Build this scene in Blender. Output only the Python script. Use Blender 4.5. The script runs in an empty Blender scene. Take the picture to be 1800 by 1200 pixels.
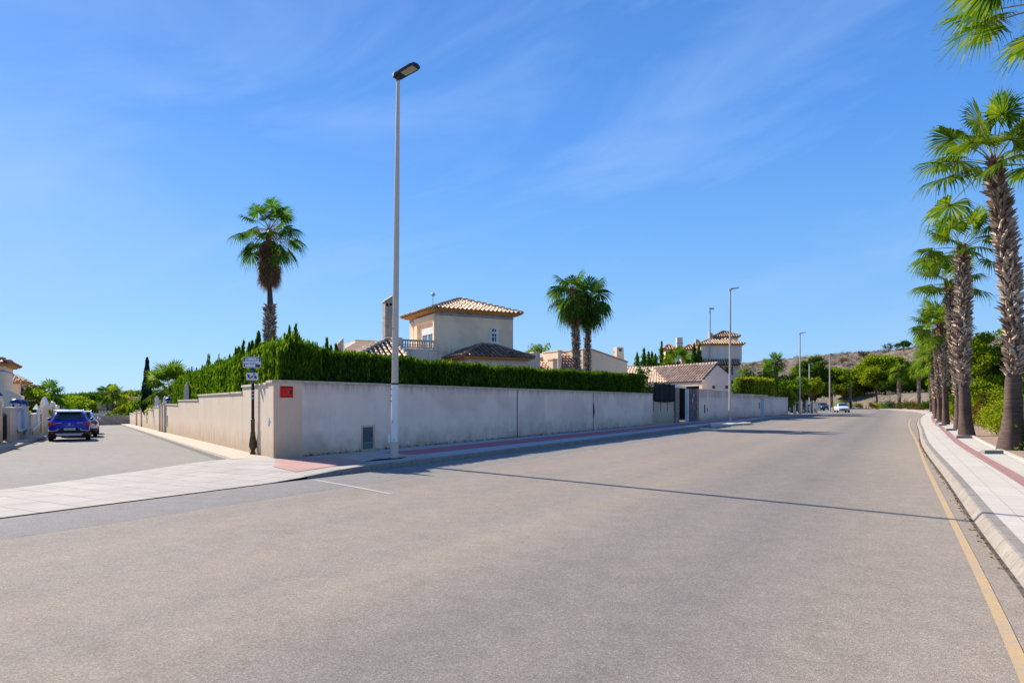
import bpy, bmesh, math, random
import numpy as np
from mathutils import Vector, Matrix
from mathutils.geometry import tessellate_polygon
R = math.radians
C = bpy.context.scene.collection
sc = bpy.context.scene
random.seed(7)

# ------------------------------------------------------------------ camera, light, exposure
HZ, F, CAMZ = 707.0, 1200.0, 1.6            # measured horizon row, focal length and eye height
cam_d = bpy.data.cameras.new('camera'); cam = bpy.data.objects.new('camera', cam_d); C.objects.link(cam)
cam.location = (0, 0, CAMZ); cam.rotation_euler = (R(90), 0, 0)
cam_d.sensor_width = 36; cam_d.lens = 24; cam_d.shift_y = (HZ - 600) / 1800.0
cam_d.clip_start = 0.1; cam_d.clip_end = 6000
sc.camera = cam

SUN_AZ = math.atan2(-0.729, 0.684)           # from +Y, clockwise
SUN_EL = R(33)
W = bpy.data.worlds.new('World'); sc.world = W; W.use_nodes = True
wn, wl = W.node_tree.nodes, W.node_tree.links
wn.clear()
sky = wn.new('ShaderNodeTexSky'); sky.sky_type = 'NISHITA'; sky.sun_disc = False
sky.sun_elevation = SUN_EL; sky.sun_rotation = SUN_AZ
sky.air_density = 1.0; sky.dust_density = 0.25; sky.ozone_density = 3.0; sky.altitude = 50
bg = wn.new('ShaderNodeBackground'); bg.inputs['Strength'].default_value = 0.13
wo = wn.new('ShaderNodeOutputWorld')
tc = wn.new('ShaderNodeTexCoord'); mp = wn.new('ShaderNodeMapping')
mp.inputs['Rotation'].default_value = (0, R(17), R(12)); mp2 = wn.new('ShaderNodeMapping'); mp2.inputs['Scale'].default_value = (1.25, 1.5, 4.6); mp2.inputs['Location'].default_value = (3.3, .4, 1.15)
nz = wn.new('ShaderNodeTexNoise'); nz.inputs['Scale'].default_value = 1.7; nz.inputs['Detail'].default_value = 7
nz.inputs['Roughness'].default_value = 0.56; nz.inputs['Distortion'].default_value = 0.5
cr = wn.new('ShaderNodeValToRGB'); cr.color_ramp.elements[0].position = 0.46; cr.color_ramp.elements[1].position = 0.80
cr.color_ramp.elements[0].color = (0, 0, 0, 1); cr.color_ramp.elements[1].color = (0.55, 0.55, 0.55, 1)
hs = wn.new('ShaderNodeHueSaturation'); hs.inputs['Saturation'].default_value = 1.12
hs.inputs['Hue'].default_value = 0.503
mx = wn.new('ShaderNodeMixRGB'); mx.inputs['Color2'].default_value = (1.55, 2.35, 3.75, 1)
wl.new(tc.outputs['Generated'], mp.inputs['Vector']); wl.new(mp.outputs['Vector'], mp2.inputs['Vector']); wl.new(mp2.outputs['Vector'], nz.inputs['Vector'])
wl.new(nz.outputs['Fac'], cr.inputs['Fac']); wl.new(cr.outputs['Color'], mx.inputs['Fac'])
wl.new(sky.outputs['Color'], hs.inputs['Color'])
gm = wn.new('ShaderNodeGamma'); gm.inputs['Gamma'].default_value = 0.55; wl.new(hs.outputs['Color'], gm.inputs['Color'])
gs = wn.new('ShaderNodeMixRGB'); gs.blend_type = 'MULTIPLY'; gs.inputs['Fac'].default_value = 1; gs.inputs['Color2'].default_value = (.78, 1.08, 1.62, 1); wl.new(gm.outputs['Color'], gs.inputs['Color1'])
sx = wn.new('ShaderNodeSeparateXYZ'); wl.new(tc.outputs['Generated'], sx.inputs[0])
er = wn.new('ShaderNodeValToRGB'); e_ = er.color_ramp.elements
e_[0].position = 0.0; e_[0].color = (.215, .345, .430, 1); e_[1].position = .62; e_[1].color = (.014, .080, .27, 1)
for p_, c_ in ((.10, (.142, .292, .440)), (.22, (.082, .228, .437)), (.36, (.036, .158, .418))):
    k_ = e_.new(p_); k_.color = (*c_, 1)
wl.new(sx.outputs['Z'], er.inputs['Fac'])
ml = wn.new('ShaderNodeMixRGB'); ml.blend_type = 'MULTIPLY'; ml.inputs['Fac'].default_value = 1; ml.inputs['Color2'].default_value = (6.5, 6.75, 7.1, 1); wl.new(er.outputs['Color'], ml.inputs['Color1'])
mz = wn.new('ShaderNodeMixRGB'); mz.inputs['Fac'].default_value = 0.68; wl.new(gs.outputs['Color'], mz.inputs['Color1']); wl.new(ml.outputs['Color'], mz.inputs['Color2'])
wl.new(mz.outputs['Color'], mx.inputs['Color1'])
wl.new(mx.outputs['Color'], bg.inputs['Color']); wl.new(bg.outputs['Background'], wo.inputs['Surface'])

sd = bpy.data.lights.new('sun', 'SUN'); so = bpy.data.objects.new('sun', sd); C.objects.link(so)
sd.energy = 4.0; sd.angle = R(0.5); sd.color = (1.0, 0.91, 0.77)
sdir = Vector((math.sin(SUN_AZ) * math.cos(SUN_EL), math.cos(SUN_AZ) * math.cos(SUN_EL), math.sin(SUN_EL)))
so.rotation_euler = sdir.to_track_quat('Z', 'Y').to_euler(); so.location = (0, 0, 60)
sc.view_settings.view_transform = 'Standard'; sc.view_settings.look = 'None'
sc.view_settings.exposure = 1.10; sc.view_settings.gamma = 1
sc.cycles.max_bounces = 6; sc.cycles.transparent_max_bounces = 6
sc.cycles.use_denoising = True

# ------------------------------------------------------------------ places
def sm(x, a, b):
    t = np.clip((x - a) / (b - a), 0, 1); return t * t * (3 - 2 * t)
UR = np.array((math.sin(R(29.5)), math.cos(R(29.5)))); NR = np.array((UR[1], -UR[0]))   # along / right of the main road
K0 = np.array((-4.72, 13.49))
DS = np.array((-0.5225, 0.8527)); QS = np.array((0.8527, 0.5225))                       # along / right of the side street
S0 = np.array((-6.29, 18.0))                                                             # wall corner
def ab(a, b): return K0 + UR * a + NR * b
def st(t, q): return S0 + DS * t + QS * q
RK = [(-16.0, -30), (4.41, 5.89), (6.19, 9.14), (8.58, 13.4), (15.2, 25.3), (22.9, 38.4), (30.8, 51.9), (40.9, 68.6), (52.8, 87.6),
      (58.6, 98), (66, 112), (72.6, 126), (79, 140), (84, 155), (87.5, 170), (88.5, 186), (85, 204), (74, 220), (56, 231), (30, 238), (-10, 242)]
RKA = np.array(RK, float)
def cat(pts, n=6):
    P = [np.array(p, float) for p in pts]; out = []
    for i in range(len(P) - 1):
        p0 = P[max(i - 1, 0)]; p1 = P[i]; p2 = P[i + 1]; p3 = P[min(i + 2, len(P) - 1)]
        for k in range(n):
            t = k / n
            out.append(0.5 * ((2 * p1) + (-p0 + p2) * t + (2 * p0 - 5 * p1 + 4 * p2 - p3) * t * t + (-p0 + 3 * p1 - 3 * p2 + p3) * t ** 3))
    out.append(P[-1]); return np.array(out)
RKS = np.vstack([RKA[:1], cat(RKA[1:], 5)])
def side_dist(x, y):
    """signed distance to the right kerb, positive on its outer side"""
    x = np.asarray(x, float); y = np.asarray(y, float)
    best = np.full(x.shape, 1e9); sg = np.zeros(x.shape)
    for i in range(len(RKA) - 1):
        p, q = RKA[i], RKA[i + 1]; d = q - p; L = d @ d
        t = np.clip(((x - p[0]) * d[0] + (y - p[1]) * d[1]) / L, 0, 1)
        ex = x - p[0] - t * d[0]; ey = y - p[1] - t * d[1]; D = np.hypot(ex, ey)
        cr_ = ex * d[1] - ey * d[0]
        m = D < best; best = np.where(m, D, best); sg = np.where(m, np.sign(cr_), sg)
    return best * sg
def wob(x, y):
    return (np.sin(x * .11 + 1.3) * np.cos(y * .09 + .4) + .5 * np.sin(x * .27 + y * .19) + .3 * np.sin(x * .61 - y * .47) + .18 * np.sin(x * 1.3 + y * 1.1))
def H(x, y):
    x = np.asarray(x, float); y = np.asarray(y, float)
    t = (x - S0[0]) * DS[0] + (y - S0[1]) * DS[1]; q = (x - S0[0]) * QS[0] + (y - S0[1]) * QS[1]
    z = -0.016 * np.clip(t, 0, 110) * (1 - sm(q, 1.5, 9))
    d = side_dist(x, y)
    z = z + sm(d, 8, 17) * 3.6 * sm(y, 95, 150) + sm(d, 2.5, 12) * .5
    hx = np.interp(x, [-60, 40, 97, 125, 150, 180, 225, 320, 700], [0, 6, 15, 17.5, 19, 21.5, 25, 28, 20])
    hill = sm(d, 28, 120) * hx * sm(x + 0.35 * y, 110, 190)
    z = z + hill + sm(d, 24, 60) * 0.9 * wob(x, y) * sm(y, 60, 200)
    z = z + sm(y, 280, 520) * (1 - sm(x, -160, 40)) * 2.2 * (1 + .45 * np.sin(x * .021 + 1))
    return z
def Hs(x, y): return float(H(x, y))
def P(px, py, z=0.0):
    Y = F * (CAMZ - z) / (py - HZ); return ((px - 900) / F * Y, Y, z)
def D(px, py, Y): return ((px - 900) / F * Y, Y, CAMZ + (HZ - py) / F * Y)
def G(px, Y, dz=0.0):
    x = (px - 900) / F * Y; return (x, Y, Hs(x, Y) + dz)

# ------------------------------------------------------------------ object helpers
def tag(o, label=None, cat=None, group=None, kind=None):
    if label: o['label'] = label
    if cat: o['category'] = cat
    if group: o['group'] = group
    if kind: o['kind'] = kind
    return o
def empty(name, loc=(0, 0, 0), rz=0.0, label=None, cat=None, group=None):
    o = bpy.data.objects.new(name, None); C.objects.link(o); o.location = loc; o.rotation_euler = (0, 0, rz)
    o.empty_display_size = 0.2
    return tag(o, label, cat, group)
def link_mesh(name, me, m, parent=None, smooth=False):
    o = bpy.data.objects.new(name, me); C.objects.link(o)
    if m:
        for k in (m if isinstance(m, (list, tuple)) else [m]): me.materials.append(k)
    if parent: o.parent = parent
    if smooth: me.polygons.foreach_set('use_smooth', [True] * len(me.polygons))
    me.update(); return o
class MB:
    def __init__(s): s.v = []; s.f = []; s.mi = []
    def add(s, vs, fs, mi=0):
        n = len(s.v); s.v += [tuple(v) for v in vs]; s.f += [tuple(i + n for i in f) for f in fs]; s.mi += [mi] * len(fs); return s
    def box(s, x0, x1, y0, y1, z0, z1, mi=0, top=1.0, rot=0, c=None):
        cx, cy = (x0 + x1) / 2, (y0 + y1) / 2
        vs = []
        for z, k in ((z0, 1), (z1, top)):
            for x, y in ((x0, y0), (x1, y0), (x1, y1), (x0, y1)): vs.append((cx + (x - cx) * k, cy + (y - cy) * k, z))
        if rot:
            o = c or (cx, cy); ca, sa = math.cos(rot), math.sin(rot)
            vs = [(o[0] + (x - o[0]) * ca - (y - o[1]) * sa, o[1] + (x - o[0]) * sa + (y - o[1]) * ca, z) for x, y, z in vs]
        return s.add(vs, [(3, 2, 1, 0), (4, 5, 6, 7), (0, 1, 5, 4), (1, 2, 6, 5), (2, 3, 7, 6), (3, 0, 4, 7)], mi)
    def slab(s, pts, z0, z1, mi=0):
        n = len(pts); vs = [(p[0], p[1], z0) for p in pts] + [(p[0], p[1], z1) for p in pts]
        ar = sum(pts[i][0] * pts[(i + 1) % n][1] - pts[(i + 1) % n][0] * pts[i][1] for i in range(n))
        idx = list(range(n)) if ar > 0 else list(range(n))[::-1]
        fs = [tuple(i + n for i in idx), tuple(idx[::-1])]
        for k in range(n):
            i, j = idx[k], idx[(k + 1) % n]; fs.append((i, j, j + n, i + n))
        return s.add(vs, fs, mi)
    def prism(s, poly, axis, a0, a1, mi=0):
        """polygon (u,v) extruded along an axis: 'x' -> (a,u,v); 'y' -> (u,a,v)"""
        f = (lambda a, u, v: (a, u, v)) if axis == 'x' else (lambda a, u, v: (u, a, v))
        n = len(poly); vs = [f(a0, *p) for p in poly] + [f(a1, *p) for p in poly]
        fs = [tuple(range(n)), tuple(range(2 * n - 1, n - 1, -1))] + [(i, i + n, (i + 1) % n + n, (i + 1) % n) for i in range(n)]
        return s.add(vs, fs, mi)
    def tube(s, pts, rad, n=8, mi=0, cap=True, sx=1.0):
        pts = [Vector(p) for p in pts]; rad = rad if isinstance(rad, (list, tuple)) else [rad] * len(pts)
        vs = []; ref = None
        for i, p in enumerate(pts):
            t = (pts[min(i + 1, len(pts) - 1)] - pts[max(i - 1, 0)]).normalized()
            if ref is None: ref = Vector((1, 0, 0)) if abs(t.z) > .7 else Vector((0, 0, 1))
            a = (ref - t * ref.dot(t)).normalized(); b = t.cross(a); ref = a
            for k in range(n):
                w = 2 * math.pi * k / n; vs.append(p + (a * math.cos(w) * sx + b * math.sin(w)) * rad[i])
        fs = [(i * n + k, i * n + (k + 1) % n, (i + 1) * n + (k + 1) % n, (i + 1) * n + k) for i in range(len(pts) - 1) for k in range(n)]
        if cap: fs += [tuple(range(n))[::-1], tuple((len(pts) - 1) * n + k for k in range(n))]
        return s.add(vs, fs, mi)
    def lathe(s, prof, n=16, c=(0, 0, 0), axis='z', mi=0):
        vs = []
        for r, h in prof:
            for k in range(n):
                w = 2 * math.pi * k / n; x, y = r * math.cos(w), r * math.sin(w)
                p = {'z': (x, y, h), 'y': (x, h, y), 'x': (h, x, y)}[axis]
                vs.append((c[0] + p[0], c[1] + p[1], c[2] + p[2]))
        m = len(prof)
        fs = [(i * n + k, i * n + (k + 1) % n, (i + 1) * n + (k + 1) % n, (i + 1) * n + k) for i in range(m - 1) for k in range(n)]
        fs += [tuple(range(n))[::-1], tuple((m - 1) * n + k for k in range(n))]
        return s.add(vs, fs, mi)
    def build(s, name, m, parent=None, smooth=False, bevel=0, fix=True):
        me = bpy.data.meshes.new(name); me.from_pydata(s.v, [], s.f)
        if isinstance(m, (list, tuple)): me.polygons.foreach_set('material_index', s.mi)
        if fix:
            bm = bmesh.new(); bm.from_mesh(me); bmesh.ops.recalc_face_normals(bm, faces=bm.faces); bm.to_mesh(me); bm.free()
        o = link_mesh(name, me, m, parent, smooth)
        if bevel:
            b = o.modifiers.new('bevel', 'BEVEL'); b.width = bevel; b.segments = 2; b.limit_method = 'ANGLE'
        if smooth == 'auto' or (smooth and bevel):
            pass
        return o
def quad_mesh(name, V, m, parent=None, smooth=False):
    """V: (N,4,3) array of separate quads"""
    V = np.asarray(V, np.float32); n = len(V); me = bpy.data.meshes.new(name)
    me.vertices.add(n * 4); me.vertices.foreach_set('co', V.reshape(-1))
    me.loops.add(n * 4); me.loops.foreach_set('vertex_index', np.arange(n * 4, dtype=np.int32))
    me.polygons.add(n); me.polygons.foreach_set('loop_start', np.arange(0, n * 4, 4, dtype=np.int32))
    me.update(calc_edges=True); return link_mesh(name, me, m, parent, smooth)
def grid_mesh(name, V, m, parent=None, smooth=True):
    """V: (r,c,3) connected grid"""
    V = np.asarray(V, np.float32); r, c = V.shape[:2]; me = bpy.data.meshes.new(name)
    idx = np.arange(r * c).reshape(r, c)
    q = np.stack([idx[:-1, :-1], idx[:-1, 1:], idx[1:, 1:], idx[1:, :-1]], -1).reshape(-1, 4).astype(np.int32)
    me.vertices.add(r * c); me.vertices.foreach_set('co', V.reshape(-1))
    me.loops.add(q.size); me.loops.foreach_set('vertex_index', q.reshape(-1))
    me.polygons.add(len(q)); me.polygons.foreach_set('loop_start', np.arange(0, q.size, 4, dtype=np.int32))
    me.update(calc_edges=True); return link_mesh(name, me, m, parent, smooth)
def copy_tree(o, parent=None):
    c = o.copy(); C.objects.link(c); c.parent = parent
    for ch in list(o.children): copy_tree(ch, c)
    return c
def textob(body, size, m, parent, loc, rot, name='lettering', ext=0.002, align='CENTER', xs=1.0):
    cu = bpy.data.curves.new(name + '_curve', 'FONT'); cu.body = body; cu.size = size; cu.extrude = ext
    cu.align_x = align; cu.align_y = 'CENTER'; cu.materials.append(m)
    tmp = bpy.data.objects.new('tmp', cu); C.objects.link(tmp); bpy.context.view_layer.update()
    me = bpy.data.meshes.new_from_object(tmp.evaluated_get(bpy.context.evaluated_depsgraph_get())); bpy.data.objects.remove(tmp)
    o = bpy.data.objects.new(name, me); C.objects.link(o); o.parent = parent; o.location = loc; o.rotation_euler = rot
    o.scale = (xs, 1, 1); return o

# ------------------------------------------------------------------ materials
MATS = {}
def nmat(name):
    m = bpy.data.materials.new(name); m.use_nodes = True; nt = m.node_tree; b = nt.nodes['Principled BSDF']; MATS[name] = m
    return m, nt.nodes, nt.links, b
def rgb(c): return (c[0], c[1], c[2], 1)
def noise(n, l, scale, detail=4, rough=.55, vec=None, sc3=None, kind='Object', out='Fac'):
    t = n.new('ShaderNodeTexCoord'); z = n.new('ShaderNodeTexNoise')
    z.inputs['Scale'].default_value = scale; z.inputs['Detail'].default_value = detail; z.inputs['Roughness'].default_value = rough
    if sc3:
        mp = n.new('ShaderNodeMapping'); mp.inputs['Scale'].default_value = sc3; l.new(t.outputs[kind], mp.inputs['Vector']); l.new(mp.outputs['Vector'], z.inputs['Vector'])
    else: l.new(t.outputs[kind], z.inputs['Vector'])
    return z.outputs[out]
def ramp(n, l, src, stops):
    r = n.new('ShaderNodeValToRGB'); e = r.color_ramp.elements
    while len(e) > 1: e.remove(e[0])
    e[0].position = stops[0][0]; e[0].color = rgb(stops[0][1])
    for p, c in stops[1:]:
        k = e.new(p); k.color = rgb(c)
    l.new(src, r.inputs['Fac']); return r.outputs['Color']
def mixc(n, l, a, b, fac, mode='MIX'):
    x = n.new('ShaderNodeMixRGB'); x.blend_type = mode
    for k, s in (('Color1', a), ('Color2', b), ('Fac', fac)):
        if isinstance(s, (tuple, list)): x.inputs[k].default_value = rgb(s)
        elif isinstance(s, (int, float)): x.inputs[k].default_value = s
        else: l.new(s, x.inputs[k])
    return x.outputs['Color']
def bump(n, l, b, src, strength=.3, dist=.01):
    u = n.new('ShaderNodeBump'); u.inputs['Strength'].default_value = strength; u.inputs['Distance'].default_value = dist
    l.new(src, u.inputs['Height']); l.new(u.outputs['Normal'], b.inputs['Normal'])
def g3(v): return (v, v, v)
def plain(name, c, rough=.6, var=.12, scale=3.0, bmp=0.0, bscale=60, metal=0, spec=.3, coat=0, detail=5):
    m, n, l, b = nmat(name)
    f = noise(n, l, scale, detail)
    lo = tuple(x * (1 - var) for x in c); hi = tuple(min(1, x * (1 + var)) for x in c)
    l.new(ramp(n, l, f, [(.3, lo), (.7, hi)]), b.inputs['Base Color'])
    b.inputs['Roughness'].default_value = rough; b.inputs['Metallic'].default_value = metal
    b.inputs['Specular IOR Level'].default_value = spec; b.inputs['Coat Weight'].default_value = coat
    if bmp: bump(n, l, b, noise(n, l, bscale, 5), bmp, .01)
    return m
def stucco(name, c, stain=(.30, .20, .11), amt=.35, mould=0.0, drip=None):
    m, n, l, b = nmat(name)
    big = noise(n, l, .55, 6, .6)
    col = ramp(n, l, big, [(.25, tuple(x * .86 for x in c)), (.5, c), (.8, tuple(min(1, x * 1.08) for x in c))])
    streak = noise(n, l, 1.0, 6, .65, sc3=(3.2, 3.2, .35))
    sf = ramp(n, l, streak, [(.50, g3(0)), (.78, g3(amt))])
    col = mixc(n, l, col, stain, sf)
    geo = n.new('ShaderNodeTexCoord'); sp = n.new('ShaderNodeSeparateXYZ'); l.new(geo.outputs['Object'], sp.inputs[0])
    mr = n.new('ShaderNodeMapRange'); mr.inputs['From Min'].default_value = 1.15; mr.inputs['From Max'].default_value = 0.1
    l.new(sp.outputs['Z'], mr.inputs['Value'])
    bl = noise(n, l, 2.3, 6, .62)
    mu = n.new('ShaderNodeMath'); mu.operation = 'MULTIPLY'; l.new(mr.outputs['Result'], mu.inputs[0]); l.new(bl, mu.inputs[1])
    f2 = ramp(n, l, mu.outputs[0], [(.14, g3(0)), (.55, g3(.62))])
    col = mixc(n, l, col, (.36, .235, .125), f2)
    if drip:
        m4 = n.new('ShaderNodeMapRange'); m4.inputs['From Min'].default_value = drip[0]; m4.inputs['From Max'].default_value = drip[1]; l.new(sp.outputs['Z'], m4.inputs['Value'])
        dn = noise(n, l, 1.0, 7, .7, sc3=(7, 7, .25)); m5 = n.new('ShaderNodeMath'); m5.operation = 'MULTIPLY'; l.new(m4.outputs['Result'], m5.inputs[0]); l.new(dn, m5.inputs[1])
        col = mixc(n, l, col, (.30, .22, .15), ramp(n, l, m5.outputs[0], [(.36, g3(0)), (.62, g3(.6))]))
        pt = noise(n, l, .35, 3, .5, sc3=(1, 1, 1.6)); col = mixc(n, l, col, ramp(n, l, pt, [(.46, (.92, .90, .90)), (.52, (1.04, 1.03, 1.0))]), 1.0, 'MULTIPLY')
    if mould:
        m2 = n.new('ShaderNodeMapRange'); m2.inputs['From Min'].default_value = 0.42; m2.inputs['From Max'].default_value = 0.08
        l.new(sp.outputs['Z'], m2.inputs['Value'])
        mb_ = noise(n, l, 5.5, 8, .75)
        m3 = n.new('ShaderNodeMath'); m3.operation = 'MULTIPLY'; l.new(m2.outputs['Result'], m3.inputs[0]); l.new(mb_, m3.inputs[1])
        f3 = ramp(n, l, m3.outputs[0], [(.30, g3(0)), (.48, g3(mould))])
        col = mixc(n, l, col, (.055, .05, .03), f3)
    l.new(col, b.inputs['Base Color']); b.inputs['Roughness'].default_value = .92; b.inputs['Specular IOR Level'].default_value = .15
    bump(n, l, b, noise(n, l, 45, 6, .6), .35, .012)
    return m
def leafmat(name, dark, light, trans=.35, rough=.55, yellow=None, nscale=.8):
    m, n, l, b = nmat(name)
    gi = n.new('ShaderNodeNewGeometry')
    f = noise(n, l, nscale, 3)
    mm = n.new('ShaderNodeMath'); mm.operation = 'ADD'; l.new(gi.outputs['Random Per Island'], mm.inputs[0]); l.new(f, mm.inputs[1])
    st_ = [(.45, dark), (1.25, light)]
    mr = n.new('ShaderNodeMath'); mr.operation = 'MULTIPLY'; mr.inputs[1].default_value = .62; l.new(mm.outputs[0], mr.inputs[0])
    stops = [(.30, dark), (.72, light)]
    if yellow: stops.append((.92, yellow))
    col = ramp(n, l, mr.outputs[0], stops)
    l.new(col, b.inputs['Base Color']); b.inputs['Roughness'].default_value = rough; b.inputs['Specular IOR Level'].default_value = 0.0
    tr = n.new('ShaderNodeBsdfTranslucent'); mxs = n.new('ShaderNodeMixShader'); mxs.inputs[0].default_value = trans
    tcol = mixc(n, l, col, (1.0, 1.0, .35), 1.0, 'MULTIPLY')
    hsv = n.new('ShaderNodeHueSaturation'); hsv.inputs['Value'].default_value = 1.7; l.new(tcol, hsv.inputs['Color'])
    l.new(hsv.outputs[0], tr.inputs['Color'])
    out = n['Material Output']; l.new(b.outputs[0], mxs.inputs[1]); l.new(tr.outputs[0], mxs.inputs[2]); l.new(mxs.outputs[0], out.inputs['Surface'])
    return m

def asphalt(name, base, warm, main=False):
    m, n, l, b = nmat(name)
    t = n.new('ShaderNodeTexCoord')
    v = n.new('ShaderNodeTexVoronoi'); v.inputs['Scale'].default_value = 95; l.new(t.outputs['Object'], v.inputs['Vector'])
    sp = n.new('ShaderNodeSeparateColor'); l.new(v.outputs['Color'], sp.inputs[0])
    stones = ramp(n, l, sp.outputs[0], [(.0, tuple(x * .55 for x in base)), (.25, tuple(x * .85 for x in base)), (.6, base), (.85, tuple(x * 1.15 for x in warm)), (1.0, tuple(x * 1.4 for x in warm))])
    big = noise(n, l, .22, 6, .6, sc3=(1, .45, 1))
    tint = ramp(n, l, big, [(.3, tuple(x * .9 for x in base)), (.7, warm)])
    col = mixc(n, l, stones, tint, .45)
    if main:
        s2 = n.new('ShaderNodeSeparateXYZ'); l.new(t.outputs['Object'], s2.inputs[0])
        w_ = noise(n, l, 1.4, 3, sc3=(1, .3, 1))
        ad = n.new('ShaderNodeMath'); ad.operation = 'MULTIPLY_ADD'; l.new(w_, ad.inputs[0]); ad.inputs[1].default_value = .18; l.new(s2.outputs['X'], ad.inputs[2])
        # local x = metres from the left kerb: older grey strip, then lanes with darker wheel paths
        def lane(pts):
            r = ramp(n, l, mp_, pts); return r
        mr = n.new('ShaderNodeMapRange'); mr.inputs['From Min'].default_value = 0; mr.inputs['From Max'].default_value = 12; l.new(ad.outputs[0], mr.inputs['Value'])
        mp_ = mr.outputs['Result']
        strip = ramp(n, l, mp_, [(0.0, g3(1)), (.140, g3(1)), (.146, g3(0)), (1, g3(0))])
        grey = mixc(n, l, stones, tuple(x * 1.02 for x in (base[2] * .98, base[2] * 1.0, base[2] * 1.03)), .55)
        col = mixc(n, l, col, grey, strip)
        wp = ramp(n, l, mp_, [(0, g3(1)), (.2, g3(.93)), (.26, (1.03, 1, .97)), (.36, g3(.96)), (.42, (1.05, 1.0, .96)), (.5, g3(.93)), (.56, (1.04, 1, .95)), (.62, g3(.9)), (.67, (.80, .82, .86)), (.73, (.86, .87, .9)), (.78, (.79, .81, .85)), (.86, (1.0, .99, .96)), (.93, (1.14, 1.1, 1.04)), (1, (1.12, 1.08, 1.02))])
        col = mixc(n, l, col, wp, 1.0, 'MULTIPLY')
        oil = noise(n, l, .9, 3, .5, sc3=(1, .6, 1))
        of = ramp(n, l, oil, [(.70, g3(0)), (.76, g3(.30))])
        col = mixc(n, l, col, tuple(x * .5 for x in base), of)
        seam = ramp(n, l, mp_, [(.141, g3(0)), (.1435, g3(.55)), (.146, g3(0))])
        col = mixc(n, l, col, g3(.05), seam)
    if main:
        dt = n.new('ShaderNodeTexNoise'); dt.inputs['Scale'].default_value = 1.3; dt.inputs['Detail'].default_value = 5; l.new(t.outputs['Object'], dt.inputs['Vector'])
        dv = n.new('ShaderNodeMixRGB'); dv.blend_type = 'ADD'; dv.inputs['Fac'].default_value = .55; l.new(t.outputs['Object'], dv.inputs['Color1']); l.new(dt.outputs['Color'], dv.inputs['Color2'])
        cv = n.new('ShaderNodeTexVoronoi'); cv.feature = 'DISTANCE_TO_EDGE'; cv.inputs['Scale'].default_value = .17; l.new(dv.outputs['Color'], cv.inputs['Vector'])
        ck = ramp(n, l, cv.outputs['Distance'], [(.0, g3(.16)), (.0012, g3(.08)), (.0026, g3(0))]); ckm = ramp(n, l, noise(n, l, .3, 3), [(.48, g3(0)), (.6, g3(1))])
        col = mixc(n, l, col, g3(.09), mixc(n, l, ck, ckm, 1.0, 'MULTIPLY'))
    pat = ramp(n, l, noise(n, l, 3.0, 6, .7), [(.35, g3(.9)), (.65, g3(1.06))])
    col = mixc(n, l, col, pat, 1.0, 'MULTIPLY')
    v2 = n.new('ShaderNodeTexVoronoi'); v2.inputs['Scale'].default_value = 12; l.new(t.outputs['Object'], v2.inputs['Vector'])
    pits = ramp(n, l, v2.outputs['Distance'], [(.0, g3(.55)), (.07, g3(.6)), (.11, g3(1))])
    col = mixc(n, l, col, pits, .6, 'MULTIPLY')
    l.new(col, b.inputs['Base Color']); b.inputs['Roughness'].default_value = .92; b.inputs['Specular IOR Level'].default_value = .12
    bump(n, l, b, v.outputs['Distance'], .4, .005)
    return m

def paving(name, c, tile=.0, joint=(.12, .11, .10), row=None, speck=.10, dirt=.5, mort=.006):
    m, n, l, b = nmat(name)
    t = n.new('ShaderNodeTexCoord')
    f = noise(n, l, 1.1, 6, .65)
    col = ramp(n, l, f, [(.3, tuple(x * (1 - speck) for x in c)), (.7, c)])
    fine = noise(n, l, 85, 2, .6)
    col = mixc(n, l, col, ramp(n, l, fine, [(.3, g3(.72)), (.55, g3(1.02))]), .7, 'MULTIPLY')
    if tile:
        br = n.new('ShaderNodeTexBrick'); l.new(t.outputs['Object'], br.inputs['Vector'])
        br.inputs['Scale'].default_value = 1; br.inputs['Brick Width'].default_value = tile; br.inputs['Row Height'].default_value = row or tile
        br.inputs['Mortar Size'].default_value = mort; br.inputs['Color1'].default_value = rgb(g3(1)); br.inputs['Color2'].default_value = rgb(g3(.93)); br.inputs['Mortar'].default_value = rgb(g3(.5))
        br.offset = 0.0 if not row else .5
        col = mixc(n, l, col, br.outputs['Color'], .8, 'MULTIPLY')
    d = noise(n, l, 7, 8, .75)
    df = ramp(n, l, d, [(.60, g3(0)), (.72, g3(dirt * .7))])
    col = mixc(n, l, col, joint, df)
    l.new(col, b.inputs['Base Color']); b.inputs['Roughness'].default_value = .9; b.inputs['Specular IOR Level'].default_value = .2
    bump(n, l, b, fine, .25, .004)
    return m

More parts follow.
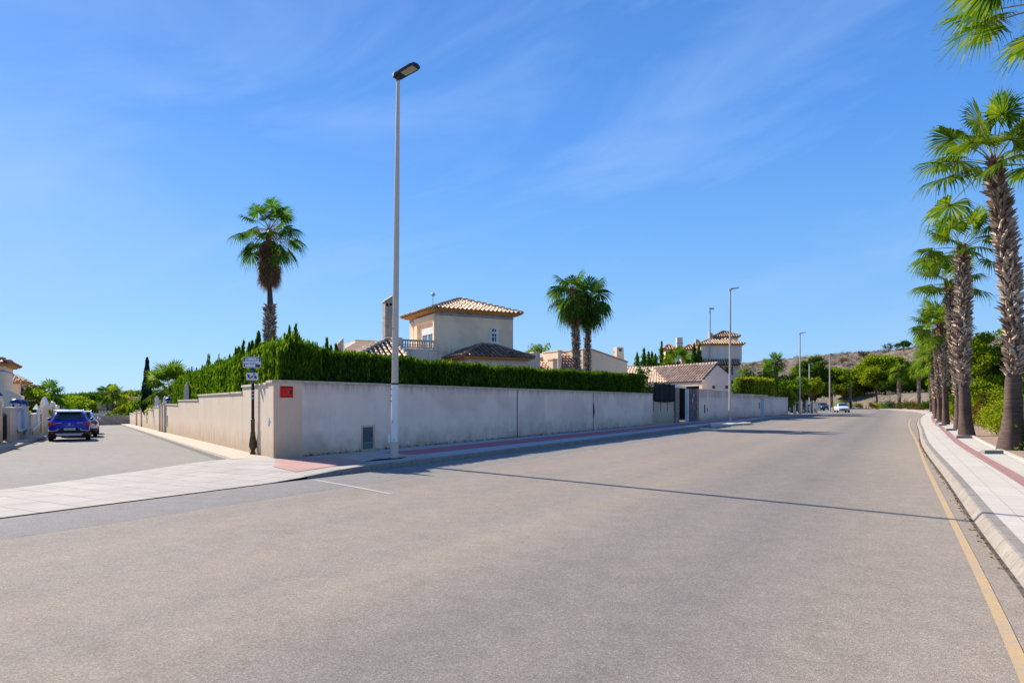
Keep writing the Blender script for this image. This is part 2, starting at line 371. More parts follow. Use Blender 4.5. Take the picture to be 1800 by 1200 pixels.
M = {}
M['road'] = asphalt('road asphalt', (.262, .228, .198), (.322, .275, .232), True)
M['street'] = asphalt('street asphalt', (.245, .228, .21), (.29, .265, .24))
M['pave'] = paving('pale paving', (.52, .44, .35), tile=.0)
M['pave_r'] = paving('white paving', (.62, .555, .475), tile=.4, dirt=.25, speck=.12)
M['pink_faded'] = paving('faded pink paving', (.52, .29, .25), tile=1.2, row=.6, speck=.2, dirt=.5)
M['pink'] = paving('pink paving', (.50, .17, .19), tile=1.2, row=.6, speck=.2, dirt=.3)
M['pink_r'] = paving('rose paving', (.42, .225, .205), tile=.2, dirt=.2)
M['grey_pave'] = paving('grey paving', (.44, .44, .45), tile=.4, dirt=.4)
M['apron'] = paving('worn apron concrete', (.49, .445, .39), tile=1.2, row=.6, dirt=1.1, speck=.25, mort=.016)
def kerbmat(name, c, L):
    m, n, l, b = nmat(name); col = ramp(n, l, noise(n, l, 2.5, 7, .7), [(.3, tuple(x * .72 for x in c)), (.7, tuple(x * 1.12 for x in c))])
    t = n.new('ShaderNodeTexCoord'); s = n.new('ShaderNodeSeparateXYZ'); l.new(t.outputs['Object'], s.inputs[0])
    q = n.new('ShaderNodeMath'); q.operation = 'MULTIPLY'; q.inputs[1].default_value = 1 / L; l.new(s.outputs['Y'], q.inputs[0]); f = n.new('ShaderNodeMath'); f.operation = 'FRACT'; l.new(q.outputs[0], f.inputs[0])
    j = ramp(n, l, f.outputs[0], [(0, g3(.35)), (.012, g3(.4)), (.02, g3(1)), (1, g3(1))]); col = mixc(n, l, col, j, 1.0, 'MULTIPLY')
    sc_ = ramp(n, l, noise(n, l, 9, 6, .75), [(.36, g3(.62)), (.5, g3(1))]); l.new(mixc(n, l, col, sc_, .7, 'MULTIPLY'), b.inputs['Base Color']); b.inputs['Roughness'].default_value = .92
    bump(n, l, b, noise(n, l, 60, 5), .4, .01); return m
M['kerb'] = kerbmat('kerb concrete', (.285, .25, .212), 1.0)
M['edging'] = plain('cream edging', (.58, .50, .40), .9, .15, 3, .3, 70)
M['stopc'] = plain('dark concrete', (.27, .26, .24), .9, .2, 6, .4, 80)
M['wall'] = stucco('beige stucco', (.88, .69, .56), amt=.12, mould=1.0, drip=(1.45, 2.1))
M['wall_side'] = stucco('cream stucco', (.70, .57, .43), amt=.20)
M['wall_corner'] = stucco('ochre stucco', (.74, .52, .36), amt=.22)
M['wall_left'] = stucco('pale stucco', (.74, .60, .44), amt=.25)
M['cap'] = plain('coping concrete', (.55, .44, .32), .9, .3, 6, .4, 60)
M['villa'] = stucco('villa plaster', (.86, .67, .47), amt=.12)
M['villa_tower'] = stucco('tower plaster', (.86, .67, .47), amt=.10, drip=(5.9, 4.7))
M['villa_lo'] = stucco('weathered villa plaster', (.74, .60, .47), stain=(.22, .16, .11), amt=.45)
M['pinkwall'] = plain('rose plaster', (.74, .62, .53), .9, .08, 1.0)
M['white'] = plain('white plaster', (.72, .70, .67), .85, .06, 2)
M['soffit'] = plain('ochre eave board', (.52, .27, .09), .8, .15, 5)
M['frieze'] = None
M['fascia'] = plain('pale fascia', (.66, .58, .48), .85, .1, 4)
def tile_mat(name, a, b_, c_):
    m, n, l, b = nmat(name)
    gi = n.new('ShaderNodeNewGeometry'); f = noise(n, l, 1.2, 5, .7)
    mm = n.new('ShaderNodeMath'); mm.operation = 'ADD'; l.new(gi.outputs['Random Per Island'], mm.inputs[0]); l.new(f, mm.inputs[1])
    mr = n.new('ShaderNodeMath'); mr.operation = 'MULTIPLY'; mr.inputs[1].default_value = .6; l.new(mm.outputs[0], mr.inputs[0])
    col = ramp(n, l, mr.outputs[0], [(.25, a), (.55, b_), (.85, c_)])
    dk = ramp(n, l, noise(n, l, 6, 6, .7), [(.42, g3(.72)), (.62, g3(1))])
    l.new(mixc(n, l, col, dk, .8, 'MULTIPLY'), b.inputs['Base Color']); b.inputs['Roughness'].default_value = .85
    return m
M['tile'] = tile_mat('pale roof tile', (.44, .27, .175), (.58, .395, .27), (.66, .50, .37))
M['tile_dark'] = tile_mat('dark roof tile', (.17, .09, .06), (.30, .16, .10), (.40, .25, .17))  # dark brown tile; on the annex it carries painted shade
M['tile_red'] = tile_mat('terracotta roof tile', (.40, .17, .09), (.52, .26, .15), (.60, .38, .25))
M['cover'] = plain('grey roof underlay', (.13, .075, .05), .9, .2, 3)
def stone_mat(name, cols, scale=5.0, sc3=None, joint=(.30, .27, .23), jw=.05):
    m, n, l, b = nmat(name)
    t = n.new('ShaderNodeTexCoord'); mp_ = n.new('ShaderNodeMapping'); mp_.inputs['Scale'].default_value = sc3 or (1, 1, 1); l.new(t.outputs['Object'], mp_.inputs['Vector'])
    v = n.new('ShaderNodeTexVoronoi'); v.inputs['Scale'].default_value = scale; v.inputs['Randomness'].default_value = .8; l.new(mp_.outputs[0], v.inputs['Vector'])
    v2 = n.new('ShaderNodeTexVoronoi'); v2.feature = 'DISTANCE_TO_EDGE'; v2.inputs['Scale'].default_value = scale; v2.inputs['Randomness'].default_value = .8; l.new(mp_.outputs[0], v2.inputs['Vector'])
    sp = n.new('ShaderNodeSeparateColor'); l.new(v.outputs['Color'], sp.inputs[0])
    k = len(cols); col = ramp(n, l, sp.outputs[0], [(i / (k - 1), c) for i, c in enumerate(cols)])
    e = ramp(n, l, v2.outputs['Distance'], [(jw * .6, g3(1)), (jw, g3(0))])
    col = mixc(n, l, col, joint, e); l.new(col, b.inputs['Base Color']); b.inputs['Roughness'].default_value = .9
    bump(n, l, b, v2.outputs['Distance'], .6, .02); return m
M['stone'] = stone_mat('rubble stone', [(.30, .23, .17), (.45, .38, .30), (.50, .30, .18), (.38, .35, .32), (.55, .47, .37)], 3.2, (1, 1, 1.9))
M['clad'] = stone_mat('shaded mosaic stone', [(.05, .05, .08), (.14, .08, .06), (.10, .12, .20), (.22, .15, .11), (.06, .05, .05)], 6.5, joint=(.16, .13, .11))  # darker copy of the gate mosaic, shade put into its colours
M['clad_lit'] = stone_mat('lit mosaic stone', [(.20, .14, .10), (.34, .26, .19), (.14, .10, .09), (.42, .34, .26)], 6.5, joint=(.30, .25, .2))  # lighter, warmer copy of the gate mosaic, sunlight put into its colours
M['pole'] = plain('pole paint', (.56, .48, .38), .5, .06, 3, metal=0, spec=.4)
M['pole_white'] = plain('white pole paint', (.74, .73, .71), .5, .05, 3)
M['darkmetal'] = plain('dark lamp housing', (.035, .045, .07), .4, .2, 4)
M['greymetal'] = plain('galvanised metal', (.42, .45, .48), .45, .1, 5, metal=.4)
M['glasslamp'] = plain('lamp glass', (.42, .43, .30), .15, .1, 12, spec=.6)
M['black'] = plain('black iron', (.012, .012, .014), .5, .2, 8)
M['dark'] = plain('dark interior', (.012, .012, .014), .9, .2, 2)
M['rubber'] = plain('tyre rubber', (.018, .018, .019), .85, .15, 6)
M['rim'] = plain('alloy rim', (.38, .39, .41), .35, .1, 8, metal=.8)
M['glass'] = plain('dark window glass', (.012, .016, .024), .08, .2, 2, spec=.7)
M['paneglass'] = plain('window glass', (.10, .15, .22), .1, .3, 1.5, spec=.7)
M['signwhite'] = plain('enamel white', (.72, .72, .75), .35, .08, 8)
M['signblue'] = plain('enamel blue', (.03, .05, .25), .4, .15, 12)
M['signbrown'] = plain('sticker brown', (.10, .045, .025), .6, .4, 20)
M['signred'] = plain('red plastic', (.82, .025, .012), .55, .18, 6)
M['signdarkred'] = plain('dark red print', (.20, .008, .01), .6, .2, 12)
M['cyan'] = plain('teal sticker', (.12, .38, .42), .5, .2, 12)
M['pinksticker'] = plain('pink sticker', (.62, .22, .22), .5, .2, 12)
M['bronze'] = plain('bronze paint', (.10, .065, .03), .55, .45, 9, metal=.2)
M['yellow'] = None
M['boxgrey'] = plain('utility door grey', (.085, .10, .12), .6, .35, 14)
M['lit_blue'] = plain('blue glaze', (.02, .045, .16), .35, .2, 8)
M['opal'] = plain('opal globe', (.70, .68, .64), .3, .04, 4)
M['carblue'] = plain('blue car paint', (.004, .016, .42), .3, .05, 2, spec=.3, coat=.25)
M['carwhite'] = plain('white car paint', (.72, .73, .75), .3, .02, 2, coat=.6)
M['cardark'] = plain('dark car paint', (.018, .025, .05), .25, .1, 2, coat=.9)
M['carsilver'] = plain('silver trim', (.42, .42, .43), .35, .06, 4, metal=.5)
M['carplastic'] = plain('black plastic cladding', (.015, .015, .017), .6, .2, 8)
M['taillight'] = plain('red tail lamp', (.45, .01, .025), .2, .2, 10, coat=.6)
M['headlight'] = plain('clear lamp', (.45, .48, .52), .12, .2, 10, coat=.6)
M['amber'] = plain('reflector red', (.35, .05, .01), .3, .1, 10)
M['hedge'] = leafmat('hedge foliage', (.014, .044, .008), (.055, .125, .014), .36, yellow=(.17, .23, .02))
M['hedge_tip'] = leafmat('hedge side foliage', (.024, .068, .008), (.075, .155, .014), .38, yellow=(.17, .235, .02))
M['hedgecore'] = plain('hedge dark core', (.010, .020, .008), .95, .3, 5)  # near-black stand-in for the shade inside the hedges
M['pine'] = leafmat('pine needles', (.07, .13, .010), (.19, .25, .015), .45, yellow=(.27, .31, .02), nscale=.35)
M['pine_dark'] = leafmat('deep green pine needles', (.035, .085, .014), (.09, .155, .018), .35, nscale=.35)
M['bush'] = leafmat('shrub leaves', (.05, .12, .010), (.15, .25, .02), .42, yellow=(.24, .28, .03))
M['bush_yellow'] = leafmat('yellow shrub leaves', (.10, .155, .012), (.24, .28, .022), .42, yellow=(.36, .35, .04))
M['bush_red'] = leafmat('bougainvillea leaves', (.05, .06, .015), (.13, .12, .025), .3, yellow=(.30, .06, .07))
M['bush_dark'] = leafmat('dark shrub leaves', (.018, .05, .012), (.05, .11, .02), .3)
M['scrub'] = leafmat('dry scrub', (.055, .045, .032), (.13, .10, .07), .15)
M['cypress'] = leafmat('cypress foliage', (.006, .026, .018), (.018, .055, .035), .15)
M['frond'] = leafmat('palm frond', (.030, .085, .012), (.10, .17, .018), .40, rough=.6, yellow=(.22, .25, .03), nscale=.6)
M['frond_dark'] = leafmat('deep green palm frond', (.014, .060, .014), (.055, .130, .02), .38, rough=.6, yellow=(.13, .20, .03), nscale=.6)
M['deadfrond'] = leafmat('dead palm frond', (.09, .05, .03), (.22, .13, .075), .2, yellow=(.32, .21, .11))
M['petiole'] = plain('palm leaf stalk', (.22, .24, .05), .5, .2, 6)
M['flower'] = plain('magenta bracts', (.50, .02, .12), .6, .3, 9)
def trunk_mat(name, c, d, zs=26):
    m, n, l, b = nmat(name)
    w = noise(n, l, 1.0, 5, .7, sc3=(3, 3, zs)); col = ramp(n, l, w, [(.35, d), (.65, c)])
    g = ramp(n, l, noise(n, l, 1.2, 4), [(.35, g3(.75)), (.7, g3(1.1))])
    l.new(mixc(n, l, col, g, 1.0, 'MULTIPLY'), b.inputs['Base Color']); b.inputs['Roughness'].default_value = .9; bump(n, l, b, w, .6, .03); return m
M['trunk'] = trunk_mat('palm trunk bark', (.15, .090, .070), (.055, .032, .028))
M['bark'] = trunk_mat('tree bark', (.14, .10, .07), (.05, .035, .025), 5)
M['deadwood'] = plain('dead grey wood', (.36, .31, .27), .9, .2, 5)
def boot_mat():
    m, n, l, b = nmat('palm leaf bases')
    gi = n.new('ShaderNodeNewGeometry')
    col = ramp(n, l, gi.outputs['Random Per Island'], [(.0, (.13, .08, .055)), (.4, (.30, .21, .15)), (.75, (.46, .35, .26)), (1, (.62, .51, .40))])
    l.new(col, b.inputs['Base Color']); b.inputs['Roughness'].default_value = .85; return m
M['boot'] = boot_mat()
M['boot_red'] = plain('fresh palm leaf bases', (.25, .11, .06), .85, .5, 9)
def ground_mat():
    m, n, l, b = nmat('dry ground')
    f = noise(n, l, .12, 8, .65); col = ramp(n, l, f, [(.3, (.17, .12, .085)), (.5, (.25, .185, .135)), (.7, (.32, .25, .18))])
    s = ramp(n, l, noise(n, l, .9, 7, .7), [(.44, g3(0)), (.56, g3(.8))]); col = mixc(n, l, col, (.10, .085, .05), s)
    r = ramp(n, l, noise(n, l, 2.6, 8, .8), [(.35, g3(.62)), (.6, g3(1.08))]); col = mixc(n, l, col, r, 1.0, 'MULTIPLY')
    l.new(col, b.inputs['Base Color']); b.inputs['Roughness'].default_value = .95; bump(n, l, b, noise(n, l, 6, 8, .7), .6, .12); return m
M['ground'] = ground_mat()
def gravel_mat():
    m, n, l, b = nmat('red gravel')
    t = n.new('ShaderNodeTexCoord'); v = n.new('ShaderNodeTexVoronoi'); v.inputs['Scale'].default_value = 28; l.new(t.outputs['Object'], v.inputs['Vector'])
    sp = n.new('ShaderNodeSeparateColor'); l.new(v.outputs['Color'], sp.inputs[0])
    l.new(ramp(n, l, sp.outputs[0], [(0, (.20, .11, .07)), (.5, (.38, .24, .17)), (1, (.52, .40, .31))]), b.inputs['Base Color'])
    b.inputs['Roughness'].default_value = .95; bump(n, l, b, v.outputs['Distance'], .8, .03); return m
M['gravel'] = gravel_mat()
def yellow_mat():
    m, n, l, b = nmat('worn yellow paint')
    f = ramp(n, l, noise(n, l, 30, 6, .7), [(.38, g3(0)), (.55, g3(1))])
    f2 = ramp(n, l, noise(n, l, 1.5, 4, .6), [(.3, g3(.3)), (.6, g3(.7))])
    k = mixc(n, l, f, f2, 1.0, 'MULTIPLY'); l.new(mixc(n, l, (.36, .30, .24), (.64, .37, .08), k), b.inputs['Base Color']); b.inputs['Roughness'].default_value = .85; return m
M['yellow'] = yellow_mat()
def wpaint():
    m, n, l, b = nmat('worn white paint')
    f = ramp(n, l, noise(n, l, 14, 6, .7), [(.38, g3(0)), (.6, g3(.8))])
    l.new(mixc(n, l, (.30, .26, .22), (.42, .385, .35), f), b.inputs['Base Color']); b.inputs['Roughness'].default_value = .85; return m
M['whitepaint'] = wpaint()
def frieze_mat():
    m, n, l, b = nmat('patterned frieze tiles')
    t = n.new('ShaderNodeTexCoord'); v = n.new('ShaderNodeTexVoronoi'); v.distance = 'CHEBYCHEV'; v.inputs['Scale'].default_value = 4.5; v.inputs['Randomness'].default_value = .4; l.new(t.outputs['Object'], v.inputs['Vector'])
    l.new(ramp(n, l, v.outputs['Distance'], [(.1, (.38, .22, .14)), (.25, (.12, .15, .34)), (.4, (.34, .32, .36))]), b.inputs['Base Color']); return m
M['frieze'] = frieze_mat()
# ================================================================== SETTING
def axis(parts):
    out = []
    for a, b, s in parts: out += list(np.arange(a, b, s))
    return np.array(out + [parts[-1][1]], float)
gx = axis([(-1500, -400, 100), (-400, -120, 14), (-120, 260, 2.4), (260, 700, 20), (700, 1500, 100)])
gy = axis([(-60, 0, 6), (0, 330, 2.4), (330, 700, 14), (700, 2400, 100)])
XX, YY = np.meshgrid(gx, gy)
ZZ = H(XX, YY); dd = side_dist(XX, YY); ZZ = ZZ - .07 * (1 - sm(dd, 1.9, 2.6))
g = grid_mesh('ground', np.stack([XX, YY, ZZ], -1), M['ground']); tag(g, kind='structure')

def local_poly(name, pts, z, m, origin, rz, kind='structure'):
    """flat sheet from a world outline, stored in a frame turned by rz"""
    ca, sa = math.cos(-rz), math.sin(-rz)
    lp = [((x - origin[0]) * ca - (y - origin[1]) * sa, (x - origin[0]) * sa + (y - origin[1]) * ca) for x, y in pts]
    tri = tessellate_polygon([[Vector((x, y, 0)) for x, y in lp]])
    me = bpy.data.meshes.new(name); me.from_pydata([(x, y, 0) for x, y in lp], [], [tuple(t) for t in tri])
    bm = bmesh.new(); bm.from_mesh(me); bmesh.ops.recalc_face_normals(bm, faces=bm.faces)
    for f in bm.faces:
        if f.normal.z < 0: f.normal_flip()
    bm.to_mesh(me); bm.free()
    o = link_mesh(name, me, m); o.location = (origin[0], origin[1], z); o.rotation_euler = (0, 0, rz); return tag(o, kind=kind)
RZ = -R(29.5)
LK = [tuple(ab(-40, 0)), tuple(ab(0, 0)), (-2.6, 17.3), (5.19, 31.1), (12.95, 44.65), (26.7, 69.3), (37.5, 83.5), (40.5, 90)]
road_pts = LK + [(38, 99), (26, 112), (20, 128), (30, 140), (44, 128), (54, 124), (64, 140), (72, 158), (76.5, 176), (75, 192), (66, 205), (50, 213), (26, 219), (-10, 223), (-10, 242)] + [tuple(p) for p in RKS[::-1]]
road_pts = road_pts[:-1] + [tuple(RK[0])]
local_poly('main_road', road_pts, 0.0, M['road'], K0, RZ)

# side street, following its gentle descent
def ribbon(name, rows, m, smooth=False, kind='structure', origin=None, rz=0, parent=None):
    V = np.array(rows, float)
    if origin is not None:
        V = V - np.array(list(origin)); ca, sa = math.cos(-rz), math.sin(-rz)
        x = V[..., 0] * ca - V[..., 1] * sa; y = V[..., 0] * sa + V[..., 1] * ca; V = np.stack([x, y, V[..., 2]], -1)
    me = bpy.data.meshes.new(name); r, c = V.shape[:2]; idx = np.arange(r * c).reshape(r, c)
    fs = np.stack([idx[:-1, :-1], idx[:-1, 1:], idx[1:, 1:], idx[1:, :-1]], -1).reshape(-1, 4).tolist()
    me.from_pydata(V.reshape(-1, 3).tolist(), [], fs); n = Vector(me.polygons[0].normal) if len(me.polygons) else None
    bm = bmesh.new(); bm.from_mesh(me); bm.normal_update()
    zz = sum(f.normal.z * f.calc_area() for f in bm.faces)
    if zz < 0: bmesh.ops.reverse_faces(bm, faces=bm.faces)
    bm.to_mesh(me); bm.free()
    o = link_mesh(name, me, m, parent, smooth)
    if origin is not None: o.location = origin; o.rotation_euler = (0, 0, rz)
    if kind: tag(o, kind=kind)
    return o
SZ = math.atan2(0.5225, 0.8527)
APB = [(-30, 9.0), (-17.5, 11.2), (-9.7, 12.95), (-9.0, 13.7), (-8.4, 14.9), (-7.6, 16.1), (-7.29, 17.9)]   # back edge of the apron
ts = [-9, -6, -4, -2, 0, 3, 8, 20, 35, 50, 65, 84]
def street_row(t, qa, qb, dz, n=5):
    out = []
    for k in range(n):
        p = st(t, qa + (qb - qa) * k / (n - 1)); out.append((p[0], p[1], -0.016 * max(t, 0) + dz))
    return out
QK, QL = -1.05, -6.65         # right and left kerb of the side street, from the wall face
def qkl(t): return -6.65 + .025 * (t - 16)
rows = [street_row(t, qkl(t) - (0 if t > -1 else 8), QK, .006, 6) for t in ts]
rows[0] = [(-34, 6.0, .002), (-24, 8, .002), (-16, 10, .002), (-10.5, 11.5, .002), (-8.8, 12.8, .002), (-7.2, 14.2, .002)]
rows = [rows[0]] + [r for r, t in zip(rows, ts) if t >= -2]
ribbon('side_street', rows, M['street'], origin=(S0[0], S0[1], 0), rz=SZ)

# apron crossing + pavement of the corner: heights rise from flush to 0.13 m
def hpave(a, b=1.0):
    return 0.014 + 0.116 * float(sm(a, -0.2, 2.6))
aps = [-40, -20, -12, -8, -5, -3, -1.5, -.6, 0.0, .7, 1.4, 2.1, 2.8, 3.6]
arow = []
backs = {-40: -5.2, -20: -4.3, -12: -3.9, -8: -3.4, -5: -3.35, -3: -3.5, -1.5: -3.95, -.6: -4.35, 0.0: -4.5, .7: -4.6, 1.4: -4.6, 2.1: -4.5, 2.8: -4.4, 3.6: -4.3}
for a in aps:
    row = []
    for k in range(7):
        b = -.02 + (backs[a] + .02) * k / 6; p = ab(a, b); row.append((p[0], p[1], hpave(a) if k < 6 else hpave(a) - .0))
    arow.append(row)
apron = ribbon('pavement_crossing', arow, M['apron'], origin=(K0[0], K0[1], 0), rz=RZ)
# corner and side-street pavement (right side), with kerb
def strip(name, line, m, prof, kind='structure', smooth=False, zf=None):
    """sweep a cross profile [(offset, height)] along a plan line; offset grows to the right of travel"""
    L = np.array(line, float); T = np.gradient(L, axis=0); T /= np.linalg.norm(T, axis=1)[:, None]; Nn = np.stack([T[:, 1], -T[:, 0]], -1)
    rows = []
    for p, n_, i in zip(L, Nn, range(len(L))):
        z0 = zf(p[0], p[1]) if zf else 0.0
        rows.append([(p[0] + n_[0] * o_, p[1] + n_[1] * o_, z0 + h) for o_, h in prof])
    return ribbon(name, rows, m, smooth, kind, origin=(L[0][0], L[0][1], 0), rz=-math.atan2(*(L[1] - L[0])))
def zst(x, y):
    t = (x - S0[0]) * DS[0] + (y - S0[1]) * DS[1]; return -0.016 * max(t, 0)
tsk = [0.2, 3, 6, 10, 20, 35, 50, 65, 84]
sk = [st(t, QK) for t in tsk]
kerbprof = [(0, -.05), (.012, .11), (.035, .13), (.12, .132)]
strip('kerb', sk, M['kerb'], kerbprof, zf=zst)
strip('pavement', sk, M['pave'], [(.12, .130), (1.35, .131)], zf=zst)
# corner piece: polygon between crossing, kerb of the road and wall foot
cz = .1305
corner = [ab(3.6, -.02), ab(3.6, -4.3), st(.2, QK), st(.2, .35), (-5.4, 18.9), ab(6.5, -3.45), ab(6.5, -.12), ab(3.6, -.12)]
corner = [ab(3.6, -.12), ab(3.6, -4.3), st(.2, QK), st(.2, .4), (-5.3, 19.2), ab(6.5, -3.45), ab(6.5, -.12)]
local_poly('corner_pavement', [tuple(p) for p in corner], cz, M['apron'], K0, RZ)
# pavement along the main wall: kerb + pale edge + pink slabs + pale edge
wall_line = [ab(a, 0) for a in (3.6, 6, 10, 20, 30, 36)] + [(14.6, 47.5), (16.6, 51.0), (19.5, 56), (26.7, 69.3), (37.5, 83.5)]
wall_line = np.array([tuple(p) for p in wall_line])
rev = wall_line
kp = [(-.012, -.05), (-.0, .11), (-.02, .13), (-.13, .132)]
kp = [(0, -.05), (-.012, .11), (-.035, .13), (-.13, .132)]
strip('kerb', [ab(a, 0) for a in (.9, 1.8, 2.6, 3.6)], M['kerb'], [(.0, -.25), (-.012, -.02), (-.035, .0), (-.13, .002)], zf=lambda x, y: hpave(((x - K0[0]) * UR[0] + (y - K0[1]) * UR[1])) + .001)
strip('kerb', rev, M['kerb'], kp)
strip('pavement', rev[1:], M['grey_pave'], [(-.13, .1308), (-1.05, .131)])
strip('pink_pavement', rev[1:], M['pink'], [(-1.05, .1325), (-2.35, .1325)])
strip('pavement', rev[1:], M['grey_pave'], [(-2.35, .1312), (-3.6, .131)])
hp_ = lambda x, y: hpave(float((x - K0[0]) * UR[0] + (y - K0[1]) * UR[1]))
pa_, pb_ = [(-6.15, 17.75), (-5.55, 15.9), (-4.73, 14.95)], [(-4.6, 18.3), (-3.9, 17.3), (-3.45, 16.6)]
rows = [[(pa_[0][0] + (q[0] - pa_[0][0]) * 0, 0, 0)] for q in pa_]
rows = []
for i in range(3):
    row = []
    for k in range(9):
        x = pa_[i][0] + (pb_[i][0] - pa_[i][0]) * k / 8; y = pa_[i][1] + (pb_[i][1] - pa_[i][1]) * k / 8; row.append((x, y, max(hp_(x, y), .0) + .007))
    rows.append(row)
ribbon('pink_pavement', rows, M['pink_faded'], origin=(K0[0], K0[1], 0), rz=RZ)
# lamp island of the second lamp
isl = [(12.9, 44.4), (13.9, 45.0), (15.7, 47.6), (17.1, 49.0), (17.6, 50.2), (17.0, 51.2), (16.2, 51.2), (14.2, 48.5)]
s_ = MB(); s_.slab(isl, -.05, .134); o = s_.build('kerb_island', M['edging']); tag(o, kind='structure')
# far-left pavement of the side street
sl = [st(t, qkl(t)) for t in [-3, 0, 3, 6, 10, 20, 35, 50, 65, 84]]
strip('kerb', sl, M['kerb'], [(0, -.05), (-.012, .11), (-.035, .13), (-.12, .132)], zf=zst)
strip('pavement', sl, M['pave'], [(-.12, .130), (-1.1, .131)], zf=zst)
# far junction pavement with kerb
fk = [(37.5, 83.5), (39.2, 87), (38.5, 92), (34.5, 98), (28, 103)]
strip('kerb', fk, M['kerb'], kp)
local_poly('pavement', [(37.37, 83.5), (34.2, 79.0), (28, 86), (22, 98), (27.8, 102.9), (34.3, 97.8), (38.2, 91.9), (38.9, 87)], .131, M['pave'], (37, 83), RZ)
# right side of the main road
K1 = RKS[:-1]
strip('kerb', K1, M['kerb'], [(-.02, -.03), (.055, .09), (.085, .125), (.11, .132), (.22, .133)])
strip('gutter', K1, plain('gutter dirt', (.10, .082, .065), .95, .6, 9), [(-.045, .0045), (.0, .0045)])
strip('pavement', K1, M['pave_r'], [(.22, .131), (1.03, .131)])
strip('pink_pavement', K1, M['pink_r'], [(1.03, .1325), (1.29, .1325)])
strip('pavement', K1, M['pave_r'], [(1.29, .131), (1.92, .131)])
strip('gravel_strip', K1, M['gravel'], [(2.0, .12), (2.6, .13), (3.8, .17), (5.5, .36)])
strip('edge_kerb', K1, M['edging'], [(1.92, .13), (1.922, .145), (2.05, .145), (2.052, .08)])
# markings
yl = cat([(1.6, 1.6), (3.54, 4.92), (6.56, 10.3), (11.0, 18.2), (16.6, 28.0), (24.3, 41.7), (32.0, 55), (40, 68.4)], 4)
strip('road_marking', yl, M['yellow'], [(-.042, .0042), (.042, .0042)])
strip('road_marking', [(-4.08, 14.1), (-3.0, 12.95), (-2.09, 11.9)], M['whitepaint'], [(-.05, .0046), (.05, .0046)])

# ================================================================== WALLS
def wall_piece(mb, p0, p1, z0, z1, th, side=1, mi=0):
    """vertical wall slab from p0 to p1, thickness on the left (side=1) of travel"""
    p0, p1 = np.array(p0), np.array(p1); d = (p1 - p0) / np.linalg.norm(p1 - p0); n = np.array((-d[1], d[0])) * th * side
    mb.slab([tuple(p0), tuple(p1), tuple(p1 + n), tuple(p0 + n)], z0, z1, mi)
def setl(o): return o
def arclen(mb, p0, p1, z0, z1, th, over, side=1):
    p0, p1 = np.array(p0, float), np.array(p1, float); d = (p1 - p0) / np.linalg.norm(p1 - p0); n = np.array((-d[1], d[0])) * side
    mb.slab([tuple(p0 - n * over), tuple(p1 - n * over), tuple(p1 + n * (th + over)), tuple(p0 + n * (th + over))], z0, z1)
WA = np.array((-5.68, 18.47)); UW = np.array((math.sin(R(29.8)), math.cos(R(29.8))))
def wm(s): return WA + UW * s
# main wall along the road, three bays up to the screened gap
mw = empty('garden_wall', (WA[0], WA[1], 0), 0, 'long beige rendered wall in the shade along the main road, hedge growing behind it', 'wall')
def loc(p, o): return (p[0] - o.location.x, p[1] - o.location.y)
j = [0, 11.87, 20.0, 29.8]
b = MB()
for i in range(3):
    g0 = .012 if i else 0
    wall_piece(b, loc(wm(j[i] + g0), mw), loc(wm(j[i + 1] - .012), mw), -.2, 2.12, .22)
b.build('wall_face', M['wall'], mw)
b = MB()
for i in range(3): arclen(b, loc(wm(j[i]), mw), loc(wm(j[i + 1] - .02), mw), 2.12, 2.19, .22, .035)
cpo = b.build('coping', M['cap'], mw, bevel=.012)
b = MB()
for s in (11.87, 20.0): wall_piece(b, loc(wm(s - .035), mw), loc(wm(s + .035), mw), .12, 2.1, .004, -1)
b.build('expansion_joint', plain('joint filler', (.075, .05, .045), .9), mw)
# dark stain beside the second joint, a shallow missing flake of render
b = MB(); x0 = np.array(loc(wm(20.0), mw)); u3 = UW
zz = [.72, .95, 1.1, 1.35, 1.5, 1.62]; ww = [.03, .10, .19, .12, .09, .02]
vs = []
nrm = np.array((UW[1], -UW[0]))
for z, w in zip(zz, ww):
    for s in (0.012, w + .012): p = x0 + u3 * s + nrm * .004; vs.append((p[0], p[1], z))
b.add(vs, [(i * 2, i * 2 + 1, i * 2 + 3, i * 2 + 2) for i in range(5)]); b.build('dark_stain', M['dark'], mw)
# chamfered corner
ca0, ca1 = S0, WA
cw = empty('corner_wall', (S0[0], S0[1], 0), 0, 'narrow ochre stained wall face at the street corner carrying the red notice', 'wall')
b = MB(); q1 = loc(ca1, cw)
b.slab([(0, 0), q1, (q1[0] + .05, q1[1] + .25), (.1, .4), tuple(DS * .168)], -.2, 2.12); b.build('wall_face', M['wall_corner'], cw)
b = MB(); b.slab([(-.035, -.03), (q1[0] + .01, q1[1] - .035), (q1[0] + .06, q1[1] + .27), (.1, .42), tuple(DS * .145 - QS * .04)], 2.121, 2.192); b.build('coping', M['cap'], cw, bevel=.012)
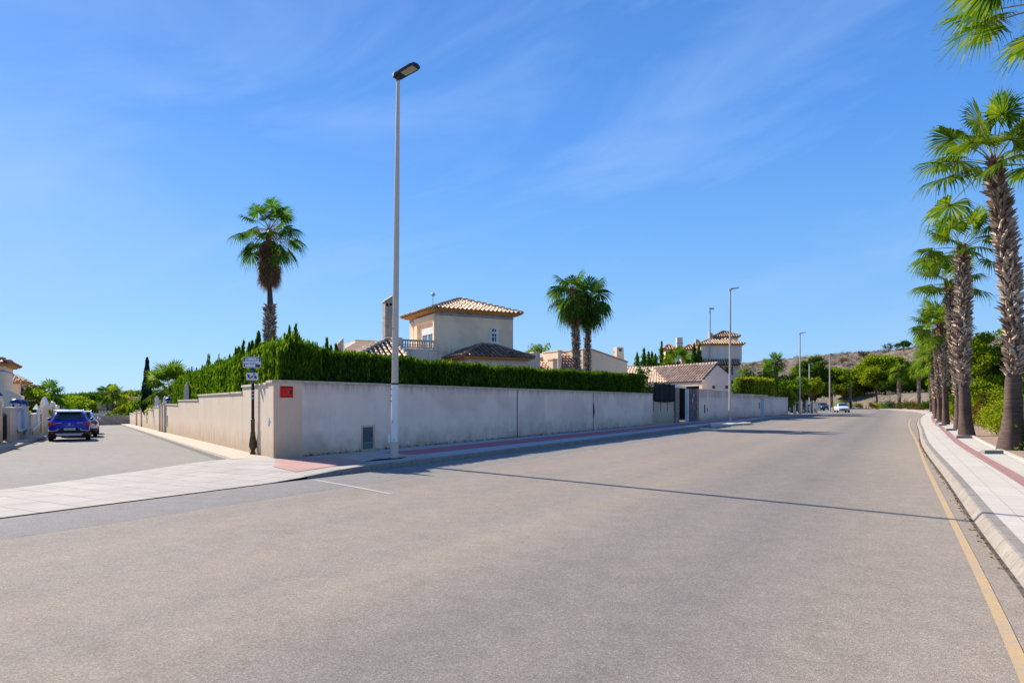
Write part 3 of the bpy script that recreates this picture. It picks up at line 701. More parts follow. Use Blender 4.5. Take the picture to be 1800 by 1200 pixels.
# red notice
rn = empty('notice', (0, 0, 0), 0, 'small red notice board with dark print on the chamfered wall corner', 'sign')
cd = (WA - S0) / np.linalg.norm(WA - S0); ang = math.atan2(cd[1], cd[0]); cn = np.array((cd[1], -cd[0]))
pos = S0 + cd * .345 + cn * .012
rn.location = (pos[0], pos[1], 1.88); rn.rotation_euler = (0, 0, ang)
b = MB(); b.box(-.175, .175, -.006, .006, -.15, .15); b.build('panel', M['signred'], rn, bevel=.004)
b = MB(); b.box(-.165, .165, -.0085, -.006, .10, .14); b.box(-.165, .165, -.0085, -.006, -.14, -.105)
for k in range(5): b.box(-.15, .02 - .03 * (k % 2), -.0085, -.006, .07 - k * .033, .078 - k * .033)
b.build('print_bands', M['signdarkred'], rn)
b = MB()
hp = [(.085, .03), (.105, .06), (.13, .065), (.15, .045), (.152, .01), (.14, -.02), (.15, -.06), (.10, -.075), (.08, -.05), (.095, -.02), (.075, 0)]
b.prism(hp, 'y', -.0088, -.006); b.build('black_figure', M['black'], rn)
# utility door in the wall
def onwall(o, s, z, off=.0):
    p = wm(s) + nrm * off; o.location = (p[0], p[1], z); o.rotation_euler = (0, 0, math.atan2(UW[1], UW[0]))
s_box = 2.85
ud = empty('meter_cupboard', (0, 0, 0), 0, 'grey metal meter cupboard set low in the long beige wall by the tall lamp', 'cupboard'); onwall(ud, 2.62, .13)
b = MB(); b.box(-.29, .29, -.02, 0, 0.0, .06); b.box(-.29, -.25, -.02, 0, .06, .72); b.box(.21, .29, -.02, 0, .06, .72); b.box(-.29, .29, -.024, 0, .72, .78); b.build('frame', M['wall_corner'], ud)
b = MB(); b.box(-.25, .21, -.012, 0, .26, .72); b.build('door', M['boxgrey'], ud, bevel=.004)
b = MB(); b.box(-.25, .21, -.011, 0, .06, .25); b.build('lower_panel', plain('green grey panel', (.10, .15, .14), .7, .3, 9), ud)
b = MB(); b.box(.14, .17, -.025, -.012, .42, .50); b.build('handle', M['black'], ud)
# small white bars standing behind the wall joints
b = MB(); p = wm(3.1) + nrm * -.12; b.box(p[0] - .04, p[0] + .04, p[1] - .02, p[1] + .02, 2.19, 2.27)

# far part: low bay with dark screen, stone gate, long wall beyond
def bay(name, p0, p1, ztop, th, m, capm, label, z0=-.2, capo=.03, side=1, cap=.05, zb0=None, mat2=None):
    r = empty(name, (p0[0], p0[1], 0), 0, label, 'wall'); b = MB(); wall_piece(b, (0, 0), loc(p1, r), z0, ztop - cap, th, side); b.build('wall_face', m, r)
    b = MB(); arclen(b, (0, 0), loc(p1, r), ztop - cap, ztop, th, capo, side); b.build('coping', capm, r); return r
bay('low_wall', tuple(wm(29.82)), tuple(wm(34.58)), 1.70, .2, stucco('streaked stucco', (.52, .43, .32), amt=.55), M['cap'], 'low streaked beige wall bay under the black screen, left of the stone gate')
scn = empty('privacy_screen', tuple(wm(29.95)) + (0,), 0, 'black shade cloth screen fixed above the low wall bay beside the stone gate', 'screen')
d_ = wm(34.5) - wm(29.9); rows = []
for i in range(25):
    q = d_ * i / 24; w = .03 * math.sin(i * 1.1); tz = 2.86 + .03 * math.sin(i * .8) ; bz = 1.66 - .05 * math.sin(i / 24 * math.pi) + .02 * math.sin(i * 2)
    rows.append([(q[0] + nrm[0] * (w + .05), q[1] + nrm[1] * (w + .05), bz + (tz - bz) * k / 4) for k in range(5)])
V = np.array(rows); o = grid_mesh('cloth', V, plain('black shade cloth', (.008, .014, .016), .95, .4, 3), scn); o.modifiers.new('t', 'SOLIDIFY').thickness = .01
b = MB()
for s in (0, 1.1, 2.2, 3.3): q = d_ * s / 3.3; b = MB(); b.tube([(q[0], q[1], 1.0), (q[0], q[1], 2.8)], .025, 6); b.build('post', M['black'], scn)
# stone gate
gp0 = wm(34.6); gt = empty('stone_gate', (gp0[0], gp0[1], 0), math.atan2(UW[1], UW[0]), 'gateway framed in mosaic stone with a dark open doorway and white beam above', 'gate')
b = MB(); b.box(0, .9, -.12, .25, -.1, 2.6); b.build('pillar', M['clad_lit'], gt)
b = MB(); b.box(5.7, 6.35, -.12, .25, -.1, 2.65); b.build('pillar', M['clad_lit'], gt)
b = MB(); b.box(3.45, 5.7, -.05, .12, -.1, 2.65); b.build('stone_panel', M['clad'], gt)
b = MB(); b.box(3.3, 3.45, -.10, .14, .0, 2.6); b.build('door_edge', M['white'], gt)
b = MB(); b.box(.9, 3.3, .8, .84, .0, 2.6); b.build('doorway_shade', M['dark'], gt)  # black sheet standing in for the shade inside the open doorway
b = MB(); b.box(.9, 3.3, -.1, .79, 0.02, .17); b.build('threshold', M['edging'], gt)
b = MB(); b.box(-.1, 6.4, .9, 1.1, 2.72, 2.9); b.build('beam', M['white'], gt)
b = MB(); b.lathe([(0.001, -.10), (.16, -.10), (.16, -.075), (.001, -.075)], 16, (4.9, 0, 2.15), 'y'); b.lathe([(0.001, -.10), (.2, -.10), (.2, -.08), (.001, -.08)], 16, (4.5, 0, 1.75), 'y'); b.build('round_plate', plain('blue grey plates', (.25, .30, .42), .5, .3, 6), gt)
# long wall beyond the gate
WP = [tuple(wm(36.9)), tuple(wm(40.5)), (17.6, 58.6), (20.6, 63.6), (24.0, 68.6), (27.6, 74.0), (31.8, 79.6)]
WP[2] = tuple(wm(46.2)); WP[3] = tuple(wm(51.5)); 
WP = [tuple(wm(40.96)), tuple(wm(46.5)), tuple(wm(52.0)), (23.6, 66.8), (27.9, 73.2), (32.3, 79.9)]
tops = [2.68, 2.62, 2.42, 2.26, 2.20]
labs = ['beige wall bay right of the stone gate with a small dark meter hatch', 'beige wall bay behind the second lamp post', 'beige wall bay below the clipped yellow hedge, left of the blue gate',
        'beige wall bay holding the pale blue painted door, beyond the second lamp', 'last beige wall bay before the row of fence posts']
for i in range(5):
    r = bay('boundary_wall', WP[i], tuple(np.array(WP[i + 1]) - (np.array(WP[i + 1]) - np.array(WP[i])) * .002), tops[i], .2, M['wall'], M['cap'], labs[i], capo=.02)
    if i == 0:
        for (s, z0, z1, w) in ((2.1, .75, 1.42, .28), (3.1, .85, 1.1, .16)):
            b = MB(); dq = np.array(UW); p = dq * s; q = dq * (s + w); n_ = nrm
            b.slab([tuple(p + n_ * .02), tuple(q + n_ * .02), tuple(q - n_ * .02), tuple(p - n_ * .02)], z0, z1); b.build('meter_hatch', M['dark'], r)
    if i == 3:
        dq = (np.array(WP[4]) - np.array(WP[3])); L = np.linalg.norm(dq); dq /= L; n_ = np.array((dq[1], -dq[0]))
        b = MB(); p = dq * 2.9; q = dq * 4.1; b.slab([tuple(p + n_ * .03), tuple(q + n_ * .03), tuple(q - n_ * .02), tuple(p - n_ * .02)], .13, 2.0); b.build('door', plain('pale blue door', (.36, .44, .55), .6, .15, 4), r)
        b = MB(); p = dq * .4; q = dq * 4.6; b.slab([tuple(p + n_ * .25), tuple(q + n_ * .3), tuple(q - n_ * .4), tuple(p - n_ * .4)], 2.26, 2.36); b.build('canopy_slab', M['fascia'], r)
        b = MB(); p = dq * 2.2; q = dq * 2.45; b.slab([tuple(p + n_ * .03), tuple(q + n_ * .03), tuple(q - n_ * .02), tuple(p - n_ * .02)], 1.0, 1.6); b.build('intercom', M['boxgrey'], r)
for i in range(5):
    b = MB()

# ---------------- stepped wall down the side street
steps = [(0.17, 0.75, 2.19, 'short end pier of the cream wall nearest the corner, with small blue tile plate'),
         (0.75, 4.4, 2.14, 'cream wall bay behind the iron street sign, highest of the stepped wall'),
         (4.4, 15.1, 1.95, 'long cream wall bay, second of the stepped wall from the corner'),
         (15.1, 23.8, 1.74, 'cream wall bay with the small chimney ornament above, third from the corner'),
         (23.8, 31.2, 1.50, 'cream wall bay just before the pair of white gates'),
         (36.0, 43.5, 1.30, 'cream wall bay just beyond the pair of white gates'),
         (43.5, 50.0, 1.05, 'cream wall bay in the lower street between gates and brown posts'),
         (50.0, 57.0, .80, 'cream wall bay next to the first brown gate post'),
         (59.0, 66.0, .60, 'cream wall bay beyond the first brown gate post'),
         (67.5, 75.0, .42, 'cream wall bay second from the bottom of the street'),
         (75.0, 84.5, .20, 'lowest cream wall bay at the bottom of the street')]
for k, (t0, t1, zt, lb) in enumerate(steps):
    p0 = st(t0, 0.0); p1 = st(t1 - .012, 0); r = empty('stepped_wall', (p0[0], p0[1], -0.016 * t0), 0, lb, 'wall', 'bays of the stepped cream wall')
    z0 = 0.016 * t0
    b = MB(); wall_piece(b, (0, 0), loc(p1, r), -.25 - .016 * (t1 - t0), zt - .07 + z0, .2, -1); b.build('wall_face', M['wall_side'], r)
    b = MB(); arclen(b, (0, 0), loc(st(t1 + .02, 0), r), zt - .07 + z0, zt + z0, .2, .04, -1); b.build('coping', M['cap'] if k > 1 else M['edging'], r, bevel=.01)
    if k == 0:
        b = MB(); p = st(.28, 0) - p0; q = st(.46, 0) - p0; n_ = -QS
        for (ta, tb, za, zb) in ((.27, .35, 1.05, 1.15), (.36, .44, 1.03, 1.13), (.30, .38, .98, 1.05), (.2, .25, 1.08, 1.12), (.42, .46, .97, 1.02), (.33, .36, 1.16, 1.2)):
            p = DS * ta; q = DS * tb; b.slab([tuple(p + n_ * .012), tuple(q + n_ * .012), tuple(q - n_ * .01), tuple(p - n_ * .01)], za, zb)
        b.build('number_tile', plain('blue grey tile', (.36, .42, .52), .5, .5, 30), r)
    if k in (5, 4, 7):
        b = MB(); tt = .8 if k != 4 else 6.4
        for (za, zb) in ((.75, 1.25), (.55, .7)):
            p = DS * tt; q = DS * (tt + .35); n_ = -QS; b.slab([tuple(p + n_ * .015), tuple(q + n_ * .015), tuple(q - n_ * .01), tuple(p - n_ * .01)], za - .016 * tt, zb - .016 * tt)
        b.build('meter_hatch', M['black'], r)
# white gates between piers
gate0 = None
for (t0, t1, lb) in ((31.9, 33.2, 'white metal pedestrian gate nearer the corner in the cream wall'), (34.0, 35.3, 'white metal pedestrian gate farther down in the cream wall')):
    p = st(t0, .1); r = empty('white_gate', (p[0], p[1], zst(*p) + .13), math.atan2(DS[1], DS[0]), lb, 'gate', 'white gates in the cream wall')
    w = t1 - t0; b = MB(); prof = [(0, 0), (w, 0)] + [(w - w * i / 10, 1.45 + .25 * math.sin(math.pi * i / 10)) for i in range(11)]
    b.prism(prof, 'y', -.03, .03); b.build('gate_leaf', M['signwhite'], r)
    b = MB(); b.lathe([(.001, 0), (.02, 0), (.02, .1), (.001, .1)], 8, (w * .8, .03, .9), 'y'); b.build('handle', M['black'], r)
for (t0, lb) in ((31.4, 'cream gate pier nearest the corner of the cream wall'), (33.35, 'cream gate pier between the two white gates'), (35.5, 'cream gate pier after the second white gate'), (57.6, 'ochre gate post in the lower cream wall'), (66.4, 'ochre gate post lowest down the cream wall')):
    p = st(t0, -.06); gz = zst(*p); top = 1.95 if t0 < 40 else (1.05 - gz - .0 if t0 < 60 else 1.0 - gz)
    r = empty('gate_pier', (p[0], p[1], gz), math.atan2(DS[1], DS[0]), lb, 'pier', 'gate piers in the cream wall')
    b = MB(); h = {31.4: 2.0, 33.35: 1.95, 35.5: 1.9, 57.6: 1.95, 66.4: 1.75}[t0]; b.box(0, .5, -.45 if 0 else -.32, .06, -.2, h); b.build('shaft', M['wall_corner'] if t0 > 50 else M['wall_side'], r)
    b = MB(); b.box(-.05, .55, -.37, .11, h, h + .07); b.build('cap', M['edging'], r)
for (t, h, lb) in ((33.3, .55, 'small white cone finial on the pier between the white gates'), (20.5, .95, 'cream chimney shaped ornament on the stepped wall, in front of the hedge'), (40.5, .85, 'pale pointed ornament behind the wall beyond the gates')):
    p = st(t, .12); zb = {33.3: 1.97 + zst(*st(33.3, 0)) + .07, 20.5: 1.74, 40.5: 1.28}[t]
    r = empty('wall_ornament', (p[0], p[1], zb), 0, lb, 'ornament')
    b = MB(); b.box(-.14, .14, -.14, .14, 0, h * .7, top=.72); b.build('shaft', M['edging'] if t == 20.5 else M['white'], r)
    b = MB(); b.lathe([(.12, h * .7), (.13, h * .76), (.09, h * .82), (.05, h * .93), (.001, h)], 12); b.build('finial', M['edging'] if t == 20.5 else M['white'], r, smooth=True)
# blue-domed pillar light on the wall before the gates
def dome_lantern(p, z, lb, sc_=1.0, _k=.8, grp='dome-topped wall lanterns'):
    sc_ *= _k; r = empty('wall_lantern', (p[0], p[1], z), 0, lb, 'lantern', grp)
    b = MB(); b.lathe([(.15 * sc_, 0), (.15 * sc_, .22 * sc_)], 10); b.build('lantern_body', M['white'], r)
    b = MB(); b.lathe([(.26 * sc_, .22 * sc_), (.25 * sc_, .27 * sc_), (.20 * sc_, .36 * sc_), (.10 * sc_, .42 * sc_), (.001, .44 * sc_)], 14); b.build('dome', M['lit_blue'], r, smooth=True)
    b = MB(); b.box(-.05 * sc_, .05 * sc_, -.155 * sc_, -.148 * sc_, .05, .17 * sc_); b.build('opening', M['dark'], r)
    return r
p = st(30.6, .1); dome_lantern(p, 1.5, 'white lantern with dark dome on the cream wall beside the first white gate', 1.25)
# cross wall at the bottom of the street
e0 = st(85, .2); e1 = st(86, -24)
r = bay('end_wall', tuple(e1), tuple(e0), -.12, .2, M['wall_side'], M['edging'], 'low cream wall closing the bottom of the side street', z0=-2.2, side=1)
p0_ = st(84.5, 0)

# ---------------- left side of the side street: low walls, gates, niches
QF = -7.3       # face of the left wall, slightly converging with the street
DL = (DS + .03 * QS) / np.linalg.norm(DS + .03 * QS); L0_ = st(20, QF)
def lw(t, q=QF): return L0_ + DL * (t - 20) + np.array((DL[1], -DL[0])) * (q - QF)
LR = math.atan2(DL[1], DL[0])
def lframe(name, t, lb, cat_, grp=None, q=QF):
    p = lw(t, q); return empty(name, (p[0], p[1], zst(*p) + .13), LR, lb, cat_, grp)
# local frame: x along the street (away), y to the left (garden side), z up; face at y=0
def lwall(t0, t1, h, lb, niche=False, slope=None, mm='wall_left'):
    r = lframe('front_wall', t0, lb, 'wall', 'front walls on the left of the side street'); L = t1 - t0
    b = MB(); b.box(0, L, 0, .2, -.6, h)
    b.build('wall_face', M[mm], r); b = MB(); b.box(-.02, L + .02, -.04, .24, h, h + .07); b.build('coping', M['white'], r); return r
def ltgate(t, w, h, lb, arch=False):
    r = lframe('iron_gate', t, lb, 'gate', 'black iron gates on the left of the side street', QF + .0)
    b = MB(); n_ = 8
    for i in range(n_ + 1): x = .04 + (w - .08) * i / n_; b.tube([(x, .1, .03), (x, .1, h + .10 * math.sin(math.pi * i / n_))], .012, 5)
    b.box(0.02, w - .02, .085, .115, .1, .14); b.box(.02, w - .02, .085, .115, h - .05, h); b.box(.02, w - .02, .11, .118, .12, h - .02); b.build('gate_leaf', M['black'], r)
    b = MB(); c0 = (w / 2, .1, h + .12)
    b.tube([(w / 2 + .16 * math.cos(a), .1, h + .1 + .16 * math.sin(a)) for a in np.linspace(0, math.pi, 9)], .015, 5); b.tube([(w / 2 + .07 * math.cos(a), .1, h + .12 + .07 * math.sin(a)) for a in np.linspace(0, 6.2, 10)], .012, 5); b.build('scroll', M['greymetal'], r)
    return r
def lpier(t, w, h, lb, dome=True, mm='wall_left'):
    r = lframe('gate_post', t, lb, 'pier', 'gate posts on the left of the side street')
    b = MB(); b.box(0, w, -.06, .32, -.6, h); b.build('shaft', M[mm], r)
    b = MB(); b.box(-.04, w + .04, -.1, .36, h, h + .06); b.build('cap', M['white'], r)
    if dome:
        p = lw(t + w / 2, QF - .13); dome_lantern(p, zst(*p) + .13 + h + .06, dome, 1.15)
    return r
lwall(6.5, 16.6, 1.5, 'pale front wall bay at the left edge of the picture')
lpier(16.7, .5, 1.75, 'pink tinted gate post at the left edge with a dark-domed lantern', 'dark-domed white lantern cut by the left edge of the picture', 'wall_corner')
ltgate(17.4, 2.4, 1.2, 'black iron gate with scroll top under the arched wall, nearest the left edge')
ar = lframe('arched_surround', 17.3, 'ochre wall panel with white rounded arch behind the nearest iron gate', 'arch', None, QF - .35)
b = MB(); arc = [(-.1, -.4), (2.9, -.4)] + [(1.4 + 1.5 * math.cos(a), 1.55 + .55 * math.sin(a)) for a in np.linspace(0, math.pi, 13)]; b.prism(arc, 'y', 0, .15); b.build('panel', M['wall_left'], ar)
b = MB(); b.tube([(1.4 + 1.5 * math.cos(a), .0, 1.55 + .55 * math.sin(a)) for a in np.linspace(0, math.pi, 17)], .09, 6); b.build('arch_trim', M['white'], ar)
r = lwall(20.0, 27.2, 1.5, 'pale front wall with two white arched niches and dark meter hatch')
for k, x in enumerate((2.3, 4.6)):
    b = MB(); arc = [(x, .45), (x + 1.1, .45), (x + 1.1, 1.0)] + [(x + .55 + .55 * math.cos(a), 1.0 + .4 * math.sin(a)) for a in np.linspace(0, math.pi, 9)] + [(x, 1.0)]
    b.prism(arc[:2] + arc[3:], 'y', -.06, -.003); o = b.build('niche', M['white'], r)
    b = MB(); b.box(x - .1, x + 1.2, -.2, -.06, .38, .47); b.build('niche_sill', M['white'], r)
b = MB(); b.box(5.0, 5.6, -.02, .0, -.0 + .12, .75); b.box(6.0, 6.3, -.02, 0, .2, .55); b.build('meter_hatch', M['black'], r)
for t, lb in ((22.0, 'white lantern with dark blue dome above the first arched niche'), (24.6, 'white lantern with dark blue dome above the second arched niche')):
    p = lw(t + .8, QF - .1); dome_lantern(p, zst(*p) + .13 + 1.56, lb, 1.3)
ltgate(27.3, .9, 1.45, 'narrow black iron gate after the niche wall')
r = lwall(28.3, 33.5, 1.2, 'pale front wall dipping to a white sloping rail, beside the blue car')
b = MB(); b.prism([(0.2, .30), (4.2, .62), (4.2, .74), (.2, .42)], 'y', -.1, -.002); b.build('sloping_rail', M['white'], r)
b = MB(); b.box(2.9, 4.2, -.05, -.003, .6, 1.5); b.add([(2.8, -.08, 1.5), (4.3, -.08, 1.5), (4.3, .2, 1.5), (2.8, .2, 1.5), (3.55, .06, 1.85)], [(0, 1, 4), (1, 2, 4), (2, 3, 4), (3, 0, 4), (0, 3, 2, 1)]); b.build('pointed_niche', M['white'], r)
b = MB(); b.box(.6, .9, -.02, 0, .05, .45); b.build('meter_hatch', M['boxgrey'], r)
ltgate(33.7, 1.5, 1.3, 'black iron gate hidden partly by the rear of the blue car')
lwall(35.4, 42, 1.75, 'pale front wall behind the blue car with globe lamps along it')
lwall(42.2, 55, 1.5, 'pale front wall behind the parked white cars'); lwall(55.2, 78, 1.4, 'pale front wall farthest down the left side')
for t, h, lb in ((37.4, .30, 'white pointed finial on the wall left of the globe lamps'),):
    p = lw(t, QF - .1); r = empty('wall_ornament', (p[0], p[1], zst(*p) + .13 + 1.82), 0, lb, 'ornament'); b = MB(); b.lathe([(.28, 0), (.22, .3), (.10, .55), (.001, .68)], 10); b.build('cone', M['white'], r, smooth=True)
for k, (px, py, Y) in enumerate(((92.7, 709.5, 50), (100.5, 715, 55), (111.5, 716, 66))):
    x, y, z = D(px, py, Y); lb = ['highest white globe lamp on the wall above the blue car', 'middle white globe lamp just left of the blue car roof', 'white globe lamp just above the blue car roof'][k]
    r = empty('globe_lamp', (x, y, z - .55), 0, lb, 'lamp', 'white globe lamps on the front wall')
    b = MB(); b.box(-.22, .22, -.22, .22, -1.6 , .08); b.build('plinth', M['wall_left'], r)
    b = MB(); b.tube([(0, 0, .08), (0, 0, .38)], .05, 8); b.build('stem', M['white'], r)
    b = MB(); b.lathe([(.001, .34)] + [(.17 * math.sin(a) * 1.1, .55 - .17 * math.cos(a)) for a in np.linspace(.25, 2.9, 9)] + [(.001, .72)], 14); b.build('globe', M['opal'], r, smooth=True)
# ================================================================== PLANTS
def rnd(seed): return np.random.default_rng(seed)
def unit(v): return v / np.maximum(np.linalg.norm(v, axis=-1, keepdims=True), 1e-9)
def diamonds(Pc, A, L, Wd, rng):
    """leaf quads at centres Pc, long axis A (unit), half length L, half width Wd"""
    Rv = unit(rng.normal(size=Pc.shape)); B = unit(np.cross(A, Rv))
    L = np.broadcast_to(np.asarray(L)[..., None] if np.ndim(L) else L, (len(Pc), 1)); Wd = np.broadcast_to(np.asarray(Wd)[..., None] if np.ndim(Wd) else Wd, (len(Pc), 1))
    mid = Pc + np.cross(A, B) * Wd * .3
    return np.stack([Pc - A * L, mid + B * Wd, Pc + A * L, mid - B * Wd], 1)
def blob_leaves(centers, radii, n_each, size, rng, flat=.8, up=0.0, aspect=.5, shell=.55):
    out = []
    for c, r in zip(centers, radii):
        n = max(8, int(n_each * (r if np.isscalar(r) else 1) ** 2)); d = unit(rng.normal(size=(n, 3))); rr = (shell + (1 - shell) * rng.random((n, 1))) * (1 + .18 * rng.normal(size=(n, 1)))
        p = np.array(c) + d * rr * r * np.array((1, 1, flat))
        A = unit(rng.normal(size=(n, 3)) + d * .6 + np.array((0, 0, up)))
        s = size * (.6 + .8 * rng.random(n)); out.append(diamonds(p, A, s, s * aspect, rng))
    return np.concatenate(out)
def crown_clumps(rng, rx, ry, rz, k, rc):
    d = unit(rng.normal(size=(k, 3))); d[:, 2] = np.where(rng.random(k) < .42, -.8 * np.abs(d[:, 2]), np.abs(d[:, 2])); rr = (.45 + .5 * rng.random((k, 1)))
    c = d * rr * np.array((rx, ry, rz)); return c, rc * (.65 + .6 * rng.random(k))
def limbs(mb, base, tips, r0, rng, fork=.45):
    base = Vector(base)
    for t in tips:
        t = Vector(t); m1 = base.lerp(t, .5) + Vector((rng.normal() * .12, rng.normal() * .12, .1)) * (t - base).length * .5
        mb.tube([base, m1, t], [r0, r0 * .55, r0 * .15], 5)
def tree(name, loc, top, rx, label, cat_, m, leaf=.16, k=26, rc=1.1, dens=260, seed=1, trunk_h=None, group=None, trunk_r=.18, ry=None, flat=.8, bark='bark', low=.0, lean=0):
    """trunk with limbs, crown of many leaf faces gathered in clumps"""
    rng = rnd(seed); x, y, z = loc; h = top - z; trunk_h = trunk_h if trunk_h is not None else h * .4
    r = empty(name, loc, 0, label, cat_, group)
    cz_ = (trunk_h + h) / 2; rz_ = (h - trunk_h) / 2 + low
    c, rr = crown_clumps(rng, rx - rc * .5, (ry or rx) - rc * .5, rz_ - rc * .35, k, rc); c = c + np.array((lean, 0, cz_ - low * .5))
    b = MB(); fork = (lean * .3, 0, trunk_h * .8)
    b.tube([(0, 0, -.3), (lean * .1, .05, trunk_h * .4), fork], [trunk_r * 1.25, trunk_r, trunk_r * .8], 8)
    limbs(b, fork, [tuple(q) for q in c[::2]], trunk_r * .55, rng); b.build('trunk', M[bark], r, smooth=True)
    V = blob_leaves(c, rr, dens, leaf, rng, flat=flat); quad_mesh('crown', V, m, r); return r
def bush(name, loc, rx, rz, label, m, leaf=.07, k=14, dens=420, seed=1, cat_='shrub', group=None, ry=None, flowers=0, rc=None, stems=True, flat=.85):
    rng = rnd(seed); r = empty(name, loc, 0, label, cat_, group); rc = rc or rx * .38
    c, rr = crown_clumps(rng, max(rx - rc * .6, .05), max((ry or rx) - rc * .6, .05), max(rz - rc * .5, .05), k, rc); c[:, 2] = np.abs(c[:, 2]) * .9 + rz * .35 * rng.random(k)
    V = blob_leaves(c, rr, dens, leaf, rng, flat=flat)
    V[..., 2] = np.maximum(V[..., 2], .01)
    quad_mesh('foliage', V, m, r)
    if stems:
        b = MB(); limbs(b, (0, 0, -.05), [tuple(q) for q in c[::3]], .03, rng); b.build('stems', M['bark'], r)
    if flowers:
        idx = rng.integers(0, len(V), flowers); p = V[idx].mean(1) + rng.normal(size=(flowers, 3)) * .03
        c0 = c[rng.integers(0, k, max(2, flowers // 50))]
        keep = np.min(np.linalg.norm(p[:, None] - c0[None], axis=2), axis=1) < rc * 1.1; p = p[keep]
        if len(p): quad_mesh('flowers', diamonds(p, unit(rng.normal(size=p.shape)), leaf * .9, leaf * .7, rng), M['flower'], r)
    return r

# ---- hedges: clipped cypress rows, real volume of upright sprays around a solid near-black core that paints inner shade
def hedge(name, line, zb, zt, depth, label, m, seed, dens=520, leaf=.075, shoots=0, shoot_h=.4, side=1, zvar=.05, col=.55, colamp=.10, back=True, topf=None):
    rng = rnd(seed); L = np.array(line, float); seg = np.linalg.norm(np.diff(L, axis=0), axis=1); cum = np.r_[0, np.cumsum(seg)]; tot = cum[-1]
    r = empty(name, (L[0][0], L[0][1], 0), 0, label, 'hedge')
    def at(s):
        X = np.interp(s, cum, L[:, 0]); Y = np.interp(s, cum, L[:, 1]); k = np.clip(np.searchsorted(cum, s, 'right') - 1, 0, len(seg) - 1)
        d = np.diff(L, axis=0)[k] / seg[k][:, None]; n = np.stack([-d[:, 1], d[:, 0]], -1) * side; return X, Y, n
    zb_f = zb if callable(zb) else (lambda s: np.full(np.shape(s), float(zb))); zt_f = zt if callable(zt) else (lambda s: np.full(np.shape(s), float(zt)))
    hgt = float(np.mean(zt_f(np.linspace(0, tot, 9)) - zb_f(np.linspace(0, tot, 9))))
    def place(s, w, z):       # w 0 front .. 1 back
        X, Y, n = at(s); return np.stack([X + n[:, 0] * w, Y + n[:, 1] * w, z], -1)
    out = []
    for face, area in (('front', tot * hgt), ('top', tot * depth), ('back', tot * hgt * .5), ('ends', depth * hgt * 2)):
        n = int(area * dens * (1.3 if face == 'top' else 1)); s = rng.random(n) * tot; u = rng.random(n)
        ridge = colamp * (np.abs(np.sin(np.pi * s / col + 1.3 * np.sin(s * .7))) - .6) + .05 * rng.normal(size=n)
        top = zt_f(s) + zvar * np.sin(s * 2.1 + 1) * np.sin(s * .77) + .5 * zvar * rng.normal(size=n); bot = zb_f(s)
        gap_ = np.sin(s * 5.1 + u * 3) * np.sin(s * 2.3 - u * 7 + 1) + .6 * np.sin(s * 11 + u * 13)
        if face == 'front': z = bot + (top - bot) * u; w = -ridge + rng.random(n) * .14
        elif face == 'back': z = bot + (top - bot) * (1 - u * .6); w = depth + ridge * .5
        elif face == 'ends': z = bot + (top - bot) * u; w = rng.random(n) * depth; s = np.where(rng.random(n) < .5, 0, tot) + rng.normal(size=n) * .07; s = np.clip(s, 0, tot)
        else: z = top + rng.random(n) ** 3 * .13 + ridge * .25 - .03; w = rng.random(n) * depth
        p = place(s, w, z); A = unit(np.array((0, 0, 1.0)) + rng.normal(size=(n, 3)) * np.array((.24, .24, .2)))
        sz = leaf * (.6 + 1.1 * rng.random(n)); kp_ = ~((gap_ > .75) & (rng.random(n) < .8)) if face == 'front' else np.ones(n, bool); out.append(diamonds(p[kp_], A[kp_], sz[kp_], sz[kp_] * .26, rng))
    for _ in range(shoots):
        s0 = rng.random() * tot; hh = shoot_h * (.35 + 1.0 * rng.random() ** 1.6); n = int(60 + 170 * hh); v = rng.random(n); w0 = depth * (.15 + .7 * rng.random())
        s = np.clip(s0 + rng.normal(size=n) * .06 * (1.1 - v), 0, tot); top = zt_f(np.array([s0]))[0]
        p = place(s, w0 + rng.normal(size=n) * .06 * (1.1 - v), top - .05 + v * hh); A = unit(np.array((0, 0, 1.3)) + rng.normal(size=(n, 3)) * .26)
        sz = leaf * (.6 + .9 * rng.random(n)); out.append(diamonds(p, A, sz, sz * .24, rng))
    V = np.concatenate(out); V = V - np.array((L[0][0], L[0][1], 0)); quad_mesh('foliage', V, m, r)
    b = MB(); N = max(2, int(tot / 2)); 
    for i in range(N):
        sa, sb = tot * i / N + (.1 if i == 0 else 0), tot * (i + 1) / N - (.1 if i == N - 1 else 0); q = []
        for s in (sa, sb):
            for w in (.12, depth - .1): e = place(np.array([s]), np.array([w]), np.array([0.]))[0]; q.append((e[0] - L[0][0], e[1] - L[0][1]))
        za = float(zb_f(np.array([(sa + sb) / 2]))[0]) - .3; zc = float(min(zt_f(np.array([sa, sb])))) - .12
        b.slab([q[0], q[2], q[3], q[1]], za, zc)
    b.build('dark_core', M['hedgecore'], r)
    return r
MH = [tuple(wm(s) + (-nrm) * .42) for s in (.15, 6, 12, 20, 29.4)]
hedge('cypress_hedge', MH, 2.0, lambda s: np.interp(s, [0, 3, 9, 14, 30], [3.13, 3.02, 3.00, 3.04, 3.30]), .9, 'long dark clipped cypress hedge along the top of the main road wall', M['hedge'], 11, dens=1250, leaf=.055, shoots=90, shoot_h=.14)
SH = [tuple(st(t, .42)) for t in (.5, 8, 16, 24, 30.5)]
hedge('tall_cypress_hedge', SH[::-1], lambda s: np.interp(s, [0, 7, 15, 26, 30], [1.3, 1.5, 1.7, 1.95, 2.0]), lambda s: np.interp(s, [0, 4, 11, 20, 26, 30], [2.75, 2.9, 2.95, 3.05, 3.10, 3.16]), .9, 'taller sunlit cypress hedge with ragged upright shoots on the stepped side wall', M['hedge_tip'], 12, dens=1150, leaf=.07, shoots=170, shoot_h=.52, zvar=.16, col=.9, colamp=.46, side=1)
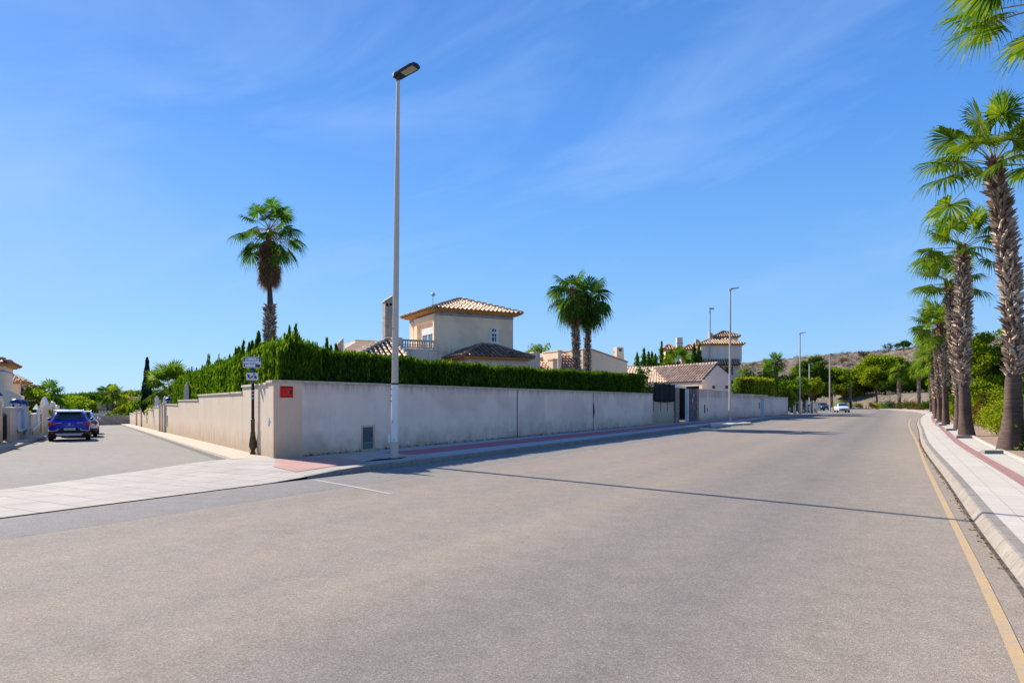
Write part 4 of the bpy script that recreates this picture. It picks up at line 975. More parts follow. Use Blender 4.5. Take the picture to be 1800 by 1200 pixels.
# a loose row of uncut cypress tops inside the corner
for k, (px, py, Y) in enumerate(((458, 583, 23), (478, 592, 23.5), (440, 600, 24), (575, 596, 24), (592, 606, 24.5), (500, 604, 24), (365, 622, 33), (383, 622, 32), (415, 610, 28))):
    x, y, z = D(px, py, Y); r = empty('young_cypress', (x, y, 1.9), 0, ['tallest ragged cypress shoot left of the palm trunk behind the corner hedge', 'ragged cypress shoot right at the foot of the palm behind the hedge', 'ragged cypress shoot left above the street sign', 'ragged cypress tuft above the dark hedge, left of the tall lamp', 'small cypress tuft next to the tall lamp above the dark hedge', 'short cypress tuft just right of the palm trunk', 'thin sparse cypress shoot standing out on the left end of the tall hedge', 'second thin cypress shoot toward the left end of the tall hedge', 'ragged cypress shoot between the thin shoots and the street sign'][k], 'cypress', 'uncut cypress tops behind the hedges')
    rng = rnd(60 + k); H_ = z - 1.9; thin = px in (365, 383); n = 1100 if thin else 4600; v = rng.random(n) ** .8; w = (.30 if thin else .42) * (1.02 - v) ** .6
    nb = 9; off = rng.normal(size=(nb, 2)) * (.10 if thin else .22); hb = .55 + .45 * rng.random(nb); hb[0] = 1.0; kk = rng.integers(0, nb, n)
    p = np.stack([off[kk, 0] * (1 - v * .6) + rng.normal(size=n) * w * .26, off[kk, 1] * (1 - v * .6) + rng.normal(size=n) * w * .26, v * H_ * hb[kk]], -1)
    A = unit(np.array((0, 0, 1.2)) + rng.normal(size=(n, 3)) * .25); s = .075 * (.5 + rng.random(n)); quad_mesh('foliage', diamonds(p, A, s, s * .24, rng), M['hedge_tip'], r)
    b = MB(); b.tube([(0, 0, -.3), (0, 0, H_ * .85)], [.04, .01], 5); b.build('stem', M['bark'], r)

# ---- fan palms
def frond_quads(rng, o, az, el, Lp, Lf, droop=1.0, nseg=34, spread=2.5, fold=.25):
    """one fan leaf: returns leaflet quads and the stalk path"""
    d = np.array((math.sin(az) * math.cos(el), math.cos(az) * math.cos(el), math.sin(el)))
    ts_ = np.linspace(0, 1, 6)[:, None]; path = np.array(o) + d * Lp * ts_ + np.array((0, 0, -1.0)) * (Lp * .22 * droop) * ts_ ** 2
    hub = path[-1]; T = unit(path[-1] - path[-2]); S = np.cross(T, (0, 0, 1.0)); S = S / max(np.linalg.norm(S), 1e-6)
    roll = rng.normal() * .35; Nn = np.cross(S, T); S = S * math.cos(roll) + Nn * math.sin(roll); Nn = np.cross(S, T)
    ph = np.linspace(-spread, spread, nseg) + rng.normal(size=nseg) * .02
    stn = np.array((0, .30, .56, .72, .86, 1.0)); out = []
    Lk = Lf * (.62 + .38 * np.cos(ph * .5)) * (1 + .06 * rng.normal(size=nseg)); dphi = 2 * spread / nseg
    fv = fold * (1 + np.abs(np.sin(ph)) * .5)
    dirs = (T[None] * np.cos(ph)[:, None] + S[None] * np.sin(ph)[:, None]) - Nn[None] * (np.abs(np.sin(ph)) * fold)[:, None] + Nn[None] * .12
    dirs = unit(dirs); side = unit(np.cross(dirs, Nn[None]))
    pts = []
    for s in stn:
        dr = max(0, s - .45); sag = (dr ** 1.5) * (.45 + .45 * rng.random(nseg)) * droop * 1.15
        p = hub + dirs * (Lk * s * (1 - .25 * np.minimum(sag, 1)))[:, None] + np.array((0, 0, -1.0)) * (Lk * sag)[:, None]; pts.append(p)
    wd = [.004, Lf * .30 * math.tan(dphi / 2) * 1.05, Lf * .56 * math.tan(dphi / 2) * .95, Lf * .56 * math.tan(dphi / 2) * .42, Lf * .5 * math.tan(dphi / 2) * .22, .002]
    for i in range(len(stn) - 1):
        a, b2 = pts[i], pts[i + 1]; out.append(np.stack([a - side * wd[i], a + side * wd[i], b2 + side * wd[i + 1], b2 - side * wd[i + 1]], 1))
    V = np.stack(out, 1)      # nseg, 5, 4, 3
    return V.reshape(-1, 4, 3), path
def strip_tube(path, r0, r1, n=5):
    b = MB(); b.tube([tuple(p) for p in path], list(np.linspace(r0, r1, len(path))), n, cap=False); V = np.array(b.v); return V[np.array([f for f in b.f if len(f) == 4])]
def palm(label, base, pts, rad, crown, seed, nf=26, Lp=1.1, Lf=1.25, smooth_to=2.8, m='frond', group=None, skirt=0, skirt_len=1.8, el=(-.45, 1.25), indiv=False, boots=True, boot_n=0, droop=1.0, boot_from=None, boot_to=None, cat_='palm tree', blen=.26, azb=None, nseg=34, dead=0):
    """pts: (x,y,z) trunk axis in world metres, rad: radius at each"""
    rng = rnd(seed); bx, by, bz = base; r = empty('palm_tree', base, 0, label, cat_, group)
    ax = np.array(pts, float) - np.array(base); b = MB()
    zf = np.linspace(0, 1, 26); zz = ax[0, 2] + (ax[-1, 2] - ax[0, 2]) * zf; axp = np.stack([np.interp(zz, ax[:, 2], ax[:, 0]), np.interp(zz, ax[:, 2], ax[:, 1]), zz], -1); rr = np.interp(zz, ax[:, 2], rad)
    rr2 = rr * np.where(zz > smooth_to, .66, 1.0) if boots else rr
    vs = []; NS = 20
    for p, q in zip(axp, rr2):
        for k in range(NS):
            w = 2 * math.pi * k / NS; q2 = q * (1 + .035 * math.sin(3 * w + p[2] * 2) + .02 * rng.normal()); vs.append((p[0] + q2 * math.cos(w), p[1] + q2 * math.sin(w), p[2]))
    b.add(vs, [(i * NS + k, i * NS + (k + 1) % NS, (i + 1) * NS + (k + 1) % NS, (i + 1) * NS + k) for i in range(25) for k in range(NS)]); b.build('trunk', M['trunk'], r, smooth=True, fix=False)
    top = axp[-1]; zt = zz[-1]
    if boots:
        z0 = boot_from if boot_from is not None else smooth_to - .1; z1 = boot_to if boot_to is not None else zt; n = boot_n or int((z1 - z0) * 150); i = np.arange(n); z = z0 + (z1 - z0) * i / n + rng.normal(size=n) * .03; w = i * 2.39996 + rng.normal(size=n) * .25
        cx_ = np.interp(z, ax[:, 2], ax[:, 0]); cy_ = np.interp(z, ax[:, 2], ax[:, 1]); rd = np.interp(z, ax[:, 2], rad)
        O = np.stack([np.cos(w), np.sin(w), 0 * w], -1); S = np.stack([-np.sin(w), np.cos(w), 0 * w], -1) ; lean = (np.where(rng.random(n) < .5, 1, -1) * (.35 + .55 * rng.random(n)))[:, None]
        U = unit(np.array((0, 0, .85)) + O * (.22 + .38 * rng.random((n, 1)) + .5 * (rng.random((n, 1)) < .06)) + S * lean * 1.25); fr = sm(z, zt - 1.2, zt - .1)
        Lb = blen * (.5 + .8 * rng.random(n)) * (rd / .33) ** .5; Wb = .052 * (.7 + .6 * rng.random(n)) * (rd / .33) ** .6
        p0 = np.stack([cx_, cy_, z], -1) + O * (rd * .62)[:, None]; S2 = unit(np.cross(U, O)); Th = .022
        q = []
        a0 = p0 - S2 * Wb[:, None]; a1 = p0 + S2 * Wb[:, None]; m0 = p0 + U * (Lb * .55)[:, None]; m1 = m0 + S2 * (Wb * .8)[:, None]; m2 = m0 - S2 * (Wb * .8)[:, None]
        e = p0 + U * Lb[:, None] + O * (.03 + .05 * rng.random((n, 1))); e1 = e + S2 * (Wb * .25)[:, None]; e2 = e - S2 * (Wb * .25)[:, None]; t_ = O * Th
        Vb = np.stack([np.stack([a0 + t_, a1 + t_, m1 + t_ * 1.6, m2 + t_ * 1.6], 1), np.stack([m2 + t_ * 1.6, m1 + t_ * 1.6, e1 + t_, e2 + t_], 1), np.stack([a1 + t_, a1 - t_, m1 - t_, m1 + t_ * 1.6], 1), np.stack([m1 + t_ * 1.6, m1 - t_, e1, e1 + t_], 1), np.stack([a0 - t_, a0 + t_, m2 + t_ * 1.6, m2 - t_], 1), np.stack([m2 - t_, m2 + t_ * 1.6, e2 + t_, e2], 1), np.stack([a1 - t_, a0 - t_, m2 - t_, m1 - t_], 1), np.stack([m1 - t_, m2 - t_, e2, e1], 1)], 1)
        red = fr > rng.random(n) * .9
        # each leaf base one connected island
        def conn(V8, name, mm):
            if not len(V8): return
            pts8 = V8.reshape(-1, 4, 3); o = quad_mesh(name, pts8, mm, r); me = o.data; bm = bmesh.new(); bm.from_mesh(me); bmesh.ops.remove_doubles(bm, verts=bm.verts, dist=.0008); bm.to_mesh(me); bm.free()
        conn(Vb[~red], 'leaf_bases', M['boot'])
        if red.any(): conn(Vb[red], 'fresh_leaf_bases', M['boot_red'])
    F_, Pt = [], []
    for k in range(nf):
        u = (k + .5) / nf; e_ = el[1] + (el[0] - el[1]) * u ** .9 + rng.normal() * .10; az = k * 2.39996 + rng.normal() * .2 + (azb or 0)
        s_ = (.85 + .3 * rng.random()); o = top + np.array((0, 0, -.25 * u))
        V, path = frond_quads(rng, o, az, e_, Lp * s_ * (1.0 if e_ > .1 else 1.05), Lf * (.85 + .25 * rng.random()), droop * (.55 + .8 * (1 - max(e_, 0) / 1.4)), nseg=nseg)
        F_.append(V); Pt.append(strip_tube(path, .022, .012))
        if indiv:
            fo = quad_mesh('frond', V, M[m], r); quad_mesh('stalk', Pt[-1], M['petiole'], fo)
    if not indiv:
        quad_mesh('crown', np.concatenate(F_), M[m], r); quad_mesh('leaf_stalks', np.concatenate(Pt), M['petiole'], r)
    if skirt:
        S_ = []
        for k in range(skirt):
            az = k * 2.39996 + rng.normal() * .3; zo = -.2 - skirt_len * .45 * rng.random(); rd = np.interp(zt + zo, ax[:, 2], rad)
            o = top + np.array((math.sin(az) * rd * .5, math.cos(az) * rd * .5, zo)); V, path = frond_quads(rng, o, az, -1.25 + rng.normal() * .12, .38, .8, 1.6, nseg=18, spread=1.3); S_ += [V, strip_tube(path, .02, .012)]
        quad_mesh('dead_frond_skirt', np.concatenate(S_), M['deadfrond'], r)
    if dead:
        S_ = []
        for k in range(dead):
            az = rng.random() * 6.28; o = top + np.array((0, 0, -.2)); n = 120; d = np.array((math.sin(az), math.cos(az), 0)); tt = rng.random(n)[:, None]
            p = o + d * (.4 + 1.0 * tt) + np.array((0, 0, -1)) * (.1 + 1.0 * tt ** 2) + rng.normal(size=(n, 3)) * np.array((.12, .12, .22)); S_.append(diamonds(p, unit(np.array((0, 0, -1.0)) + rng.normal(size=(n, 3)) * .3), .09, .012, rng))
        quad_mesh('seed_stalks', np.concatenate(S_), M['deadfrond'], r)
    return r
def ppalm(label, Y, axis_px, wid_px, base_z=None, **kw):
    """trunk axis given as (px,py) at depth Y, widths in px at the same rows"""
    pts = [D(px, py, Y) for px, py in axis_px]; rad = [w / 2 / F * Y for w in wid_px]; base = (pts[0][0], pts[0][1], base_z if base_z is not None else pts[0][2])
    if base_z is not None: pts = [(pts[0][0], pts[0][1], base_z)] + pts[1:]
    return palm(label, base, pts, rad, None, **kw)
GP = 'palms lining the right pavement'
ppalm('nearest pavement palm, its fronds reaching into the top right corner', 13.4, [(1905, 1000), (1900, 840), (1893, 700), (1882, 400), (1874, -10)], [74, 44, 50, 50, 36], base_z=.13, seed=21, nf=22, Lp=1.55, Lf=1.15, smooth_to=2.6, group=GP, indiv=True, el=(.2, 1.25), azb=1.1, droop=.8, nseg=44)
ppalm('tall leaning palm with thick shaggy trunk at the right edge, second from the camera', 21.3, [(1777, 792), (1781, 740), (1781, 670), (1783, 600), (1778, 520), (1771, 460), (1762, 390), (1753, 340), (1748, 282)], [44, 30, 25, 31, 31, 32, 32, 30, 19], base_z=.13, seed=22, nf=21, Lp=1.45, Lf=1.08, smooth_to=2.35, group=GP, indiv=True, el=(-.05, 1.45), azb=.6, nseg=40)
ppalm('third palm of the right pavement row, shaggy grey trunk with rusty top', 30.5, [(1700, 767), (1697, 735), (1695, 680), (1691, 600), (1694, 520), (1692, 470), (1691, 432)], [27, 20, 17, 26, 23, 22, 11], base_z=.13, seed=23, nf=17, Lp=1.35, Lf=1.1, smooth_to=2.3, group=GP, indiv=True, el=(.0, 1.2), azb=1.0)
ppalm('fourth palm, half hidden behind the third trunk', 37.5, [(1685, 754), (1686, 720), (1685, 690), (1680, 620), (1672, 540), (1667, 495)], [16, 13, 13, 19, 17, 9], base_z=.13, seed=24, nf=17, Lp=1.25, Lf=1.1, smooth_to=1.9, group=GP, indiv=True, el=(-.1, 1.2))
ppalm('fifth palm of the right row with straight brown lower trunk', 45.5, [(1663, 746), (1662, 720), (1661, 670), (1656, 620), (1652, 568)], [13, 10, 10, 14, 8], base_z=.13, seed=25, nf=22, Lp=1.1, Lf=1.0, droop=.7, smooth_to=2.6, group=GP, indiv=True, el=(-.5, 1.2), nseg=28)
ppalm('sixth palm with rusty orange upper trunk beside the fifth', 54, [(1653, 739), (1652, 710), (1650, 660), (1648, 610), (1646, 578)], [11, 8, 10, 13, 8], base_z=.13, seed=26, nf=22, droop=.7, Lp=1.1, Lf=1.0, smooth_to=1.9, group=GP, el=(-.6, 1.2), nseg=26)
ppalm('seventh palm of the right row', 62, [(1646, 736), (1645, 705), (1643, 660), (1641, 615)], [9, 8, 11, 7], base_z=.13, seed=27, nf=22, droop=.7, Lp=1.1, Lf=1.0, smooth_to=1.9, group=GP, el=(-.7, 1.2), nseg=22)
ppalm('eighth palm, dark slim trunk at the start of the bend', 88, [(1642, 727), (1641, 700), (1639, 660), (1638, 625)], [6.5, 5, 6.5, 5], base_z=.13, seed=28, nf=24, Lp=1.4, Lf=1.3, smooth_to=2.2, group=GP, el=(-.7, 1.2), nseg=20)
ppalm('ninth palm, dark slim trunk just past the start of the bend', 106, [(1637, 723), (1636, 700), (1635, 665), (1634, 632)], [5.5, 4.5, 5, 4], base_z=.13, seed=29, nf=24, Lp=1.4, Lf=1.3, smooth_to=2.2, group=GP, el=(-.7, 1.2), nseg=20)
GB = 'palms around the far bend'
def fpalm(label, px, pyb, pyt, Y, w, seed, nf=22, **kw):
    base = G(px, Y, -.05); t = D(px - 1, pyt, Y); kw.setdefault('Lp', 1.4); kw.setdefault('Lf', 1.4)
    return palm(label, base, [base, (base[0], base[1], base[2] + .3 * (t[2] - base[2])), t], [w / 2 / F * Y] * 2 + [w * .4 / F * Y], None, seed=seed, nf=nf, group=GB, smooth_to=2.0, nseg=16, el=(-.6, 1.2), **kw)
fpalm('slim shaggy palm on the outside of the bend, left of the right row', 1615.5, 720, 646, 148, 5.5, 31)
fpalm('palm with full crown standing in front of the big pine at the bend', 1580.5, 718, 650, 158, 6.5, 32, m='frond', Lf=1.7)
fpalm('thin palm just right of the fourth lamp post with a small withered crown', 1495, 716, 673, 176, 4, 33, nf=9, Lf=.9, Lp=.8)
fpalm('dark slim palm directly behind the fourth lamp post', 1462, 714, 668, 190, 4.5, 34, nf=10, Lf=1.0, Lp=.8)
r = empty('dead_palm', G(1541, 170), 0, 'bare grey palm stump without crown on the far bend', 'palm tree'); b = MB(); b.tube([(0, 0, -.2), (.05, 0, 2.5), (-.1, 0, 5.6)], [.22, .25, .18], 10); b.build('trunk', M['trunk'], r, smooth=True)
ppalm('palm with shaggy brown skirt rising behind the corner hedge left of the tall lamp', 40, [(474, 690), (474, 590), (475, 532), (474, 500), (473, 402)], [19, 19, 15, 11, 13], base_z=-.2, seed=41, nf=29, Lp=1.45, Lf=.95, smooth_to=.5, boot_to=7.4, m='frond_dark', skirt=70, skirt_len=4.6, el=(-.75, 1.3), indiv=True, dead=7, blen=.3, nseg=30)
GQ = 'pair of palms behind the hedge'
ppalm('left palm of the pair behind the hedge, brown dead skirt along its trunk', 45.4, [(1014, 700), (1014, 650), (1012, 590), (1009, 540), (1006, 508)], [13, 13, 12, 11, 9], base_z=0, seed=42, nf=23, Lp=1.0, Lf=1.1, smooth_to=.5, m='frond_dark', skirt=34, skirt_len=3.2, el=(-1.0, 1.3), group=GQ, indiv=True, dead=3, nseg=28, droop=1.25)
ppalm('right palm of the pair behind the hedge, slimmer trunk', 46.6, [(1033, 700), (1033, 650), (1033, 600), (1034, 555), (1035, 520)], [9, 9, 9, 8, 7], base_z=0, seed=43, nf=21, Lp=1.0, Lf=1.1, smooth_to=.5, m='frond_dark', skirt=10, skirt_len=2.0, el=(-1.1, 1.3), group=GQ, indiv=True, dead=2, nseg=28, droop=1.25)
palm('right palm of the two behind the clipped garden shrubs', D(1364, 700, 92), [D(1364, 700, 92), D(1364, 670, 92), D(1364, 635, 92)], [.30, .30, .25], None, seed=44, nf=20, Lp=.9, Lf=.85, smooth_to=.5, group='two garden palms beyond the second lamp', el=(-.6, 1.2), nseg=20, boots=False, m='frond_dark')
palm('left palm of the two behind the clipped garden shrubs', D(1352, 700, 96), [D(1352, 700, 96), D(1352, 670, 96), D(1352, 642, 96)], [.28, .28, .25], None, seed=45, nf=18, Lp=.8, Lf=.8, smooth_to=.5, group='two garden palms beyond the second lamp', el=(-.6, 1.2), nseg=20, boots=False)
palm('stemless fan palm spreading over the stepped wall beyond the white gates', D(304, 705, 56), [D(304, 712, 56), D(304, 700, 56), D(303, 677, 56)], [.3, .3, .25], None, seed=46, nf=34, Lp=1.35, Lf=1.15, smooth_to=.5, el=(-.5, 1.3), nseg=24, boots=False, droop=.5, cat_='palm tree')
palm('slim palm with bare reddish trunk at the bottom of the side street', D(197.5, 728, 96), [D(197.5, 728, 96), D(198, 710, 96), D(198.5, 691, 96)], [.16, .13, .13], None, seed=47, nf=18, Lp=1.0, Lf=1.1, smooth_to=.5, el=(-.5, 1.2), nseg=18, boots=False)
palm('short palm left of the slim one at the bottom of the side street', D(187, 712, 104), [D(187, 716, 104), D(187, 700, 104), D(188, 690, 104)], [.14, .13, .13], None, seed=48, nf=16, Lp=1.0, Lf=1.1, smooth_to=.5, el=(-.5, 1.2), nseg=18, boots=False, m='frond_dark')
palm('dark palm crown peeping over the shrub tree left of the blue car', D(89, 712, 60), [D(89, 718, 60), D(88, 700, 60), D(87, 690, 60)], [.2, .18, .18], None, seed=49, nf=18, Lp=.9, Lf=1.0, smooth_to=.5, el=(-.5, 1.2), nseg=18, boots=False, m='frond_dark')
palm('leafy garden palm over the garage roof, among the cypress shoots', D(1192, 655, 77), [D(1192, 662, 77), D(1192, 650, 77), D(1192, 636, 77)], [.3, .3, .25], None, seed=50, nf=26, Lp=1.2, Lf=1.1, smooth_to=.5, el=(-.5, 1.3), nseg=20, boots=False, droop=.6)
# ---- row behind the pavement palms: flowering shrubs, fence, pines
SHR = [(14.0, 1.5, 1.9, 'bush', 'yellow green shrub right of the leaning shaggy palm, at the right edge'), (17.2, 1.5, 1.9, 'bush_yellow', 'leafy shrub behind the flared foot of the leaning shaggy palm'),
 (20.5, 1.6, 2.0, 'bush', 'bright leafy shrub spilling left of the leaning shaggy palm'), (23.5, 1.4, 2.3, 'bush_yellow', 'tall yellow green shrub beside the torn green mesh'),
 (26.5, 1.4, 2.1, 'bush', 'shrub with magenta flowers left of the torn green mesh'), (29.8, 1.5, 2.1, 'bush_yellow', 'shrub directly behind the third pavement palm'),
 (33.5, 1.5, 2.2, 'bush', 'shrub between the third and fourth pavement palms'), (37.5, 1.5, 2.2, 'bush_yellow', 'yellow shrub behind the fourth pavement palm'),
 (42, 1.6, 2.2, 'bush_red', 'shrub with reddish bracts filling the gap left of the fourth palm'), (47, 1.6, 2.2, 'bush', 'green shrub behind the fifth pavement palm'),
 (52.5, 1.6, 2.1, 'bush_yellow', 'yellow shrub behind the sixth pavement palm'), (59, 1.7, 2.1, 'bush_red', 'reddish shrub behind the seventh pavement palm'),
 (66, 1.7, 2.1, 'bush', 'green shrub glimpsed past the seventh palm'), (74, 1.7, 2.1, 'bush_yellow', 'yellow shrub before the eighth palm'),
 (83, 1.8, 2.1, 'bush_red', 'reddish shrub behind the eighth palm'), (93, 1.8, 2.1, 'bush', 'green shrub between the eighth and ninth palms'),
 (104, 1.8, 2.0, 'bush_red', 'reddish shrub behind the ninth palm'), (117, 1.8, 2.0, 'bush_dark', 'dark shrub where the pavement begins to bend')]
for k, (Yk, rx_, rz_, mm, lb) in enumerate(SHR):
    x0 = float(np.interp(Yk, RKA[:12, 1], RKA[:12, 0])); x = x0 + (4.2 + .3 * math.sin(k * 2.3)) / .87; z = Hs(x, Yk)
    bush('roadside_shrub', (x, Yk + .3, z - .15), rx_, rz_, lb, M[mm], leaf=.055 if Yk < 45 else .085, k=26, dens=900 if Yk < 45 else 380, seed=100 + k, group='shrubs behind the pavement palms', flowers=260 if k % 2 == 0 else 40, rc=.55)
fr = empty('garden_fence', (24, 26, 0), 0, 'green mesh fence with grey wooden posts glimpsed among the roadside shrubs', 'fence')
b = MB(); pts_ = []
for i, Yk in enumerate(np.arange(12, 62, 2.0)):
    x = float(np.interp(Yk, RKA[:12, 1], RKA[:12, 0])) + 4.1 / .87; pts_.append((x - 24, Yk - 26, Hs(x, Yk)))
rows = [[(p[0], p[1], p[2] - .1 + 1.45 * k) for k in range(2)] for p in pts_]; grid_mesh('mesh_panel', np.array(rows), plain('green mesh', (.01, .16, .10), .7, .3, 3), fr)
for p in pts_:
    b = MB(); b.tube([(p[0] - .05, p[1], p[2] - .2), (p[0] - .05, p[1], p[2] + 1.6)], .045, 6); b.build('post', M['deadwood'], fr)
def pine(label, px, Y, top_px, rx_px, seed, m='pine', low=0, ry=None, leaf=.16, dens=170, k=34, zb=None, th=None):
    Y = Y + 13 if Y > 140 else Y; th = .9 if Y > 140 else th; x = (px - 900) / F * Y; z = Hs(x, Y) if zb is None else zb; top = CAMZ + (HZ - top_px) / F * Y; rx = 1.12 * rx_px / F * Y
    return tree('pine_tree', (x, Y, z), top, rx, label, 'pine', M[m], leaf=leaf, k=int(k * 1.6), rc=rx * .27, dens=int(dens * 1.2), seed=seed, trunk_h=(th if th is not None else (top - z) * .22) * .5, group='pines along the road', trunk_r=.2, flat=.55, low=(top - z) * .12)
pine('large bright pine behind the second and third pavement palms', 1752, 52, 572, 62, 201, leaf=.10, dens=520, k=60, th=.6)
pine('darker pine left of the large bright one behind the palms', 1706, 60, 600, 40, 202, 'pine_dark', leaf=.11, dens=420, k=44, th=.6)
pine('pine at the right edge behind the shaggy leaning palm', 1830, 50, 590, 62, 203, leaf=.10, dens=460, k=50, th=.6)
pine('low pine growth between the shrubs and the large bright pine', 1760, 44, 655, 60, 204, leaf=.10, dens=420, k=34, th=.3)
pine('pine behind the fifth and sixth pavement palms', 1672, 90, 632, 38, 205, leaf=.15, k=40)
pine('broad pine at the bend behind the crowned palm', 1556, 182, 624, 46, 206, leaf=.26, dens=120, k=60, th=2.5)
pine('pine right of the broad one at the bend', 1598, 186, 640, 32, 207, 'pine_dark', leaf=.26, dens=120, k=44, th=2.5)
pine('tall dark pine above the far parked car, between third and fourth lamp', 1428, 165, 623, 36, 208, 'pine_dark', leaf=.24, dens=120, k=56, th=2.5)
pine('pine on the bend just left of the fourth lamp post', 1408, 172, 640, 24, 209, leaf=.24, dens=120, k=36, th=2)
pine('rounded low pine right of the fourth lamp post', 1484, 190, 646, 36, 210, leaf=.26, dens=120, k=46, th=2)
pine('rounded pine between the low one and the broad one on the bend', 1520, 196, 641, 32, 211, leaf=.26, dens=120, k=44, th=2)
pine('pale loose pine between the bend palms and the right row', 1626, 190, 652, 26, 212, leaf=.26, dens=110, k=34, th=2)
pine('dark pine low at the bend beside the dead white tree', 1567, 176, 668, 26, 213, 'pine_dark', leaf=.24, dens=120, k=30, th=1.5)
pine('pine at the left foot of the hillside by the third lamp', 1390, 150, 650, 20, 214, 'pine_dark', leaf=.22, dens=120, k=30, th=1.5)
# dead white tree
x, y, z = G(1565, 156); r = empty('dead_tree', (x, y, z), 0, 'bare whitish dead tree leaning at the bend in front of the dark pine', 'tree'); rng = rnd(5); b = MB()
def br(p, d, L, rd, n):
    q = p + d * L; b.tube([tuple(p), tuple((p + q) / 2 + rng.normal(size=3) * .05 * L), tuple(q)], [rd, rd * .8, rd * .55], 5)
    if n: 
        for _ in range(3): br(q, unit(d + rng.normal(size=3) * .55 + np.array((0, 0, .1))), L * .68, rd * .55, n - 1)
for a in (-.8, -.3, .4): br(np.array((0, 0, 0.)), unit(np.array((a, .1, .9))), 1.7, .12, 4)
b.build('branches', M['deadwood'], r)
# shrubs along the bend
for k, (px, py, Y, rx, rz, mm) in enumerate(((1477, 712, 152, 1.55, 1.75, 'bush'), (1498, 712, 168, .8, 1.3, 'bush_dark'), (1511, 713, 166, .8, 1.3, 'bush'), (1534, 714, 160, 1.1, 1.5, 'bush_red'), (1552, 714, 158, 1.2, 1.5, 'bush'), (1566, 714, 156, 1.2, 1.7, 'bush_dark'), (1588, 714, 150, 1.3, 1.7, 'bush_red'), (1600, 715, 146, 1.3, 1.7, 'bush_dark'), (1608, 715, 142, 1.2, 1.5, 'bush_red'), (1626, 716, 134, 1.3, 1.5, 'bush_red'), (1634, 716, 128, 1.2, 1.6, 'bush_dark'), (1541, 714, 163, 1, 1.3, 'bush_yellow'))):
    x, y, z = G(px, Y); bush('bend_shrub', (x, y, z - .1), rx * 1.55, rz * 1.35, ['round trimmed shrub behind the white moving car', 'small dark shrub by the thin palm on the bend', 'small round green shrub standing alone on the bend', 'reddish shrub right of the lone green one on the bend', 'green shrub beside the dead palm stump', 'dark shrub under the dead white tree', 'reddish shrub right of the crowned bend palm', 'dark shrub among reddish ones on the bend', 'reddish shrub left of the slim shaggy bend palm', 'reddish shrub right of the slim shaggy bend palm', 'dark shrub by the start of the pavement row', 'yellowish shrub behind the dead palm stump'][k], M[mm], leaf=.13, k=14, dens=130, seed=300 + k, flowers=40 if 'red' in mm else 0, group='shrubs around the bend')
# ridge trees and scrub on the hill
for k, (px, Y, h, w, mm, lb) in enumerate(((1328, 262, 3.2, 3.2, 'scrub', 'bare twiggy tree on the ridge above the clipped hedge'), (1400, 275, 3.0, 2.8, 'scrub', 'dry tree on the ridge left of the third lamp top'), (1434, 280, 3.6, 3.0, 'bush_dark', 'dark tree on the ridge above the tall pine'), (1448, 282, 3.0, 2.4, 'scrub', 'dry tree on the ridge right of the tall pine'), (1480, 284, 2.6, 2.4, 'scrub', 'small dry tree on the ridge right of the fourth lamp'), (1518, 286, 3.6, 3.2, 'scrub', 'wide dry tree on the middle of the ridge'), (1561, 288, 3.8, 2.6, 'scrub', 'upright dry tree on the ridge left of the round green one'), (1588, 288, 3.8, 4.0, 'bush_dark', 'rounded green tree on the ridge, nearest the palm row'))):
    x, y, z = G(px, Y); tree('ridge_tree', (x, y, z - .3), z + h, w, lb, 'tree', M[mm], leaf=.28, k=16, rc=w * .33, dens=26 if mm == 'scrub' else 90, seed=400 + k, trunk_h=h * .25, group='trees on the ridge', trunk_r=.12)
rng = rnd(77); cs = []; n = 0
xs_ = rng.uniform(60, 330, 14000); ys_ = rng.uniform(170, 330, 14000); dd_ = side_dist(xs_, ys_); zz_ = H(xs_, ys_); keep = (dd_ > 22) & (zz_ > 3.2) & (rng.random(14000) < .5 + .4 * np.sin(xs_ * .1) * np.cos(ys_ * .13))
cc = np.stack([xs_[keep], ys_[keep], zz_[keep] + .15], -1); rr_ = .4 + 1.1 * rng.random(len(cc)) ** 2
V = blob_leaves(cc, rr_, 26, .2, rng, flat=.7); o = quad_mesh('hillside_scrub', V, M['scrub']); tag(o, kind='stuff')
# distant wood at left
rng = rnd(78); xs_ = rng.uniform(-560, -60, 2300); ys_ = rng.uniform(240, 640, 2300); keep = (np.abs(xs_ / ys_ + .62) < .32); cc = np.stack([xs_[keep], ys_[keep], H(xs_[keep], ys_[keep]) + .9], -1)
V = blob_leaves(cc, 1.3 + 1.5 * rng.random(len(cc)), 30, .42, rng, flat=.75); o = quad_mesh('distant_wood', V, M['pine_dark']); tag(o, kind='stuff')
# trees and shrubs on the left
def T(px, Y, top_px, rx_px, label, m, seed, cat_='tree', leaf=.09, dens=330, k=26, name='garden_tree', th=None, group=None, zb=None, flat=.8, low=0.3, trunk_r=.12, ry=None):
    x = (px - 900) / F * Y; z = Hs(x, Y) if zb is None else zb; top = CAMZ + (HZ - top_px) / F * Y; rx = rx_px / F * Y
    return tree(name, (x, Y, z), top, rx, label, cat_, M[m], leaf=leaf, k=k, rc=rx * .36, dens=dens, seed=seed, trunk_h=th if th is not None else (top - z) * .3, group=group, trunk_r=trunk_r, flat=flat, low=low, ry=ry)
T(62, 48, 677, 34, 'broad bright green tree behind the front wall left of the blue car', 'bush', 501, leaf=.10, dens=420, k=36, th=.8)
T(104, 66, 699, 17, 'dark rounded tree behind the globe lamps', 'bush_dark', 502, th=.6)
T(120, 80, 699, 14, 'yellow green tree right of the globe lamps', 'bush', 503, th=.6)
T(34, 41, 713, 22, 'yellow shrub filling the garden behind the niche wall', 'bush_yellow', 504, 'shrub', leaf=.07, th=.3)
T(138, 110, 704, 22, 'green tree above the parked cars, before the far houses', 'bush', 505, leaf=.18, dens=120, th=1)
